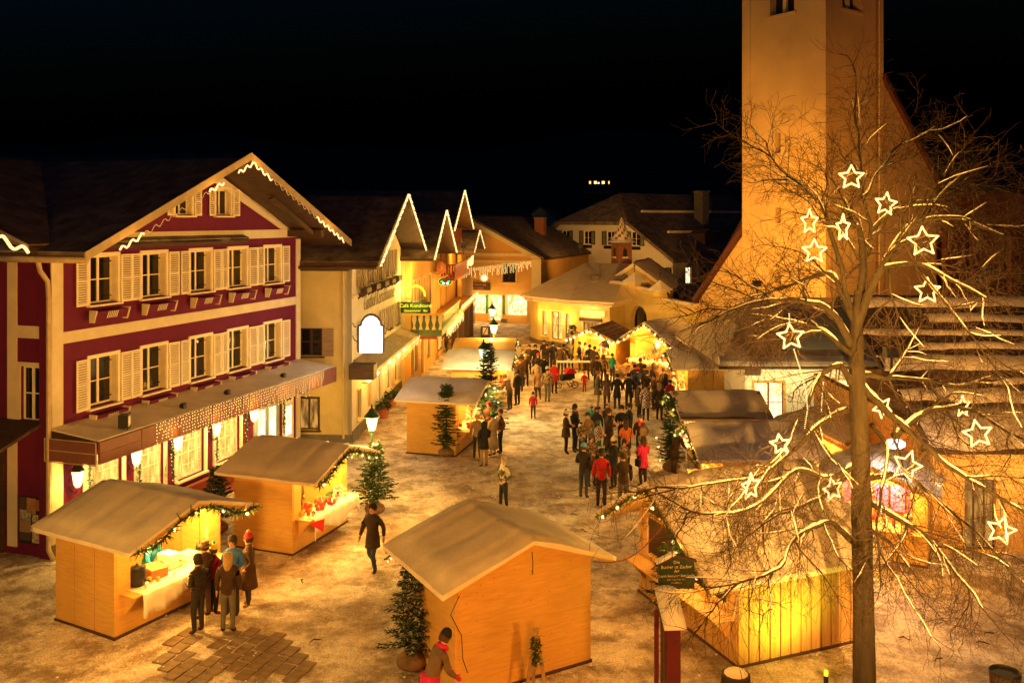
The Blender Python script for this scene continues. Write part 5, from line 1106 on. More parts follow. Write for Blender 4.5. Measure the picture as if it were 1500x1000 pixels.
cb = MB(); a_ = hp('front',-.9,-1.75,2.1); c_ = W(975,765,20.4); P = [a_.lerp(c_, f/10)-Vector((0,0,.35*math.sin(math.pi*f/10))) for f in range(11)]; cb.tube([p-a_ for p in P], .014, 4); o = cb.build('power_cable', M['redwood'], None, a_); tag(o, 'red cable slung between the closed front stall and the boarded stall', 'cable')

# vendor inside etc. come with the people
# ---------------- street lamps ----------------
def street_lamp(label, x, y, zb=2.68, s=1.0, pw=120, tone=(1,.55,.1)):
    t = thing('street_lamp', label, 'street lamp', (x,y,0), 0, 'old green street lamps of the square')  # name and group also serve the assumed lamps added out of view
    inst('post', cached('lp', lambda: mesh_of('post', lambda q: (q.lathe([(.16,0),(.16,.1),(.11,.14),(.1,.6),(.06,.68),(.045,1.6),(.06,1.64),(.04,1.7),(.035,1),(.035,1.7)][:8], 10), q.lathe([(.035,1.7),(.033,2.5),(.06,2.56),(.04,2.62),(.09,2.66)], 10)), M['greeniron'])), t, (0,0,0), 0, (s,s,zb/2.68))
    g = inst('glass', cached('lgs', lambda: mesh_of('glass', lambda q: q.lathe([(.10,0),(.19,.42),(.17,.44)], 8), M['lampglass'], False)), t, (0,0,zb), 0, (s,)*3)
    inst('cage', cached('lcg', lambda: mesh_of('cage', lambda q: [q.tube([(.105*math.cos(R(45*i)),.105*math.sin(R(45*i)),0),(.197*math.cos(R(45*i)),.197*math.sin(R(45*i)),.43)], .011, 4) for i in range(8)]+[q.lathe([(.12,-.02),(.12,.01)], 8)], M['greeniron'])), t, (0,0,zb), 0, (s,)*3)
    inst('hood', cached('lhd', lambda: mesh_of('hood', lambda q: q.lathe([(.26,.43),(.25,.46),(.16,.56),(.1,.62),(.09,.68),(.03,.72),(.04,.76),(.012,.84)], 12), M['greeniron'])), t, (0,0,zb), 0, (s,)*3)
    for k in range(3):
        a_ = R(120*k); light(t, (.34*s*math.cos(a_),.34*s*math.sin(a_),zb+.18*s), pw/3, tone, .09)
    return t
street_lamp('green street lamp between the red wares stall and the pale inn', -4.55, 28.8, 2.68, 1.0, 260)
street_lamp('very bright street lamp beside the pale roofed stall', -1.32, 41.3, 3.0, 1.15, 240, (1,.70,.24))
street_lamp('nearer of the two far street lamps, behind the amber roofed stall', -1.05, 49.5+1.5, 3.0, 1.1, 400)
street_lamp('farthest street lamp, before the apricot shop', -1.35, 60, 3.0, 1.1, 400)

# ---------------- small firs in the square ----------------
def fir(label, x, y, h=3.0, r=.7, seed=1, lights=0, ball=True, dens=2.2, z0=.35, snowy=.3, pw=0):
    rnd = random.Random(seed); t = thing('fir_tree', label, 'fir tree', (x,y,0)); 
    tr = MB(); tr.tube([(0,0,.1),(0,0,h)], [.035,.008], 6); tr.build('trunk', M['twig'], t)
    b = MB(); sn = MB(); z = z0+.15; tips = []
    while z < h-.12:
        f = 1-(z-z0)/(h-z0); L_ = r*(.12+.88*f**.8); n = 5 if f > .15 else 4; a0 = rnd.random()*6
        for k in range(n):
            a = a0+6.283*k/n+rnd.uniform(-.3,.3); ll_ = L_*rnd.uniform(.7,1.15); d = Vector((math.cos(a), math.sin(a), 0)); up = .35 if f < .25 else -.12
            P = [Vector((0,0,z)), Vector((0,0,z))+d*ll_*.5+Vector((0,0,up*ll_*.35)), Vector((0,0,z))+d*ll_+Vector((0,0,up*ll_*.5+.06))]
            b.tube(P, [.012,.008,.003], 3); tips.append(P[2])
            for s_ in range(int(16*dens*(.5+ll_/r))):
                u_ = rnd.random(); q = P[0].lerp(P[1], u_*2) if u_ < .5 else P[1].lerp(P[2], u_*2-1)
                side = d.cross(Vector((0,0,1)))*rnd.choice((-1,1)); tw_ = (side*rnd.uniform(.5,1)+d*rnd.uniform(.3,1)+Vector((0,0,rnd.uniform(-.35,.15)))).normalized()*rnd.uniform(.08,.2)*(1.15-u_*.5)
                pw_ = tw_.cross(Vector((0,0,1))).normalized()*.016; up_ = Vector((0,0,.016))
                b.add([q-pw_, q+pw_, q+tw_*1.0+pw_*.3, q+tw_-pw_*.3], [(0,1,2,3)]); b.add([q-up_, q+up_, q+tw_+up_*.3, q+tw_-up_*.3], [(0,1,2,3)])
                if rnd.random() < snowy*.5: sn.add([q-pw_*.8+up_*1.2, q+pw_*.8+up_*1.2, q+tw_*.9+up_*1.5], [(0,1,2)])
        z += rnd.uniform(.07,.13)
    b.build('branches', M['needle'], t, kind='stuff'); 
    if sn.v: sn.build('snow', M['snow'], t, kind='stuff')
    if ball:
        q = MB(); q.ball((0,0,.17), .34, 12, 0, (1,1,.55)); q.lathe([(.26,.28),(.16,.36),(.1,.42)], 10); q.build('root_ball', M['burlap'], t, smooth=True)
    bm = cached(('bulb','bulb'), lambda: None)
    for k in range(lights): p = tips[(k*7)%len(tips)]; inst('bulb', bm, t, p*1.0, 0, (.04,)*3)
    if pw: light(t, (.3,-.4,h*.5), pw, (1,.8,.4), .2); light(t, (-.2,.4,h*.6), pw, (1,.8,.4), .2)
    return t
q = G(603,978); fir('small fir in a burlap ball left of the closed front stall', q.x, q.y, 2.35, .68, 1, snowy=.8, dens=1.3)
q = G(654,668); fir('slim fir before the closed side of the middle left stall', q.x, q.y, 3.0, .75, 2, snowy=.05)
q = G(549,752); fir('fir at the far end of the red wares stall by the lamp', q.x, q.y, 2.4, .85, 3, snowy=.3)
q = G(712,640); fir('fir tied to the bright street lamp beside the pale roofed stall', q.x+.1, q.y-.6, 4.3, .95, 4, 10, False, snowy=.1, pw=18)
q = G(983,690); fir('dark lit fir at the stall right of the crowd', q.x, q.y, 2.9, .65, 5, 6, True, 1.3, snowy=.05, pw=8)
q = G(975,905); fir('fir behind the green sign board', q.x+.1, q.y, 1.9, .7, 6, snowy=.6, dens=1.0)
q = G(839,520); fir('small fir before the canted shop at the left glowing stall', q.x, q.y, 2.2, .8, 7, snowy=.9)
q = G(318,780); fir('fir leaning at the open end of the drinks stall', q.x, q.y, 2.1, .6, 8, snowy=.4)
for k,(px,py,lab) in enumerate(((562,612,'nearer potted shrub by the pale inn wall'),(573,597,'farther potted shrub by the pale inn wall'))):
    q = G(px,py); t = thing('potted_shrub', lab, 'potted plant', q); b = MB(); b.lathe([(.2,0),(.3,.4),(.27,.4),(.24,.35)], 12); b.build('pot', M['clay'], t); b = MB(); rnd = random.Random(k)
    for i in range(500):
        d = Vector((rnd.gauss(0,1),rnd.gauss(0,1),rnd.gauss(0,.6))).normalized()*rnd.uniform(.1,.38); c_ = Vector((0,0,.62))+d; s_ = d.cross(Vector((rnd.random(),rnd.random(),.3))).normalized()*.03; b.add([c_-s_,c_+s_,c_+d.normalized()*.1],[(0,1,2)])
    b.build('leaves', M['needle'], t, kind='stuff')
for k,(px,py,lab) in enumerate(((605,548,'nearer round shrub wrapped in fairy lights before the cafe'),(612,540,'farther round shrub wrapped in fairy lights before the cafe'))):
    q = G(px,py); t = thing('lit_shrub', lab, 'shrub', q); b = MB(); rnd = random.Random(k+9); bb = MB()
    for i in range(400):
        d = Vector((rnd.gauss(0,1),rnd.gauss(0,1),rnd.gauss(0,.9))).normalized()*rnd.uniform(.2,.6); c_ = Vector((0,0,1.0))+d; s_ = d.cross(Vector((rnd.random(),rnd.random(),.3))).normalized()*.05; b.add([c_-s_,c_+s_,c_+d.normalized()*.15],[(0,1,2)])
        if i < 70: bb.octa(tuple(c_*1.0+d*.2), .028)
    b.build('leaves', M['needle'], t, kind='stuff'); bb.build('bulbs', M['bulbsmall'], t, kind='stuff'); b = MB(); b.lathe([(.25,0),(.3,.5)], 10); b.build('tub', M['darkwood'], t); light(t, (0,-.8,1), 8, WARM, .2)
# firewood pile
fw = thing('firewood_pile', 'heap of split firewood between the two glowing stalls', 'firewood', G(915,552)); rnd = random.Random(3)
lg = mesh_of('log', lambda q: q.prism([(-.4,-.06,0),(-.4,.06,0),(-.4,0,.1)], (.8,0,0)), M['firebrand'], False)
for i in range(42):
    r_ = i//9; o = inst('log', lg, fw, (rnd.uniform(-.9,.9)*(1-r_*.15), rnd.uniform(-.5,.5), .03+r_*.14), rnd.uniform(-1,1)); o.rotation_euler = (rnd.uniform(-.3,.3), rnd.uniform(-.5,.3), rnd.uniform(-.9,.9))

# ---------------- sign, snow capped post, skis, barrel ----------------
sgx = thing('green_notice_board', 'dark green gabled sign board with pale old German lettering and snow on top', 'sign', W(991,842,17.6)-Vector((0,0,W(991,842,17.6).z)), R(4))
z0 = CH-(862-322)*17.6/1300; z1_ = CH-(826-322)*17.6/1300; z2 = CH-(817-322)*17.6/1300
q = MB(); q.prism([(-.36,0,z0),(.36,0,z0),(.36,0,z1_+.02),(0,0,z2+.03),(-.36,0,z1_-.02)], (0,.05,0)); q.build('board', M['boardgreen'], sgx)
q = MB(); q.beam((-.42,.02,z1_-.01),(0,.02,z2+.05),.1,.04); q.beam((0,.02,z2+.05),(.4,.02,z1_+.05),.1,.04); q.build('roof_strip', M['darkwood'], sgx)
q = MB(); q.beam((-.42,.02,z1_+.04),(-.02,.02,z2+.1),.13,.07); q.build('snow_cap', M['snow'], sgx, bevel=.02)
for s_, sz, zz in (('Die',.09,z2-.11),('Bücher ist Zauber',.085,z2-.2),('der',.085,z2-.28),('Baum bewahrt Sein Licht',.072,z2-.37),('DIE WEIHNACHT',.05,z2-.44),('im Advent',.05,z2-.5)):
    text(s_, sz, M['letter'] if sz > .06 else M['gutter'], sgx, (0,-.004,zz), (R(90),0,0), depth=.003)
q = MB(); q.box(-.3,-.24,.06,.12,0,z0+.2); q.build('post', M['darkwood'], sgx)
# red post with slanted snowy lid (donation post)
rp = thing('snow_capped_post', 'dark red wooden post with a slanted lid thick with snow before the green sign', 'post', G(985,1070), R(4))
yP = rp.location.y; zt = CH-(915-322)*yP/1300
q = MB(); q.box(-.13,.13,-.1,.12,0,zt); q.build('post', M['postred'], rp); q = MB(); q.box(-.3,-.22,.15,.2,0,zt+.2); q.build('support', M['postred'], rp)
q = MB(); q.prism([(-.2,-.15,zt-.02),(.22,-.15,zt-.02),(.22,.55,zt+.35),(-.2,.55,zt+.35)], (0,0,.04)); q.build('lid', M['darkwood'], rp)
q = MB(); n = 10
for i in range(n+1):
    for j in range(7):
        y = -.2+.8*i/n; x = -.2+.42*j/6; e = min(1, min(i, n-i)/2.0)*.6+.4; f = min(1, min(j, 6-j)/1.5)*.7+.3
        q.v.append((x*(1+.04*nz(x,y,3,9)), y, zt+.03+.37*(y+.15)/.7+.17*e*f*(1+.25*nz(x,y,1,4))))
for i in range(n):
    for j in range(6): q.f.append([i*7+j,i*7+j+1,(i+1)*7+j+1,(i+1)*7+j]); q.m.append(0)
nb = len(q.v); q.v += [(x, y, zt+.02+.37*(y+.15)/.7) for x,y,z in q.v[:nb]]
for idx in ([j for j in range(7)][::-1], [i*7 for i in range(n+1)], [i*7+6 for i in range(n+1)][::-1], [n*7+j for j in range(7)]):
    for a_, c_ in zip(idx[:-1], idx[1:]): q.f.append([a_, c_, nb+c_, nb+a_]); q.m.append(0)
q.build('snow_cap', M['snow'], rp, smooth=True)
sk = thing('old_skis', 'pair of old wooden skis propped as a tripod and tied with fir twigs', 'skis', G(785,1025), .2)
for k,(x,y) in enumerate(((-.22,.0),(.22,-.05),(0,.3))):
    q = MB(); P = [(x,y,0),(x*.35,y*.35,.95),(-x*.1,0,1.35),(-x*.18,-.04,1.45)]
    for a_, c_ in zip(P[:-1], P[1:]): q.beam(a_, c_, .075, .02, up=(0,1,0))
    q.build('ski', M['firebrand'], sk)
b = MB(); rnd = random.Random(5)
for i in range(260):
    z = rnd.uniform(.7,1.25); a_ = rnd.random()*6.28; c_ = Vector((.08*math.cos(a_),.08*math.sin(a_),z)); d = Vector((rnd.gauss(0,1),rnd.gauss(0,1),rnd.gauss(0,1))).normalized()*rnd.uniform(.06,.17); s_ = d.cross(Vector((0,0,1))).normalized()*.018; b.add([c_-s_,c_+s_,c_+d],[(0,1,2)])
b.build('twig_binding', M['needle'], sk, kind='stuff')
ba = thing('slatted_basket', 'dark slatted litter basket on the snow, bottom right corner', 'litter basket', G(1472,1040)); 
for i in range(22):
    a_ = R(360*i/22); q = MB(); q.prism([(.2*math.cos(a_-.1),.2*math.sin(a_-.1),0),(.2*math.cos(a_+.1),.2*math.sin(a_+.1),0),(.27*math.cos(a_+.1),.27*math.sin(a_+.1),.75),(.27*math.cos(a_-.1),.27*math.sin(a_-.1),.75)], (.015*math.cos(a_),.015*math.sin(a_),0)); q.build('slat', M['darkwood'], ba)
q = MB(); q.lathe([(.27,.72),(.29,.74),(.27,.77),(.25,.74)], 16); q.build('rim', M['iron'], ba); q = MB(); q.lathe([(.23,.5),(.2,.6),(.05,.66)], 12); q.build('snow_fill', M['dirty_snow'], ba)
st2 = thing('tree_stump', 'dark round stump with a snow rim at the bottom by the boarded stall', 'stump', G(1078,1010)); q = MB(); q.lathe([(.34,0),(.3,.1),(.29,.32),(.24,.34)], 14); q.build('stump', M['bark'], st2); q = MB(); q.lathe([(.24,.34),(.2,.38),(.02,.4)], 12); q.build('snow_top', M['dirty_snow'], st2)
gs = thing('ground_spotlight', 'small upright ground spotlight glowing yellow at the foot of the lime tree', 'spotlight', G(1210,1003)); q = MB(); q.lathe([(.05,0),(.05,.2)], 8); q.build('housing', M['iron'], gs); q = MB(); q.lathe([(.045,.2),(.045,.3),(.02,.31)], 8); q.build('lens', M['signyellow'], gs)
gl_ = bpy.data.lights.new('spot_glow', 'SPOT'); gl_.energy = 70; gl_.color = (.8,1,.06); gl_.spot_size = R(150); gl_.spot_blend = 1; gl_.shadow_soft_size = .05
go_ = bpy.data.objects.new('spot_glow', gl_); link(go_, gs); go_.location = (-.1,.08,.42); go_.rotation_euler = (W(1130,860,19.3)-gs.location).to_track_quat('-Z','Y').to_euler()

# ---------------- the lime tree with its stars ----------------
LT = thing('lime_tree', 'tall bare lime tree with snow on its limbs and glowing stars', 'tree', W(1266,322,17)-Vector((0,0,CH)))
base = Vector(LT.location); rnd = random.Random(21)
trunkP = [(1266,1050,17,.26),(1266,1000,17,.21),(1265,880,17,.19),(1262,760,17,.182),(1260,660,17,.17),(1256,560,17,.15),(1254,500,17,.13),(1256,455,17,.10),(1258,425,17.05,.08)]
tb = MB(); tp_ = []; tr0 = []
for (a1,b1,c1,d1),(a2,b2,c2,d2) in zip(trunkP[:-1], trunkP[1:]):
    for j in range(12): f = j/12; tp_.append((W(a1,b1,c1)-base).lerp(W(a2,b2,c2)-base, f)); tr0.append(d1*(1-f)+d2*f)
tp_.append(W(*trunkP[-1][:3])-base); tr0.append(trunkP[-1][3]); tb.tube(tp_, tr0, 28)
tv = []
for i, p in enumerate(tb.v):
    k = min(i//28, len(tp_)-1); d = Vector(p)-tp_[k]; a_ = math.atan2(d.y, d.x); tv.append(tuple(tp_[k]+d*(1+.10*nz(math.cos(a_)*4, math.sin(a_)*4, p[2]*.9)+.07*nz(math.cos(a_)*9, math.sin(a_)*9, p[2]*3))))
tb.v = tv; tr_ = tb.build('trunk', M['moss'], LT, smooth=True)
limbs = [ # (points px,py,depth), r0, r1
 ([(1254,480,17),(1264,400,17.1),(1260,340,17.2),(1248,325,17.3),(1235,290,17.6)],.11,.04),
 ([(1254,475,17),(1290,395,16.7),(1320,350,16.4),(1345,325,16.2),(1400,318,15.8),(1438,330,15.4),(1470,345,15.2)],.11,.02),
 ([(1253,480,17),(1232,425,17.2),(1215,402,17.4),(1170,412,17.8),(1120,432,18.2),(1080,455,18.5)],.09,.015),
 ([(1262,400,17.1),(1275,335,17.2),(1263,285,17.3),(1258,210,17.5),(1254,150,17.7)],.08,.012),
 ([(1252,470,17),(1218,345,17.4),(1205,305,17.6),(1172,272,18),(1135,238,18.5),(1118,205,18.8)],.07,.01),
 ([(1290,395,16.7),(1340,385,16),(1395,410,15.4),(1445,437,15)],.07,.02),
 ([(1275,335,17.2),(1320,303,17),(1370,293,16.8),(1400,268,16.6),(1470,278,16.2)],.06,.01),
 ([(1262,290,17.2),(1285,255,17.4),(1308,222,17.7),(1325,205,18)],.05,.01),
 ([(1247,505,17),(1225,465,16.5),(1190,445,16.1),(1140,440,15.6),(1080,450,15.2),(1020,478,14.9)],.1,.012),
 ([(1247,520,17),(1215,490,17.3),(1180,475,17.6),(1120,470,18),(1070,500,18.4)],.08,.012),
 ([(1246,560,17),(1230,536,16.8),(1200,552,16.5),(1180,600,16.2),(1150,655,16),(1120,690,15.8)],.08,.015),
 ([(1262,548,17),(1290,552,17.2),(1350,556,17.5),(1410,563,17.9),(1480,553,18.3)],.085,.012),
 ([(1262,562,17),(1300,605,16.7),(1350,645,16.3),(1400,690,15.9),(1455,722,15.5),(1505,752,15.2)],.1,.03),
 ([(1300,552,17.2),(1318,530,17.3),(1332,512,17.5)],.05,.02),
 ([(1310,640,16.8),(1340,612,17),(1375,600,17.3),(1420,600,17.7),(1470,627,18),(1510,650,18.3)],.09,.025),
 ([(1246,682,17),(1212,700,16.6),(1165,690,16.2),(1105,742,15.7),(1030,752,15.3),(960,722,15)],.085,.01),
 ([(1240,600,17),(1200,622,16.7),(1150,672,16.3),(1100,700,16),(1010,712,15.6),(945,728,15.3)],.075,.01),
 ([(1248,792,17),(1215,766,16.5),(1172,782,16),(1140,832,15.6),(1090,852,15.3),(1040,862,15.1)],.08,.012),
 ([(1275,735,17),(1320,762,16.6),(1362,792,16.2),(1412,850,15.8),(1440,892,15.6)],.085,.02),
 ([(1275,772,17),(1310,802,16.6),(1335,835,16.3)],.06,.015),
 ([(1276,620,17),(1300,660,16.2),(1290,720,15.8),(1285,790,15.6),(1290,860,15.5)],.06,.015),
 ([(1275,700,17),(1330,700,17.4),(1390,745,17.8),(1450,800,18),(1490,850,18.1)],.07,.012),
 ([(1340,385,16),(1380,440,15.8),(1430,500,15.6),(1480,580,15.5)],.045,.012),
 ([(1300,395,16.7),(1305,430,16.6),(1318,465,16.5)],.045,.015),
 ([(1240,700,17),(1190,735,17.4),(1130,760,17.9),(1080,800,18.2)],.06,.01),
 ([(1345,325,16.2),(1375,270,16.4),(1400,235,16.6)],.03,.008)]
bb = MB(); sn = MB(); tw = MB(); cnt = [0]
def snowline(P, Rr, lo=.018):
    seg = []; 
    for i, (p, r_) in enumerate(zip(P, Rr)):
        d = (P[min(i+1,len(P)-1)]-P[max(i-1,0)]).normalized()
        ok = r_ > lo*.8 and abs(d.z) < .93 and nz(p.x*2, p.y*2, p.z*2, 2.2) > (-.32 if lo > .01 else -.12)
        if ok: seg.append((p+Vector((0,0,r_*.72+.010)), max(.012 if lo < .01 else .017, r_*(.60+.4*nz(p.x,p.y,p.z,4)))))
        if (not ok or i == len(P)-1) and len(seg) > 2:
            sn.tube([s[0] for s in seg], [s[1]*(.4 if j in (0,len(seg)-1) else 1) for j, s in enumerate(seg)], 6); 
        if not ok: seg = []
def refine(P, Rr, k=5, wig=.05):
    out = []; ro = []
    for i in range(len(P)-1):
        p0 = P[max(i-1,0)]; p1 = P[i]; p2 = P[i+1]; p3 = P[min(i+2,len(P)-1)]
        for j in range(k):
            t = j/k; q = .5*((2*p1)+(p2-p0)*t+(2*p0-5*p1+4*p2-p3)*t*t+(3*p1-p0-3*p2+p3)*t**3)
            q = q+Vector((nz(q.x*3,q.y,q.z*3), nz(q.y*3,q.x,q.z), nz(q.z*3,q.x*3,1)))*wig; out.append(q); ro.append(Rr[i]*(1-t)+Rr[i+1]*t)
    out.append(P[-1]); ro.append(Rr[-1]); return out, ro
def twigs(p, d, L_, r_, lev):
    """a drooping twig with side shoots"""
    n = 4 if lev else 5; P = [p]; q = p; dd = d.normalized(); Rr = [r_]
    for i in range(n):
        dd = (dd+Vector((rnd.gauss(0,.17), rnd.gauss(0,.17), rnd.gauss(-.03,.13)))).normalized(); q = q+dd*L_/n; P.append(q); Rr.append(max(.0032, r_*(1-(i+1)/n*.75)))
        if lev > 0 and i > 0:
            for _ in range(2 if lev > 1 else 1):
                s_ = dd.cross(Vector((rnd.gauss(0,1), rnd.gauss(0,1), rnd.gauss(0,.6)))).normalized(); twigs(q, (dd*.9+s_*.85), L_*rnd.uniform(.4,.65), Rr[-1]*.7, lev-1)
    tw.tube(P, Rr, 3); cnt[0] += 1
    if lev == 2 and rnd.random() < .5: snowline(P, [max(x, .0085) for x in Rr], .008)
for (pts, r0, r1_) in limbs:
    P = [W(a_,b_,c_)-base for a_,b_,c_ in pts]; n = len(P); r0 *= (.72 if pts[0][1] < 470 else .85); r1_ *= .8; Rr = [r0+(r1_-r0)*(i/(n-1))**.7 for i in range(n)]
    P, Rr = refine(P, Rr); bb.tube(P, Rr, 8); snowline(P, Rr)
    tot = len(P); L_all = sum((a_-b_).length for a_, b_ in zip(P[:-1], P[1:]))
    for i in range(4, tot-1):
        d = (P[i+1]-P[i]).normalized(); f = i/tot
        for _ in range(2 if (f > .3 and rnd.random() < .75) else 1):
            s_ = d.cross(Vector((rnd.gauss(0,1), rnd.gauss(0,1), rnd.gauss(0,1)))).normalized(); s_.z = s_.z*.6+(.25 if P[i].z > 8 else -.25)
            if rnd.random() < .82: twigs(P[i], d*.8+s_, rnd.uniform(.5,1.25)*(1.15-.4*f), max(.009, min(.022, Rr[i]*.35)), 2)
    for i in range(6, tot-2, 5):
        d = (P[i+1]-P[i]).normalized(); s_ = d.cross(Vector((rnd.gauss(0,.7), rnd.gauss(0,1.2), rnd.gauss(0,.5)))).normalized(); s_.z = s_.z*.5+(.35 if P[i].z > 7.5 else -.12)
        mr = max(.018, min(.034, Rr[i]*.5)); LL = rnd.uniform(.8,1.8); q = P[i]; dd = (d*.75+s_).normalized(); MP = [q]; MR = [mr]
        for k in range(7):
            dd = (dd+Vector((rnd.gauss(0,.2), rnd.gauss(0,.2), rnd.gauss(-.04,.15)))).normalized(); q = q+dd*LL/7; MP.append(q); MR.append(max(.007, mr*(1-(k+1)/7*.7)))
        bb.tube(MP, MR, 6); snowline(MP, MR, .008)
        for k in range(1, 8):
            for _ in range(2): e_ = dd.cross(Vector((rnd.gauss(0,1), rnd.gauss(0,1), rnd.gauss(0,1)))).normalized(); twigs(MP[k], dd*.8+e_, rnd.uniform(.35,.75), .0085, 1)
    twigs(P[-1], P[-1]-P[-3], .9, max(.008, Rr[-1]*.8), 2)
bb.build('limbs', M['moss'], LT, smooth=True); tw.build('twigs', M['twig'], LT, kind='stuff'); sn.build('limb_snow', M['snow'], LT, smooth=True, kind='stuff')
print('twigs', cnt[0], len(tw.f))
def star(label, px, py, Y, r=.2, rz=0, tilt=0, half=False, pw=22):
    t = thing('light_star', label, 'light star', W(px,py,Y), rz-.42, 'glowing stars in the lime tree'); P = []
    for i in range(11):
        a_ = R(90+36*i+tilt); rr = r*1.02 if i%2 == 0 else r*.5; P.append((rr*math.cos(a_), 0, rr*math.sin(a_)))
    q = MB(); q.tube(P, .010, 5); q.build('frame', M['gutter'], t); q = MB()
    for a_, c_ in zip(P[:-1], P[1:]):
        for k in range(6): f = k/6; q.octa((a_[0]+(c_[0]-a_[0])*f, -.015, a_[2]+(c_[2]-a_[2])*f), .023)
    q.build('light_chain', M['starlight'], t); light(t, (0,-.12,0), pw, (1,.48,.07), .15)
    q = MB(); q.tube([(0,0,r),(0,.02,r+.2)], .006, 4); q.build('cord', M['iron'], t)
stars = [('topmost star in the lime tree',1247,260,16.6,.22,.1,0),('upper right star, below and right of the topmost',1297,299,16.5,.21,.5,-8),('upper left star nearly edge on',1185,325,16.5,.23,.95,0),('narrow star seen edge on beside the centre limb',1234,334,16.4,.25,1.15,0),('left star below the upper pair, above the roof snow',1193,368,16.4,.215,0,0),('right star in front of the dark church wall',1352,354,15.8,.26,.2,4),('star right of the fork over the snow banded roof',1358,426,16,.23,.4,0),('star with a light tail over the shop roof, left',1158,493,15.8,.23,.25,6),('small star low on the left before the brown roof',1143,650,15.6,.17,.1,10),('right star before the long roof eave',1432,635,15.6,.24,.2,12),('half hidden star behind a thick snowy limb at right',1409,595,17.9,.22,.9,0),('tall narrow star left before the boarded stall roof',1099,712,15.5,.23,1.0,0),('star just left of the trunk over the boarded stall',1219,716,16.4,.22,.8,10),('large blurred bright star right of the trunk',1328,682,16,.28,.5,-20),('lowest right star before the long house',1466,776,15.2,.24,.3,-14),('broken star behind the limb right of the trunk',1292,596,16.9,.2,.6,30)]
for s_ in stars: star(s_[0], s_[1], s_[2], s_[3], s_[4], s_[5], s_[6])
for k,(pts,lab) in enumerate([([(1156,460,15.9),(1157,478,15.8)],'short light chain above the left star over the shop roof'),([(1163,512,15.8),(1172,540,15.8),(1180,570,15.9),(1183,600,16),(1178,630,16)],'light chain trailing down from the left star'),([(1206,560,16.5),(1204,585,16.5),(1203,605,16.5)],'vertical light chain left of the trunk'),([(1068,712,15.6),(1067,745,15.6)],'short vertical light chain left of the tall narrow star'),([(1292,680,16.6),(1290,720,16.5),(1291,760,16.5)],'vertical light chain right of the trunk')]):
    P = [W(*p) for p in pts]; o = P[0]; t = thing('light_chain', lab, 'string lights', o); q = MB(); b_ = MB(); b_.tube([p-o for p in P], .006, 4)
    for a_, c_ in zip(P[:-1], P[1:]):
        L_ = (c_-a_).length; n = int(L_/.035)
        for i in range(n): v_ = a_.lerp(c_, i/n)-o; q.octa(tuple(v_), .015)
    b_.build('cord', M['iron'], t); q.build('bulbs', M['starlight'], t, kind='stuff'); light(t, (0,-.2,-.3), 6, WARM, .2)
# assumed street lamps, added unseen beside and below the viewpoint as foreground light
street_lamp('assumed unseen street lamp left of the viewpoint', -8.6, 11.5, 4.8, 1.3, 950, (1,.50,.09))
street_lamp('assumed unseen street lamp below the viewpoint', 2.0, 5.5, 4.9, 1.3, 1000, SOD)
street_lamp('assumed unseen street lamp right of the viewpoint', 7.5, 6.0, 5.0, 1.3, 1200, (1,.40,.06))
FLOOD_MAIN = 1
def added_flood(label, loc, aim, pw, col, size=75):
    t = thing('floodlight', label, 'floodlight', loc); q = MB(); q.box(-.2,.2,-.15,.15,-.15,.15); q.box(-.03,.03,-.03,.03,-.6,-.15); q.build('housing', M['iron'], t)
    l = bpy.data.lights.new('added_flood', 'SPOT'); l.energy = pw; l.color = col; l.spot_size = R(size); l.spot_blend = .8; l.shadow_soft_size = .15
    o = bpy.data.objects.new('added_flood', l); link(o, t); d = Vector(aim)-Vector(loc); o.rotation_euler = d.to_track_quat('-Z','Y').to_euler(); o.location = d.normalized()*.35
added_flood('added floodlight on the ridge of the white walled shop aimed at the church tower', (12.3,44.6,6.3), (15,55,8), 3600, (1,.40,.04), 95)  # added to light the tower; no lamp known on this ridge
added_flood('added floodlight on the long roof aimed across the square at the red guesthouse', (11.2,26.2,5.6), (-10,31,4.6), 2500, (1,.52,.12), 60)  # added side light for the guesthouse front; its fixture is invented
added_flood('added unseen floodlight below the viewpoint aimed at the stalls by the church', (5,2.2,7.0), (9.5,33,3.0), 13000, (1,.47,.10), 38)  # added spot out of view, brightens the dark stall roofs
added_flood('added floodlight behind the canted shop aimed at the farmhouse', (6,78,7.2), (10,92,7), 700, (1,.45,.08), 120)  # put in to brighten the farmhouse; no lamp known there
added_flood('added floodlight on the long roof aimed at the church nave', (17,31.6,7.7), (27,58,10), 3800, (1,.33,.03), 80)  # added because the nave came out dark; not a known fixture
added_flood('added floodlight near the cafe house aimed at the apricot gable', (-3.6,66,7.5), (-3,82,6), 700, (1,.45,.08), 120)  # invented source that brightens the apricot shop front
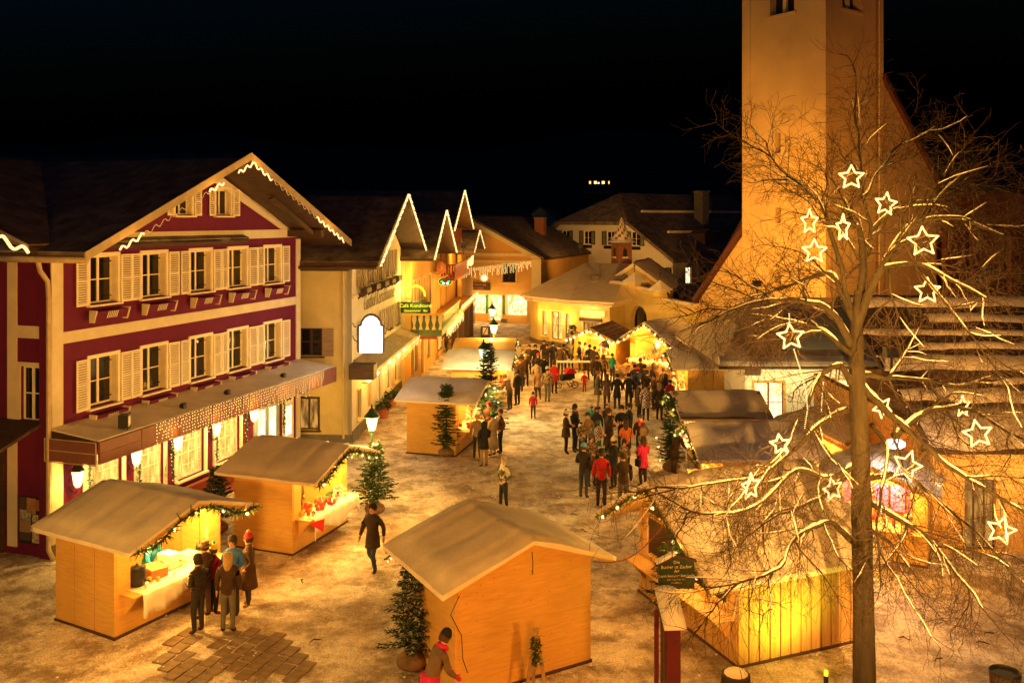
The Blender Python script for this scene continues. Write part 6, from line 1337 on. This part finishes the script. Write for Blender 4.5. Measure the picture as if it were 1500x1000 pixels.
# ---------------- people ----------------
def pose_mesh(pose, build=1.0, puff=1.0):
    """one continuous body: skeleton + skin; forward is +x. material slots: skin, jacket, trousers, boots, gloves"""
    lean = {'lean': .42, 'bend': .75}.get(pose, .0); sl, cl_ = math.sin(lean), math.cos(lean)
    def up(x, y, z): # tilt the upper body forward about the hips
        dz = z-.95; return (x*cl_+dz*sl, y, .95+dz*cl_-x*sl)
    b = build; p = puff; V = []; E_ = []; Rr = []; reg = []
    def v(co, r, rg, par=None, r2=None):
        V.append(co); Rr.append((r, r2 or r)); i = len(V)-1
        if par is not None: E_.append((par, i)); reg.append((par, i, rg))
        return i
    pel = v((0,0,.95), .125*b*p, 2)
    sp = v(up(0,0,1.10), .13*b*p, 1, pel); chs = v(up(.01,0,1.27), .148*b*p, 1, sp); uc = v(up(0,0,1.41), .125*b*p, 1, chs)
    nk = v(up(.005,0,1.50), .055, 0, uc); hb = v(up(.02,0,1.57), .066, 0, nk); hm = v(up(.018,0,1.65), .092, 0, hb); v(up(.005,0,1.72), .082, 0, hm)
    hands = []
    arms = {'stand': [((.0,.235,1.16),(.05,.25,.92)),((.0,-.235,1.16),(.05,-.25,.92))],
            'cup': [((-.02,.24,1.15),(.24,.12,1.17)),((-.02,-.24,1.15),(.24,-.12,1.16))],
            'onecup': [((-.03,.25,1.16),(.24,.13,1.2)),((.0,-.24,1.16),(.06,-.25,.92))],
            'pockets': [((-.1,.27,1.16),(.07,.2,.98)),((-.1,-.27,1.16),(.07,-.2,.98))],
            'walk': [((-.12,.25,1.18),(-.1,.26,.94)),((.08,-.24,1.17),(.24,-.22,1.0))],
            'hips': [((-.06,.34,1.18),(.08,.2,1.02)),((-.06,-.34,1.18),(.08,-.2,1.02))],
            'reach': [((.2,.24,1.22),(.42,.16,1.2)),((.0,-.24,1.15),(.12,-.22,.93))],
            'lean': [((.15,.24,1.2),(.38,.18,1.12)),((.15,-.24,1.2),(.38,-.18,1.12))],
            'bend': [((.16,.24,1.2),(.3,.2,1.0)),((.12,-.25,1.2),(.26,-.24,.98))],
            'crouch': [((.16,.24,1.2),(.3,.2,1.0)),((.12,-.25,1.2),(.26,-.24,.98))]}[pose]
    for s_, (el, wr) in zip((1,-1), arms):
        sh = v(up(0, s_*.175*b, 1.405), .078*p, 1, uc); e = v(up(*el), .056*p, 1, sh); w_ = v(up(*wr), .04*p, 1, e); hands.append((Vector(up(*el)), Vector(up(*wr)), s_))
    legs = {'walk': [((.16,.09,.52),(.02,.09,.12),(.14,.1,.06)),((.02,-.09,.5),(-.26,-.09,.2),(-.16,-.1,.09))],
            'hips': [((.02,.15,.5),(.0,.2,.09),(.13,.23,.045)),((.02,-.15,.5),(.0,-.2,.09),(.13,-.23,.045))]}.get(pose, [((.03,.1,.5),(-.01,.11,.09),(.13,.125,.045)),((.01,-.1,.5),(-.02,-.1,.09),(.12,-.13,.045))])
    for s_, (kn, an, to) in zip((1,-1), legs):
        hp_ = v((0, s_*.085, .88), .098*b, 2, pel); k = v(kn, .068, 2, hp_); a = v(an, .052, 2, k); t_ = v(to, .044, 3, a)
    me = bpy.data.meshes.new('body'); me.from_pydata(V, E_, []); o = bpy.data.objects.new('tmpbody', me); C.objects.link(o)
    md = o.modifiers.new('s', 'SKIN'); md.use_smooth_shade = True
    for i, r_ in enumerate(Rr): me.skin_vertices[0].data[i].radius = r_
    me.skin_vertices[0].data[0].use_root = True
    ss_ = o.modifiers.new('ss', 'SUBSURF'); ss_.levels = 1; ss_.render_levels = 1
    dg = bpy.context.evaluated_depsgraph_get(); ev = o.evaluated_get(dg); m2 = ev.to_mesh()
    vs = [Vector(q.co) for q in m2.vertices]; fs = [tuple(q.vertices) for q in m2.polygons]; ev.to_mesh_clear(); bpy.data.objects.remove(o); bpy.data.meshes.remove(me)
    VV = [Vector(q) for q in V]; q = MB(); q.v = [tuple(x) for x in vs]
    for f in fs:
        c = sum((vs[i] for i in f), Vector())/len(f); best = 9; br = 1
        for a, e, rg in reg:
            A_, B_ = VV[a], VV[e]; d = B_-A_; t_ = max(0, min(1, (c-A_).dot(d)/d.length_squared)); dist = (c-A_-d*t_).length-(Rr[a][0]*(1-t_)+Rr[e][0]*t_)
            if rg in (2,) and a == 0 and t_ < .5 and c.z > .9: rg = 1
            if rg == 0 and a == uc: rg = 1
            if dist < best: best = dist; br = rg
        if c.z < .11 and br == 2: br = 3
        if c.z < .93 and br == 1 and abs(c.y) < .17: br = 1
        q.f.append(list(f)); q.m.append(br)
    # facial features: nose, chin, ears, grown onto the head
    hd = up
    nzp = up(.118,0,1.635); q.add([up(.095,-.014,1.625), up(.095,.014,1.625), up(.125,0,1.63), up(.1,0,1.67)], [(0,2,1),(0,3,2),(1,2,3)], 0)
    for s_ in (-1,1): q.ball(up(.0, s_*.088, 1.64), .022, 6, 0, (.8,.4,1.2))
    q.prism([up(.098,-.022,1.598), up(.098,.022,1.598), up(.098,.018,1.606), up(.098,-.018,1.606)], (.006,0,0), 5)
    for s_ in (-1,1): q.ball(up(.094, s_*.032, 1.658), .0105, 6, 5)
    # hands: palm, four fingers and a thumb each
    for el, wr, s_ in hands:
        d = (wr-el).normalized(); up_ = Vector((0,0,1)) if abs(d.z) < .8 else Vector((1,0,0)); side = d.cross(up_).normalized(); nrm = side.cross(d)
        def bx(a, c, w_, h_): q.beam(a, c, w_, h_, 4, up=nrm)
        q.beam(wr-d*.02, wr+d*.085, .03, .075, 4, up=nrm)
        inw = -1
        curl = side*(-s_*.3) if pose in ('cup','onecup','lean','reach') else side*(-s_*.12)
        for k, L_ in enumerate((.062,.072,.068,.052)):
            o_ = wr+d*.08+nrm*(.028-.0187*k); m_ = o_+d*L_*.55; q.tube([o_, m_, m_+(d+curl*1.6).normalized()*L_*.5], [.009,.0085,.007], 5, 4)
        o_ = wr+d*.025+nrm*.036; q.tube([o_, o_+(d*.6+nrm*.7).normalized()*.035, o_+(d*.9+nrm*.4+curl).normalized()*.062], [.0105,.010,.008], 5, 4)
    return q.mesh('body', [None]*6, True)
SKIN = mat('skin', (.55,.32,.2), .6, .1, 5); FACE = mat('face_dark', (.06,.02,.015), .5, .1)
HAIRC = {'dark':(.02,.012,.008),'brown':(.07,.035,.015),'blond':(.45,.3,.12),'grey':(.25,.22,.2),'red':(.25,.09,.03)}
pats = {}
def patmat(k, a, b_, sc):
    if k not in pats:
        m, t, p = newmat('pattern_'+k); N = t.nodes; co = N.new('ShaderNodeTexCoord')
        v_ = N.new('ShaderNodeTexVoronoi') if k != 'check' else N.new('ShaderNodeTexChecker'); v_.inputs['Scale'].default_value = sc
        t.links.new(co.outputs['Object'], v_.inputs['Vector'])
        rp = N.new('ShaderNodeValToRGB'); rp.color_ramp.interpolation = 'CONSTANT'; rp.color_ramp.elements[0].color = (*a,1); rp.color_ramp.elements[1].color = (*b_,1); rp.color_ramp.elements[1].position = .5
        if k != 'check': t.links.new(v_.outputs['Color'], rp.inputs[0])
        else: t.links.new(v_.outputs['Fac'], rp.inputs[0])
        t.links.new(rp.outputs[0], p.inputs['Base Color']); p.inputs['Roughness'].default_value = .8; pats[k] = m
    return pats[k]
def quilt(col):
    k = 'q'+str(col)
    if k not in pats:
        m = mat('quilted', col, .6, .25, 5); t = m.node_tree; p = t.nodes['Principled BSDF']; w_ = t.nodes.new('ShaderNodeTexWave'); w_.wave_type = 'BANDS'; w_.bands_direction = 'Z'; w_.inputs['Scale'].default_value = 5.5; w_.inputs['Distortion'].default_value = .6
        co = t.nodes.new('ShaderNodeTexCoord'); t.links.new(co.outputs['Object'], w_.inputs[0]); b_ = t.nodes.new('ShaderNodeBump'); b_.inputs['Strength'].default_value = .9; b_.inputs['Distance'].default_value = .03
        t.links.new(w_.outputs[0], b_.inputs['Height']); t.links.new(b_.outputs[0], p.inputs['Normal']); pats[k] = m
    return pats[k]
def cm(c):
    if isinstance(c, tuple): return cmat(c)
    if c == 'camo': return patmat('camo', (.05,.055,.04), (.42,.38,.28), 9)
    if c == 'check': return patmat('check', (.5,.45,.4), (.12,.03,.05), 14)
    if c == 'mottled': return patmat('mottled', (.30,.22,.13), (.08,.055,.035), 16)
    if c == 'stripe': return patmat('check', (.4,.35,.3), (.04,.03,.03), 10)
    if c.startswith('q'): return quilt({'qdark':(.035,.025,.02),'qbrown':(.10,.06,.035),'qblack':(.012,.012,.014)}[c])
BLK=(.012,.012,.015); DRK=(.03,.024,.022); BRN=(.10,.055,.03); DBR=(.055,.03,.018); TAN=(.30,.19,.10); BEI=(.45,.36,.24); RED=(.5,.015,.02); PNK=(.55,.02,.12); JEAN=(.045,.06,.10); GRJ=(.14,.13,.10); TEAL=(.03,.33,.28); NAVY=(.02,.03,.08); BLUE=(.05,.16,.45); ORG=(.7,.17,.04); MAR=(.14,.02,.03); WHT=(.6,.55,.45); OLV=(.09,.08,.04)
pm = {}
def hatm(kind):
    def f(q=None):
        q = MB()
        if kind == 'beanie': q.lathe([(.099,0),(.107,.012),(.106,.05),(.098,.052),(.096,.085),(.07,.125),(.03,.145)], 14)
        elif kind == 'brim': q.lathe([(.16,0),(.165,.008),(.1,.014),(.095,.09),(.07,.11),(.02,.1)], 14)
        elif kind == 'hair': q.lathe([(.095,-.05),(.104,0),(.102,.05),(.08,.1),(.03,.125)], 12)
        elif kind == 'long': q.lathe([(.085,-.26),(.1,-.16),(.106,-.05),(.108,.01),(.102,.06),(.08,.1),(.03,.125)], 12)
        elif kind == 'hood': q.lathe([(.12,-.14),(.125,-.04),(.125,.04),(.1,.1),(.05,.135)], 12)
        elif kind == 'bald': q.lathe([(.092,-.05),(.1,-.01),(.099,.02)], 12)
        return q.mesh({'long':'hair','bald':'hair','hood':'hood'}.get(kind, kind), [None], True)
    return cached(('hat', kind), f)
scarf_me = mesh_of('scarf', lambda q: (q.lathe([(.075,0),(.105,.02),(.11,.05),(.085,.085),(.06,.08)], 12), q.box(.08,.12,-.05,.03,-.22,.04)), [None])
skirt = {}
def skirtm(L_):
    return cached(('sk', L_), lambda: mesh_of('coat', lambda q: q.lathe([(.165,0),(.175,-.12),(.19,-.3),(.2+.03*(L_>.5),-L_),(.17,-L_+.01),(.1,-.1)], 18), [None]))
PL = []
def person(px, fy, label, head, pose='stand', j=DRK, tr=DRK, hat=('hair','dark'), h=1.76, coat=None, coatc=None, scarf=None, gl=None, bd=1.0, boots=(.03,.02,.015), pom=None, pos=None, z=0, bag=None, cup=False, puff=1.12):
    q = pos if pos is not None else G(px, fy); s_ = h*1.04/1.76
    t = thing('person', label, 'person', (q[0], q[1], z), R(head+random.uniform(-9,9)))
    key = (pose, bd, puff)
    if key not in pm: pm[key] = pose_mesh(*key)
    o = inst('body', pm[key], t, (0,0,0), 0, (s_,)*3)
    for i, m_ in enumerate((SKIN, cm(j), cm(tr), cm(boots), cm(gl) if gl else SKIN, FACE)): o.material_slots[i].link = 'OBJECT'; o.material_slots[i].material = m_
    lean = {'lean': .42, 'bend': .75}.get(pose, 0)
    def up(x, y, z_): dz = z_-.95; return (( x*math.cos(lean)+dz*math.sin(lean))*s_, y*s_, (.95+dz*math.cos(lean)-x*math.sin(lean))*s_)
    kind, hc = hat; m_ = cm(HAIRC[hc]) if isinstance(hc, str) else cm(hc)
    def put(nm, me, loc, mt, sc=1, tilt=0):
        k = inst(nm, me, t, loc, 0, (s_*sc,)*3); k.rotation_euler = (0, lean+tilt, 0); k.material_slots[0].link = 'OBJECT'; k.material_slots[0].material = mt; return k
    if kind in ('beanie','brim'):
        put('hair', hatm('hair'), up(-.012,0,1.645), cm(HAIRC['brown' if len(label)%2 else 'dark']), .98)
        hh = put('hat', hatm(kind), up(.002,0,1.68), m_)
        if pom: z_ = MB(); z_.ball((0,0,.165), .045, 8); k = z_.build('pompom', cm(pom), hh, smooth=True)
    elif kind == 'long': put('hair', hatm('long'), up(-.022,0,1.66), m_)
    elif kind == 'hood': put('hood', hatm('hood'), up(-.03,0,1.66), m_)
    elif kind == 'bald': put('hair', hatm('bald'), up(-.02,0,1.66), m_)
    else: put('hair', hatm('hair'), up(-.015,0,1.665), m_)
    if scarf: put('scarf', scarf_me, up(0,0,1.475), cm(scarf))
    if coat:
        k = put('coat', skirtm(coat), (0,0,1.03*s_), cm(coatc or j), 1); k.rotation_euler = (0,0,0)
    if bag: z_ = MB(); z_.prism([(-.1,.2,.75),(.12,.2,.75),(.12,.2,1.0),(-.1,.2,1.0)], (0,.09,0)); z_.tube([(0,.22,1.0),(-.02,.16,1.25),(0,-.02,1.47)], .012, 4); z_.build('bag', cm(bag), t)
    if cup: c_ = inst('cup', cupc, None, t.location, 0); c_.location = Matrix.Translation(t.location) @ Matrix.Rotation(t.rotation_euler.z, 4, 'Z') @ Vector((.37*s_, .0, 1.14*s_)); tag(c_, 'mug held by the '+' '.join(label.split()[:6]), 'mug')
    return t
P_ = person
# at the drinks stall
P_(290,928,'person in dark quilted jacket and cap, left in the group at the drinks stall',150,'cup','qdark',DRK,('beanie',DRK),h=1.72)
P_(300,906,'person in brown jacket and flat cap half hidden at the drinks stall',150,'stand','qbrown',BRN,('brim',(.12,.07,.03)),h=1.76)
P_(313,900,'girl in red jacket with rainbow knitted hat at the drinks stall',60,'cup',(.35,.02,.05),BLK,('beanie',(.6,.45,.05)),h=1.6,pom=(.05,.4,.4),boots=MAR)
P_(334,927,'woman with long blond ponytail and dark vest, back turned, at the drinks stall',100,'stand',DBR,GRJ,('long','blond'),h=1.78)
P_(341,900,'man in blue jacket and dark knit hat behind the blond woman',255,'cup',BLUE,DRK,('beanie',DRK),h=1.8,cup=True)
P_(364,888,'woman in long brown coat with red pompom hat at the right of the drinks group',200,'pockets',BRN,DRK,('beanie',(.5,.03,.05)),h=1.7,coat=.55,pom=(.6,.4,.3),boots=(.2,.12,.06))
P_(0,0,'stall keeper in bright blue jacket with dark hair inside the drinks stall',-20,'lean',(.02,.3,.6),BLK,('hair','dark'),h=1.68,pos=hp('drinks',.0,.15))
# walkers
P_(546,840,'man in dark knee-length coat walking past the red wares stall',245,'walk',DBR,JEAN,('hair','dark'),h=1.8,coat=.34)
P_(738,748,'grey haired person in camouflage jacket behind the front stall roof',215,'hips','camo',BLK,('hair','grey'),h=1.72)
P_(655,1030,'person in pink and grey jacket with black hat beside the closed front stall',25,'lean',(.15,.10,.07),PNK,('beanie',BLK),h=1.8,scarf=PNK,gl=PNK,coat=.3,coatc=PNK,pos=(-1.52,16.45))
P_(781,613,'small child in red and black ski jacket standing alone in the square',268,'stand',(.4,.015,.03),DRK,('beanie',BLK),h=1.2)
P_(856,574,'toddler in red snowsuit and red hat left of the long coats',268,'stand',RED,RED,('beanie',RED),h=1.05)
P_(788,586,'woman in tan coat walking beside the patterned jacket',92,'walk',TAN,DBR,('hood',TAN),h=1.66,coat=.3)
P_(802,590,'person in mottled camouflage jacket, pale hat and light jeans walking away',88,'walk','mottled',GRJ,('beanie',WHT),h=1.78)
P_(812,577,'woman in bright red coat before the pram',80,'stand',RED,DRK,('hair','brown'),h=1.68,coat=.32)
P_(747,601,'older man with reddish hair in brown jacket at the pale roofed stall',150,'lean',BRN,DRK,('hair','red'),h=1.74,scarf=WHT)
P_(758,594,'person in black jacket close behind the older man at the pale roofed stall',140,'stand',BLK,BLK,('beanie',BLK),h=1.74)
P_(654,517,'person in brown coat left of the pale stall roof',250,'walk',BRN,DRK,('hair','dark'),h=1.7)
# group at the fir stall
P_(709,684,'woman with black coat over beige trousers, front of the fir stall group',110,'cup',BLK,TAN,('hood',BLK),h=1.68,coat=.3)
P_(699,672,'person in tan jacket behind the black coat at the fir stall',100,'stand',TAN,DRK,('hair','blond'),h=1.72)
P_(722,668,'woman in long beige coat with green hat at the fir stall',130,'cup',BEI,BEI,('beanie',(.03,.2,.12)),h=1.68,coat=.72)
P_(733,664,'person in brown anorak at the right of the fir stall group',190,'pockets',BRN,NAVY,('hair','brown'),h=1.72)
P_(716,652,'person with maroon hat at the back of the fir stall group',250,'cup',BRN,DRK,('beanie',MAR),h=1.74)
P_(705,648,'person in pale yellow jacket leaning to the counter at the fir stall',150,'lean',WHT,DRK,('hair','blond'),h=1.7)
# lower group round the green-clothed table
P_(829,665,'woman with cream pompom hat in dark coat, left of the table group',10,'cup',DBR,BLK,('beanie',WHT),h=1.66,coat=.3,pom=BRN)
P_(842,662,'tall man in navy coat and black cap with brown scarf in the table group',340,'cup',(.02,.02,.035),NAVY,('beanie',BLK),h=1.84,scarf=BRN)
P_(853,676,'child with pale yellow hat and patterned jacket in the table group',300,'cup','mottled',DRK,('beanie',BEI),h=1.58)
P_(861,668,'person in brown fur-trimmed coat behind the patterned jacket',280,'cup',TAN,DRK,('hair','brown'),h=1.68)
P_(866,640,'child in bright teal jacket running behind the table group',200,'hips',TEAL,TEAL,('beanie',WHT),h=1.35)
P_(876,678,'boy in checked shirt jacket with green hat in the table group',30,'cup','check',(.02,.12,.05),('beanie',(.02,.16,.1)),h=1.55)
P_(874,657,'person with long brown hair and dark jacket at the back of the table group',270,'stand',DRK,DRK,('long','brown'),h=1.64)
P_(892,668,'tall person in long dark brown coat in the middle of the table group',10,'cup',DBR,DBR,('hair','brown'),h=1.82,coat=.6)
P_(890,655,'balding man behind the long dark coat in the table group',330,'cup',DBR,DRK,('bald','brown'),h=1.84)
P_(911,660,'man in black jacket and black beanie facing the camera in the table group',255,'cup',BLK,BLK,('beanie',BLK),h=1.76,cup=True)
P_(922,658,'dark haired man in black jacket turned left in the table group',190,'onecup',BLK,BLK,('hair','dark'),h=1.82)
P_(917,682,'woman in orange jacket with white sleeves and shoulder strap in the table group',90,'cup',ORG,DRK,('long','brown'),h=1.68,bag=DRK)
P_(938,676,'person in dark jacket with red scarf at the right of the table group',250,'pockets',DBR,DRK,('hair','brown'),h=1.76,scarf=(.5,.03,.02))
P_(941,695,'person in tan fur hood at the right of the table group',200,'pockets','mottled',BRN,('hood',TAN),h=1.66)
P_(855,730,'man in dark jacket and jeans with blue striped hat, left front of the table group',60,'onecup',DRK,JEAN,('beanie',(.1,.3,.5)),h=1.78)
P_(866,712,'person with dark striped hat behind the blue striped hat',300,'cup','mottled',DRK,('beanie',(.1,.07,.06)),h=1.76)
P_(881,743,'man in red ski jacket with pale stripes, back to the camera',90,'stand',RED,BLK,('beanie',BLK),h=1.82,boots=BLK,puff=1.15)
P_(899,716,'woman in black jacket with cream pompom hat behind the red jacket',150,'cup',BLK,BLK,('beanie',(.6,.5,.25)),h=1.72,pom=(.6,.5,.25))
P_(913,751,'man in dark leather jacket and light jeans, right front of the table group',100,'onecup',DBR,GRJ,('hair','brown'),h=1.86,puff=1.15)
P_(914,708,'child in mottled jacket and brown hat at the green table',270,'cup','mottled',DRK,('beanie',DBR),h=1.5)
P_(942,712,'woman in long bright pink quilted coat with dark hair',130,'cup',PNK,BLK,('long','brown'),h=1.7,coat=.34,boots=BLK,bag=BLK)
P_(987,695,'dim figure in long brown coat at the stall right of the crowd',20,'lean',DBR,DBR,('hood',DBR),h=1.72,coat=.4)
# long coats in the middle
P_(876,599,'tall person in long olive coat and light trousers, left of the middle coats',5,'pockets',OLV,TAN,('hair','red'),h=1.84,coat=.35)
P_(889,600,'woman in brown hooded parka, second of the middle coats',90,'stand',BRN,DBR,('long','brown'),h=1.7,coat=.25,puff=1.15)
P_(904,600,'slim person in long black coat, third of the middle coats',90,'stand',BLK,BLK,('hair','dark'),h=1.72,coat=.42)
P_(921,601,'man in black leather jacket with hands in pockets, right of the middle coats',90,'pockets',BLK,BLK,('hair','dark'),h=1.78,puff=1.12)
P_(934,590,'person with raspberry red hat and blue jacket at the edge of the right crowd',100,'stand',NAVY,DRK,('beanie',(.5,.03,.1)),h=1.74)
P_(946,617,'person in long dark striped knit coat in the right crowd',80,'stand','stripe',DRK,('beanie',DRK),h=1.72,coat=.4)
P_(936,614,'thin dark figure left of the striped coat in the right crowd',20,'stand',DBR,DRK,('hair','dark'),h=1.7,coat=.4)
P_(966,616,'woman with blond hair in dark brown coat at the front of the right crowd',60,'stand',DBR,DRK,('long','blond'),h=1.72,coat=.4)
P_(981,607,'person in crimson jacket at the right edge of the crowd',110,'cup',(.35,.02,.06),BLK,('hair','brown'),h=1.64)
P_(986,596,'person with pink hat at the right edge of the crowd',200,'cup',WHT,DRK,('beanie',(.55,.2,.2)),h=1.66)
rc = [(938,576,'tallest head above the right crowd before the boarded counter',BRN,('hair','brown'),1.85),(944,584,'dark cap right of the raspberry hat in the crowd',DRK,('beanie',BLK),1.72),(948,594,'dark knitted hat in the centre of the right crowd',DBR,('beanie',DRK),1.7),(957,584,'tall hooded person in brown in the right crowd',BRN,('hood',BRN),1.8),(966,582,'person with sandy hair in the right crowd',TAN,('hair','blond'),1.74),(972,590,'person in dark brown jacket right of the sandy hair',DBR,('hair','brown'),1.72),(976,598,'person in dark parka behind the crimson jacket',DRK,('hood',DRK),1.68),(958,600,'person half hidden behind the blond woman',BRN,('hair','dark'),1.7),(930,584,'dark figure at the left back of the right crowd',DRK,('hair','dark'),1.74)]
for k, (px, fy, lab, c_, ht, h_) in enumerate(rc): P_(px, fy, lab, [90,120,60,200][k%4], ['stand','cup','pockets'][k%3], c_, DRK, ht, h=h_)
# left crowd behind and by the round table
lc = [(762,573,'woman in quilted brown jacket at the left end of the far crowd','qbrown',('hair','red'),1.7,250),(757,570,'person in tan coat leftmost in the far crowd',TAN,('hair','blond'),1.66,300),(770,566,'person with white cap in the far crowd',DBR,('beanie',WHT),1.74,270),(766,556,'person in dark coat behind the white cap',DRK,('hair','brown'),1.72,280),(784,552,'man with broad black hat in the far crowd',BLK,('brim',BLK),1.86,270),(775,548,'person with brown hair left of the broad black hat',BRN,('hair','brown'),1.74,250),(788,560,'child with red cap below the broad black hat',DRK,('beanie',RED),1.6,260),(786,573,'person in white fleece among the far crowd',WHT,('hair','dark'),1.6,90),(797,566,'person in black and white jacket beside the white fleece',BLK,('hair','brown'),1.66,100),(797,540,'dark haired person left of the tall back in the far crowd',DRK,('hair','dark'),1.74,250),(801,545,'small dark person in front of the dark haired one',DBR,('hair','dark'),1.66,260),(810,546,'tall person in dark jacket seen from behind in the far crowd',DRK,('hair','dark'),1.84,90),
 (821,550,'person in brown jacket standing at the white high table',BRN,('hair','brown'),1.8,60),(826,549,'second person in brown jacket close together at the high table',DBR,('hair','dark'),1.8,100),(836,540,'man in grey jacket behind the white high table',GRJ,('hair','red'),1.82,265),(849,543,'person in black vest with white sleeves right of the high table',BLK,('beanie',DRK),1.74,180),(857,544,'person in patterned shirt right of the high table','mottled',('hair','dark'),1.74,150),
 (864,549,'dark person in long jacket before the left glowing stall',DRK,('hair','dark'),1.78,100),(871,552,'person in brown jacket before the left glowing stall','qbrown',('hair','brown'),1.76,90),(874,570,'broad person in dark brown jacket facing the left glowing stall',DBR,('hair','brown'),1.76,90),(884,565,'person in patterned brown jacket beside the teal coat','mottled',('hood',BRN),1.72,90),(897,560,'person in teal coat with pink glove before the left glowing stall',TEAL,('hair','brown'),1.62,60),(870,528,'customer in dark jacket at the counter of the left glowing stall',DRK,('hair','dark'),1.74,60),(886,533,'customer with round dark hat at the counter of the left glowing stall',BLK,('beanie',BLK),1.7,90)]
for k, (px, fy, lab, c_, ht, h_, hd_) in enumerate(lc): P_(px, fy, lab, hd_, ['stand','cup','pockets','onecup'][k%4], c_, DRK if k%3 else JEAN, ht, h=h_, coat=.3 if k in (4,17,19) else None)
P_(0,0,'stall keeper with pink hat inside the left glowing stall',-115,'lean',BRN,DRK,('beanie',PNK),h=1.68,pos=hp('left',.6,.2))
P_(0,0,'stall keeper in brown behind the counter of the stall of red wares',-20,'stand',BRN,DRK,('hair','brown'),h=1.66,pos=hp('red',-.2,.6))
# tables and pram
def table(label, q, cloth_m, h_=1.08, r=.5, foot=True):
    t = thing('high_table', label, 'table', q); b = MB(); b.lathe([(r,h_),(r,h_+.03)], 20); b.build('table_top', M['ply'], t); b = MB(); b.lathe([(.28,0),(.28,.03),(.04,.06),(.035,h_)], 12); b.build('pedestal', M['metal'], t)
    if cloth_m: b = MB(); b.lathe([(r*.8,h_+.031),(r+.01,h_+.035),(r+.02,h_-.1),(r*.55,h_-.5),(r*.35,.25),(r*.5,.02)], 20); b.build('table_skirt', cloth_m, t, smooth=True)
    return t
table('high table with a green skirt in the middle of the lower group', G(881,706), cmat((.02,.16,.05)))
c_ = inst('cup', cup, None, G(878,706)+Vector((0,0,1.12)), 0, (1.6,)*3); tag(c_, 'white cup standing on the green skirted table', 'cup')
c_ = inst('bottle', bottle, None, G(884,706)+Vector((.1,.1,1.12)), 0, (1,)*3); tag(c_, 'slim bottle standing on the green skirted table', 'bottle')
t = thing('high_table', 'long white high table in the far crowd', 'table', G(840,556)); z_ = MB(); z_.box(-1.0,1.0,-.3,.3,1.05,1.09); z_.build('table_top', M['cloth_white'], t)
for x, y in ((-.9,-.25),(.9,-.25),(-.9,.25),(.9,.25)): z_ = MB(); z_.box(x-.03,x+.03,y-.03,y+.03,0,1.05); z_.build('leg', M['darkwood'], t) 
for k, x in enumerate((-.3,.0,.3)): c_ = inst('cup', cup, None, t.location+Vector((x,-.2,1.12)), 0, (1.5,)*3); tag(c_, 'white cup on the long white table in the far crowd', 'cup', 'cups on the white table of the far crowd')
pr = thing('pram', 'dark three-wheeled pram with a bright red hood before the white high table', 'pram', G(832,568), R(200))
q = MB(); q.prism([(-.35,-.22,.55),(.45,-.22,.45),(.4,-.22,.75),(-.3,-.22,.85)], (0,.44,0)); q.build('seat', M['rubber'], pr)
q = MB()
for i in range(9):
    a_ = R(20+i*16); 
P = [(.32*math.cos(R(a_)), .32*math.sin(R(a_))) for a_ in range(10,176,15)]; q.prism([(x-.1,-.24,.8+z) for x,z in P], (0,.48,0)); q.build('hood', cmat(RED), pr)
for x,y,r_ in ((.55,0,.15),(-.3,-.28,.2),(-.3,.28,.2)): q = MB(); q.tube([(x+r_*math.cos(R(i*30)),y,r_+r_*math.sin(R(i*30))*.95+.01) for i in range(13)], .025, 6); q.tube([(x,y-.03,r_),(x,y+.03,r_)], .03, 6); q.build('wheel', M['rubber'], pr)
q = MB(); q.tube([(.55,0,.16),(.1,-.2,.5),(-.3,-.2,.2)], .015, 5); q.tube([(.55,0,.16),(.1,.2,.5),(-.3,.2,.2)], .015, 5); q.tube([(.1,-.2,.5),(-.6,-.2,1.05),(-.6,.2,1.05),(.1,.2,.5)], .015, 5); q.build('frame', M['metal'], pr)
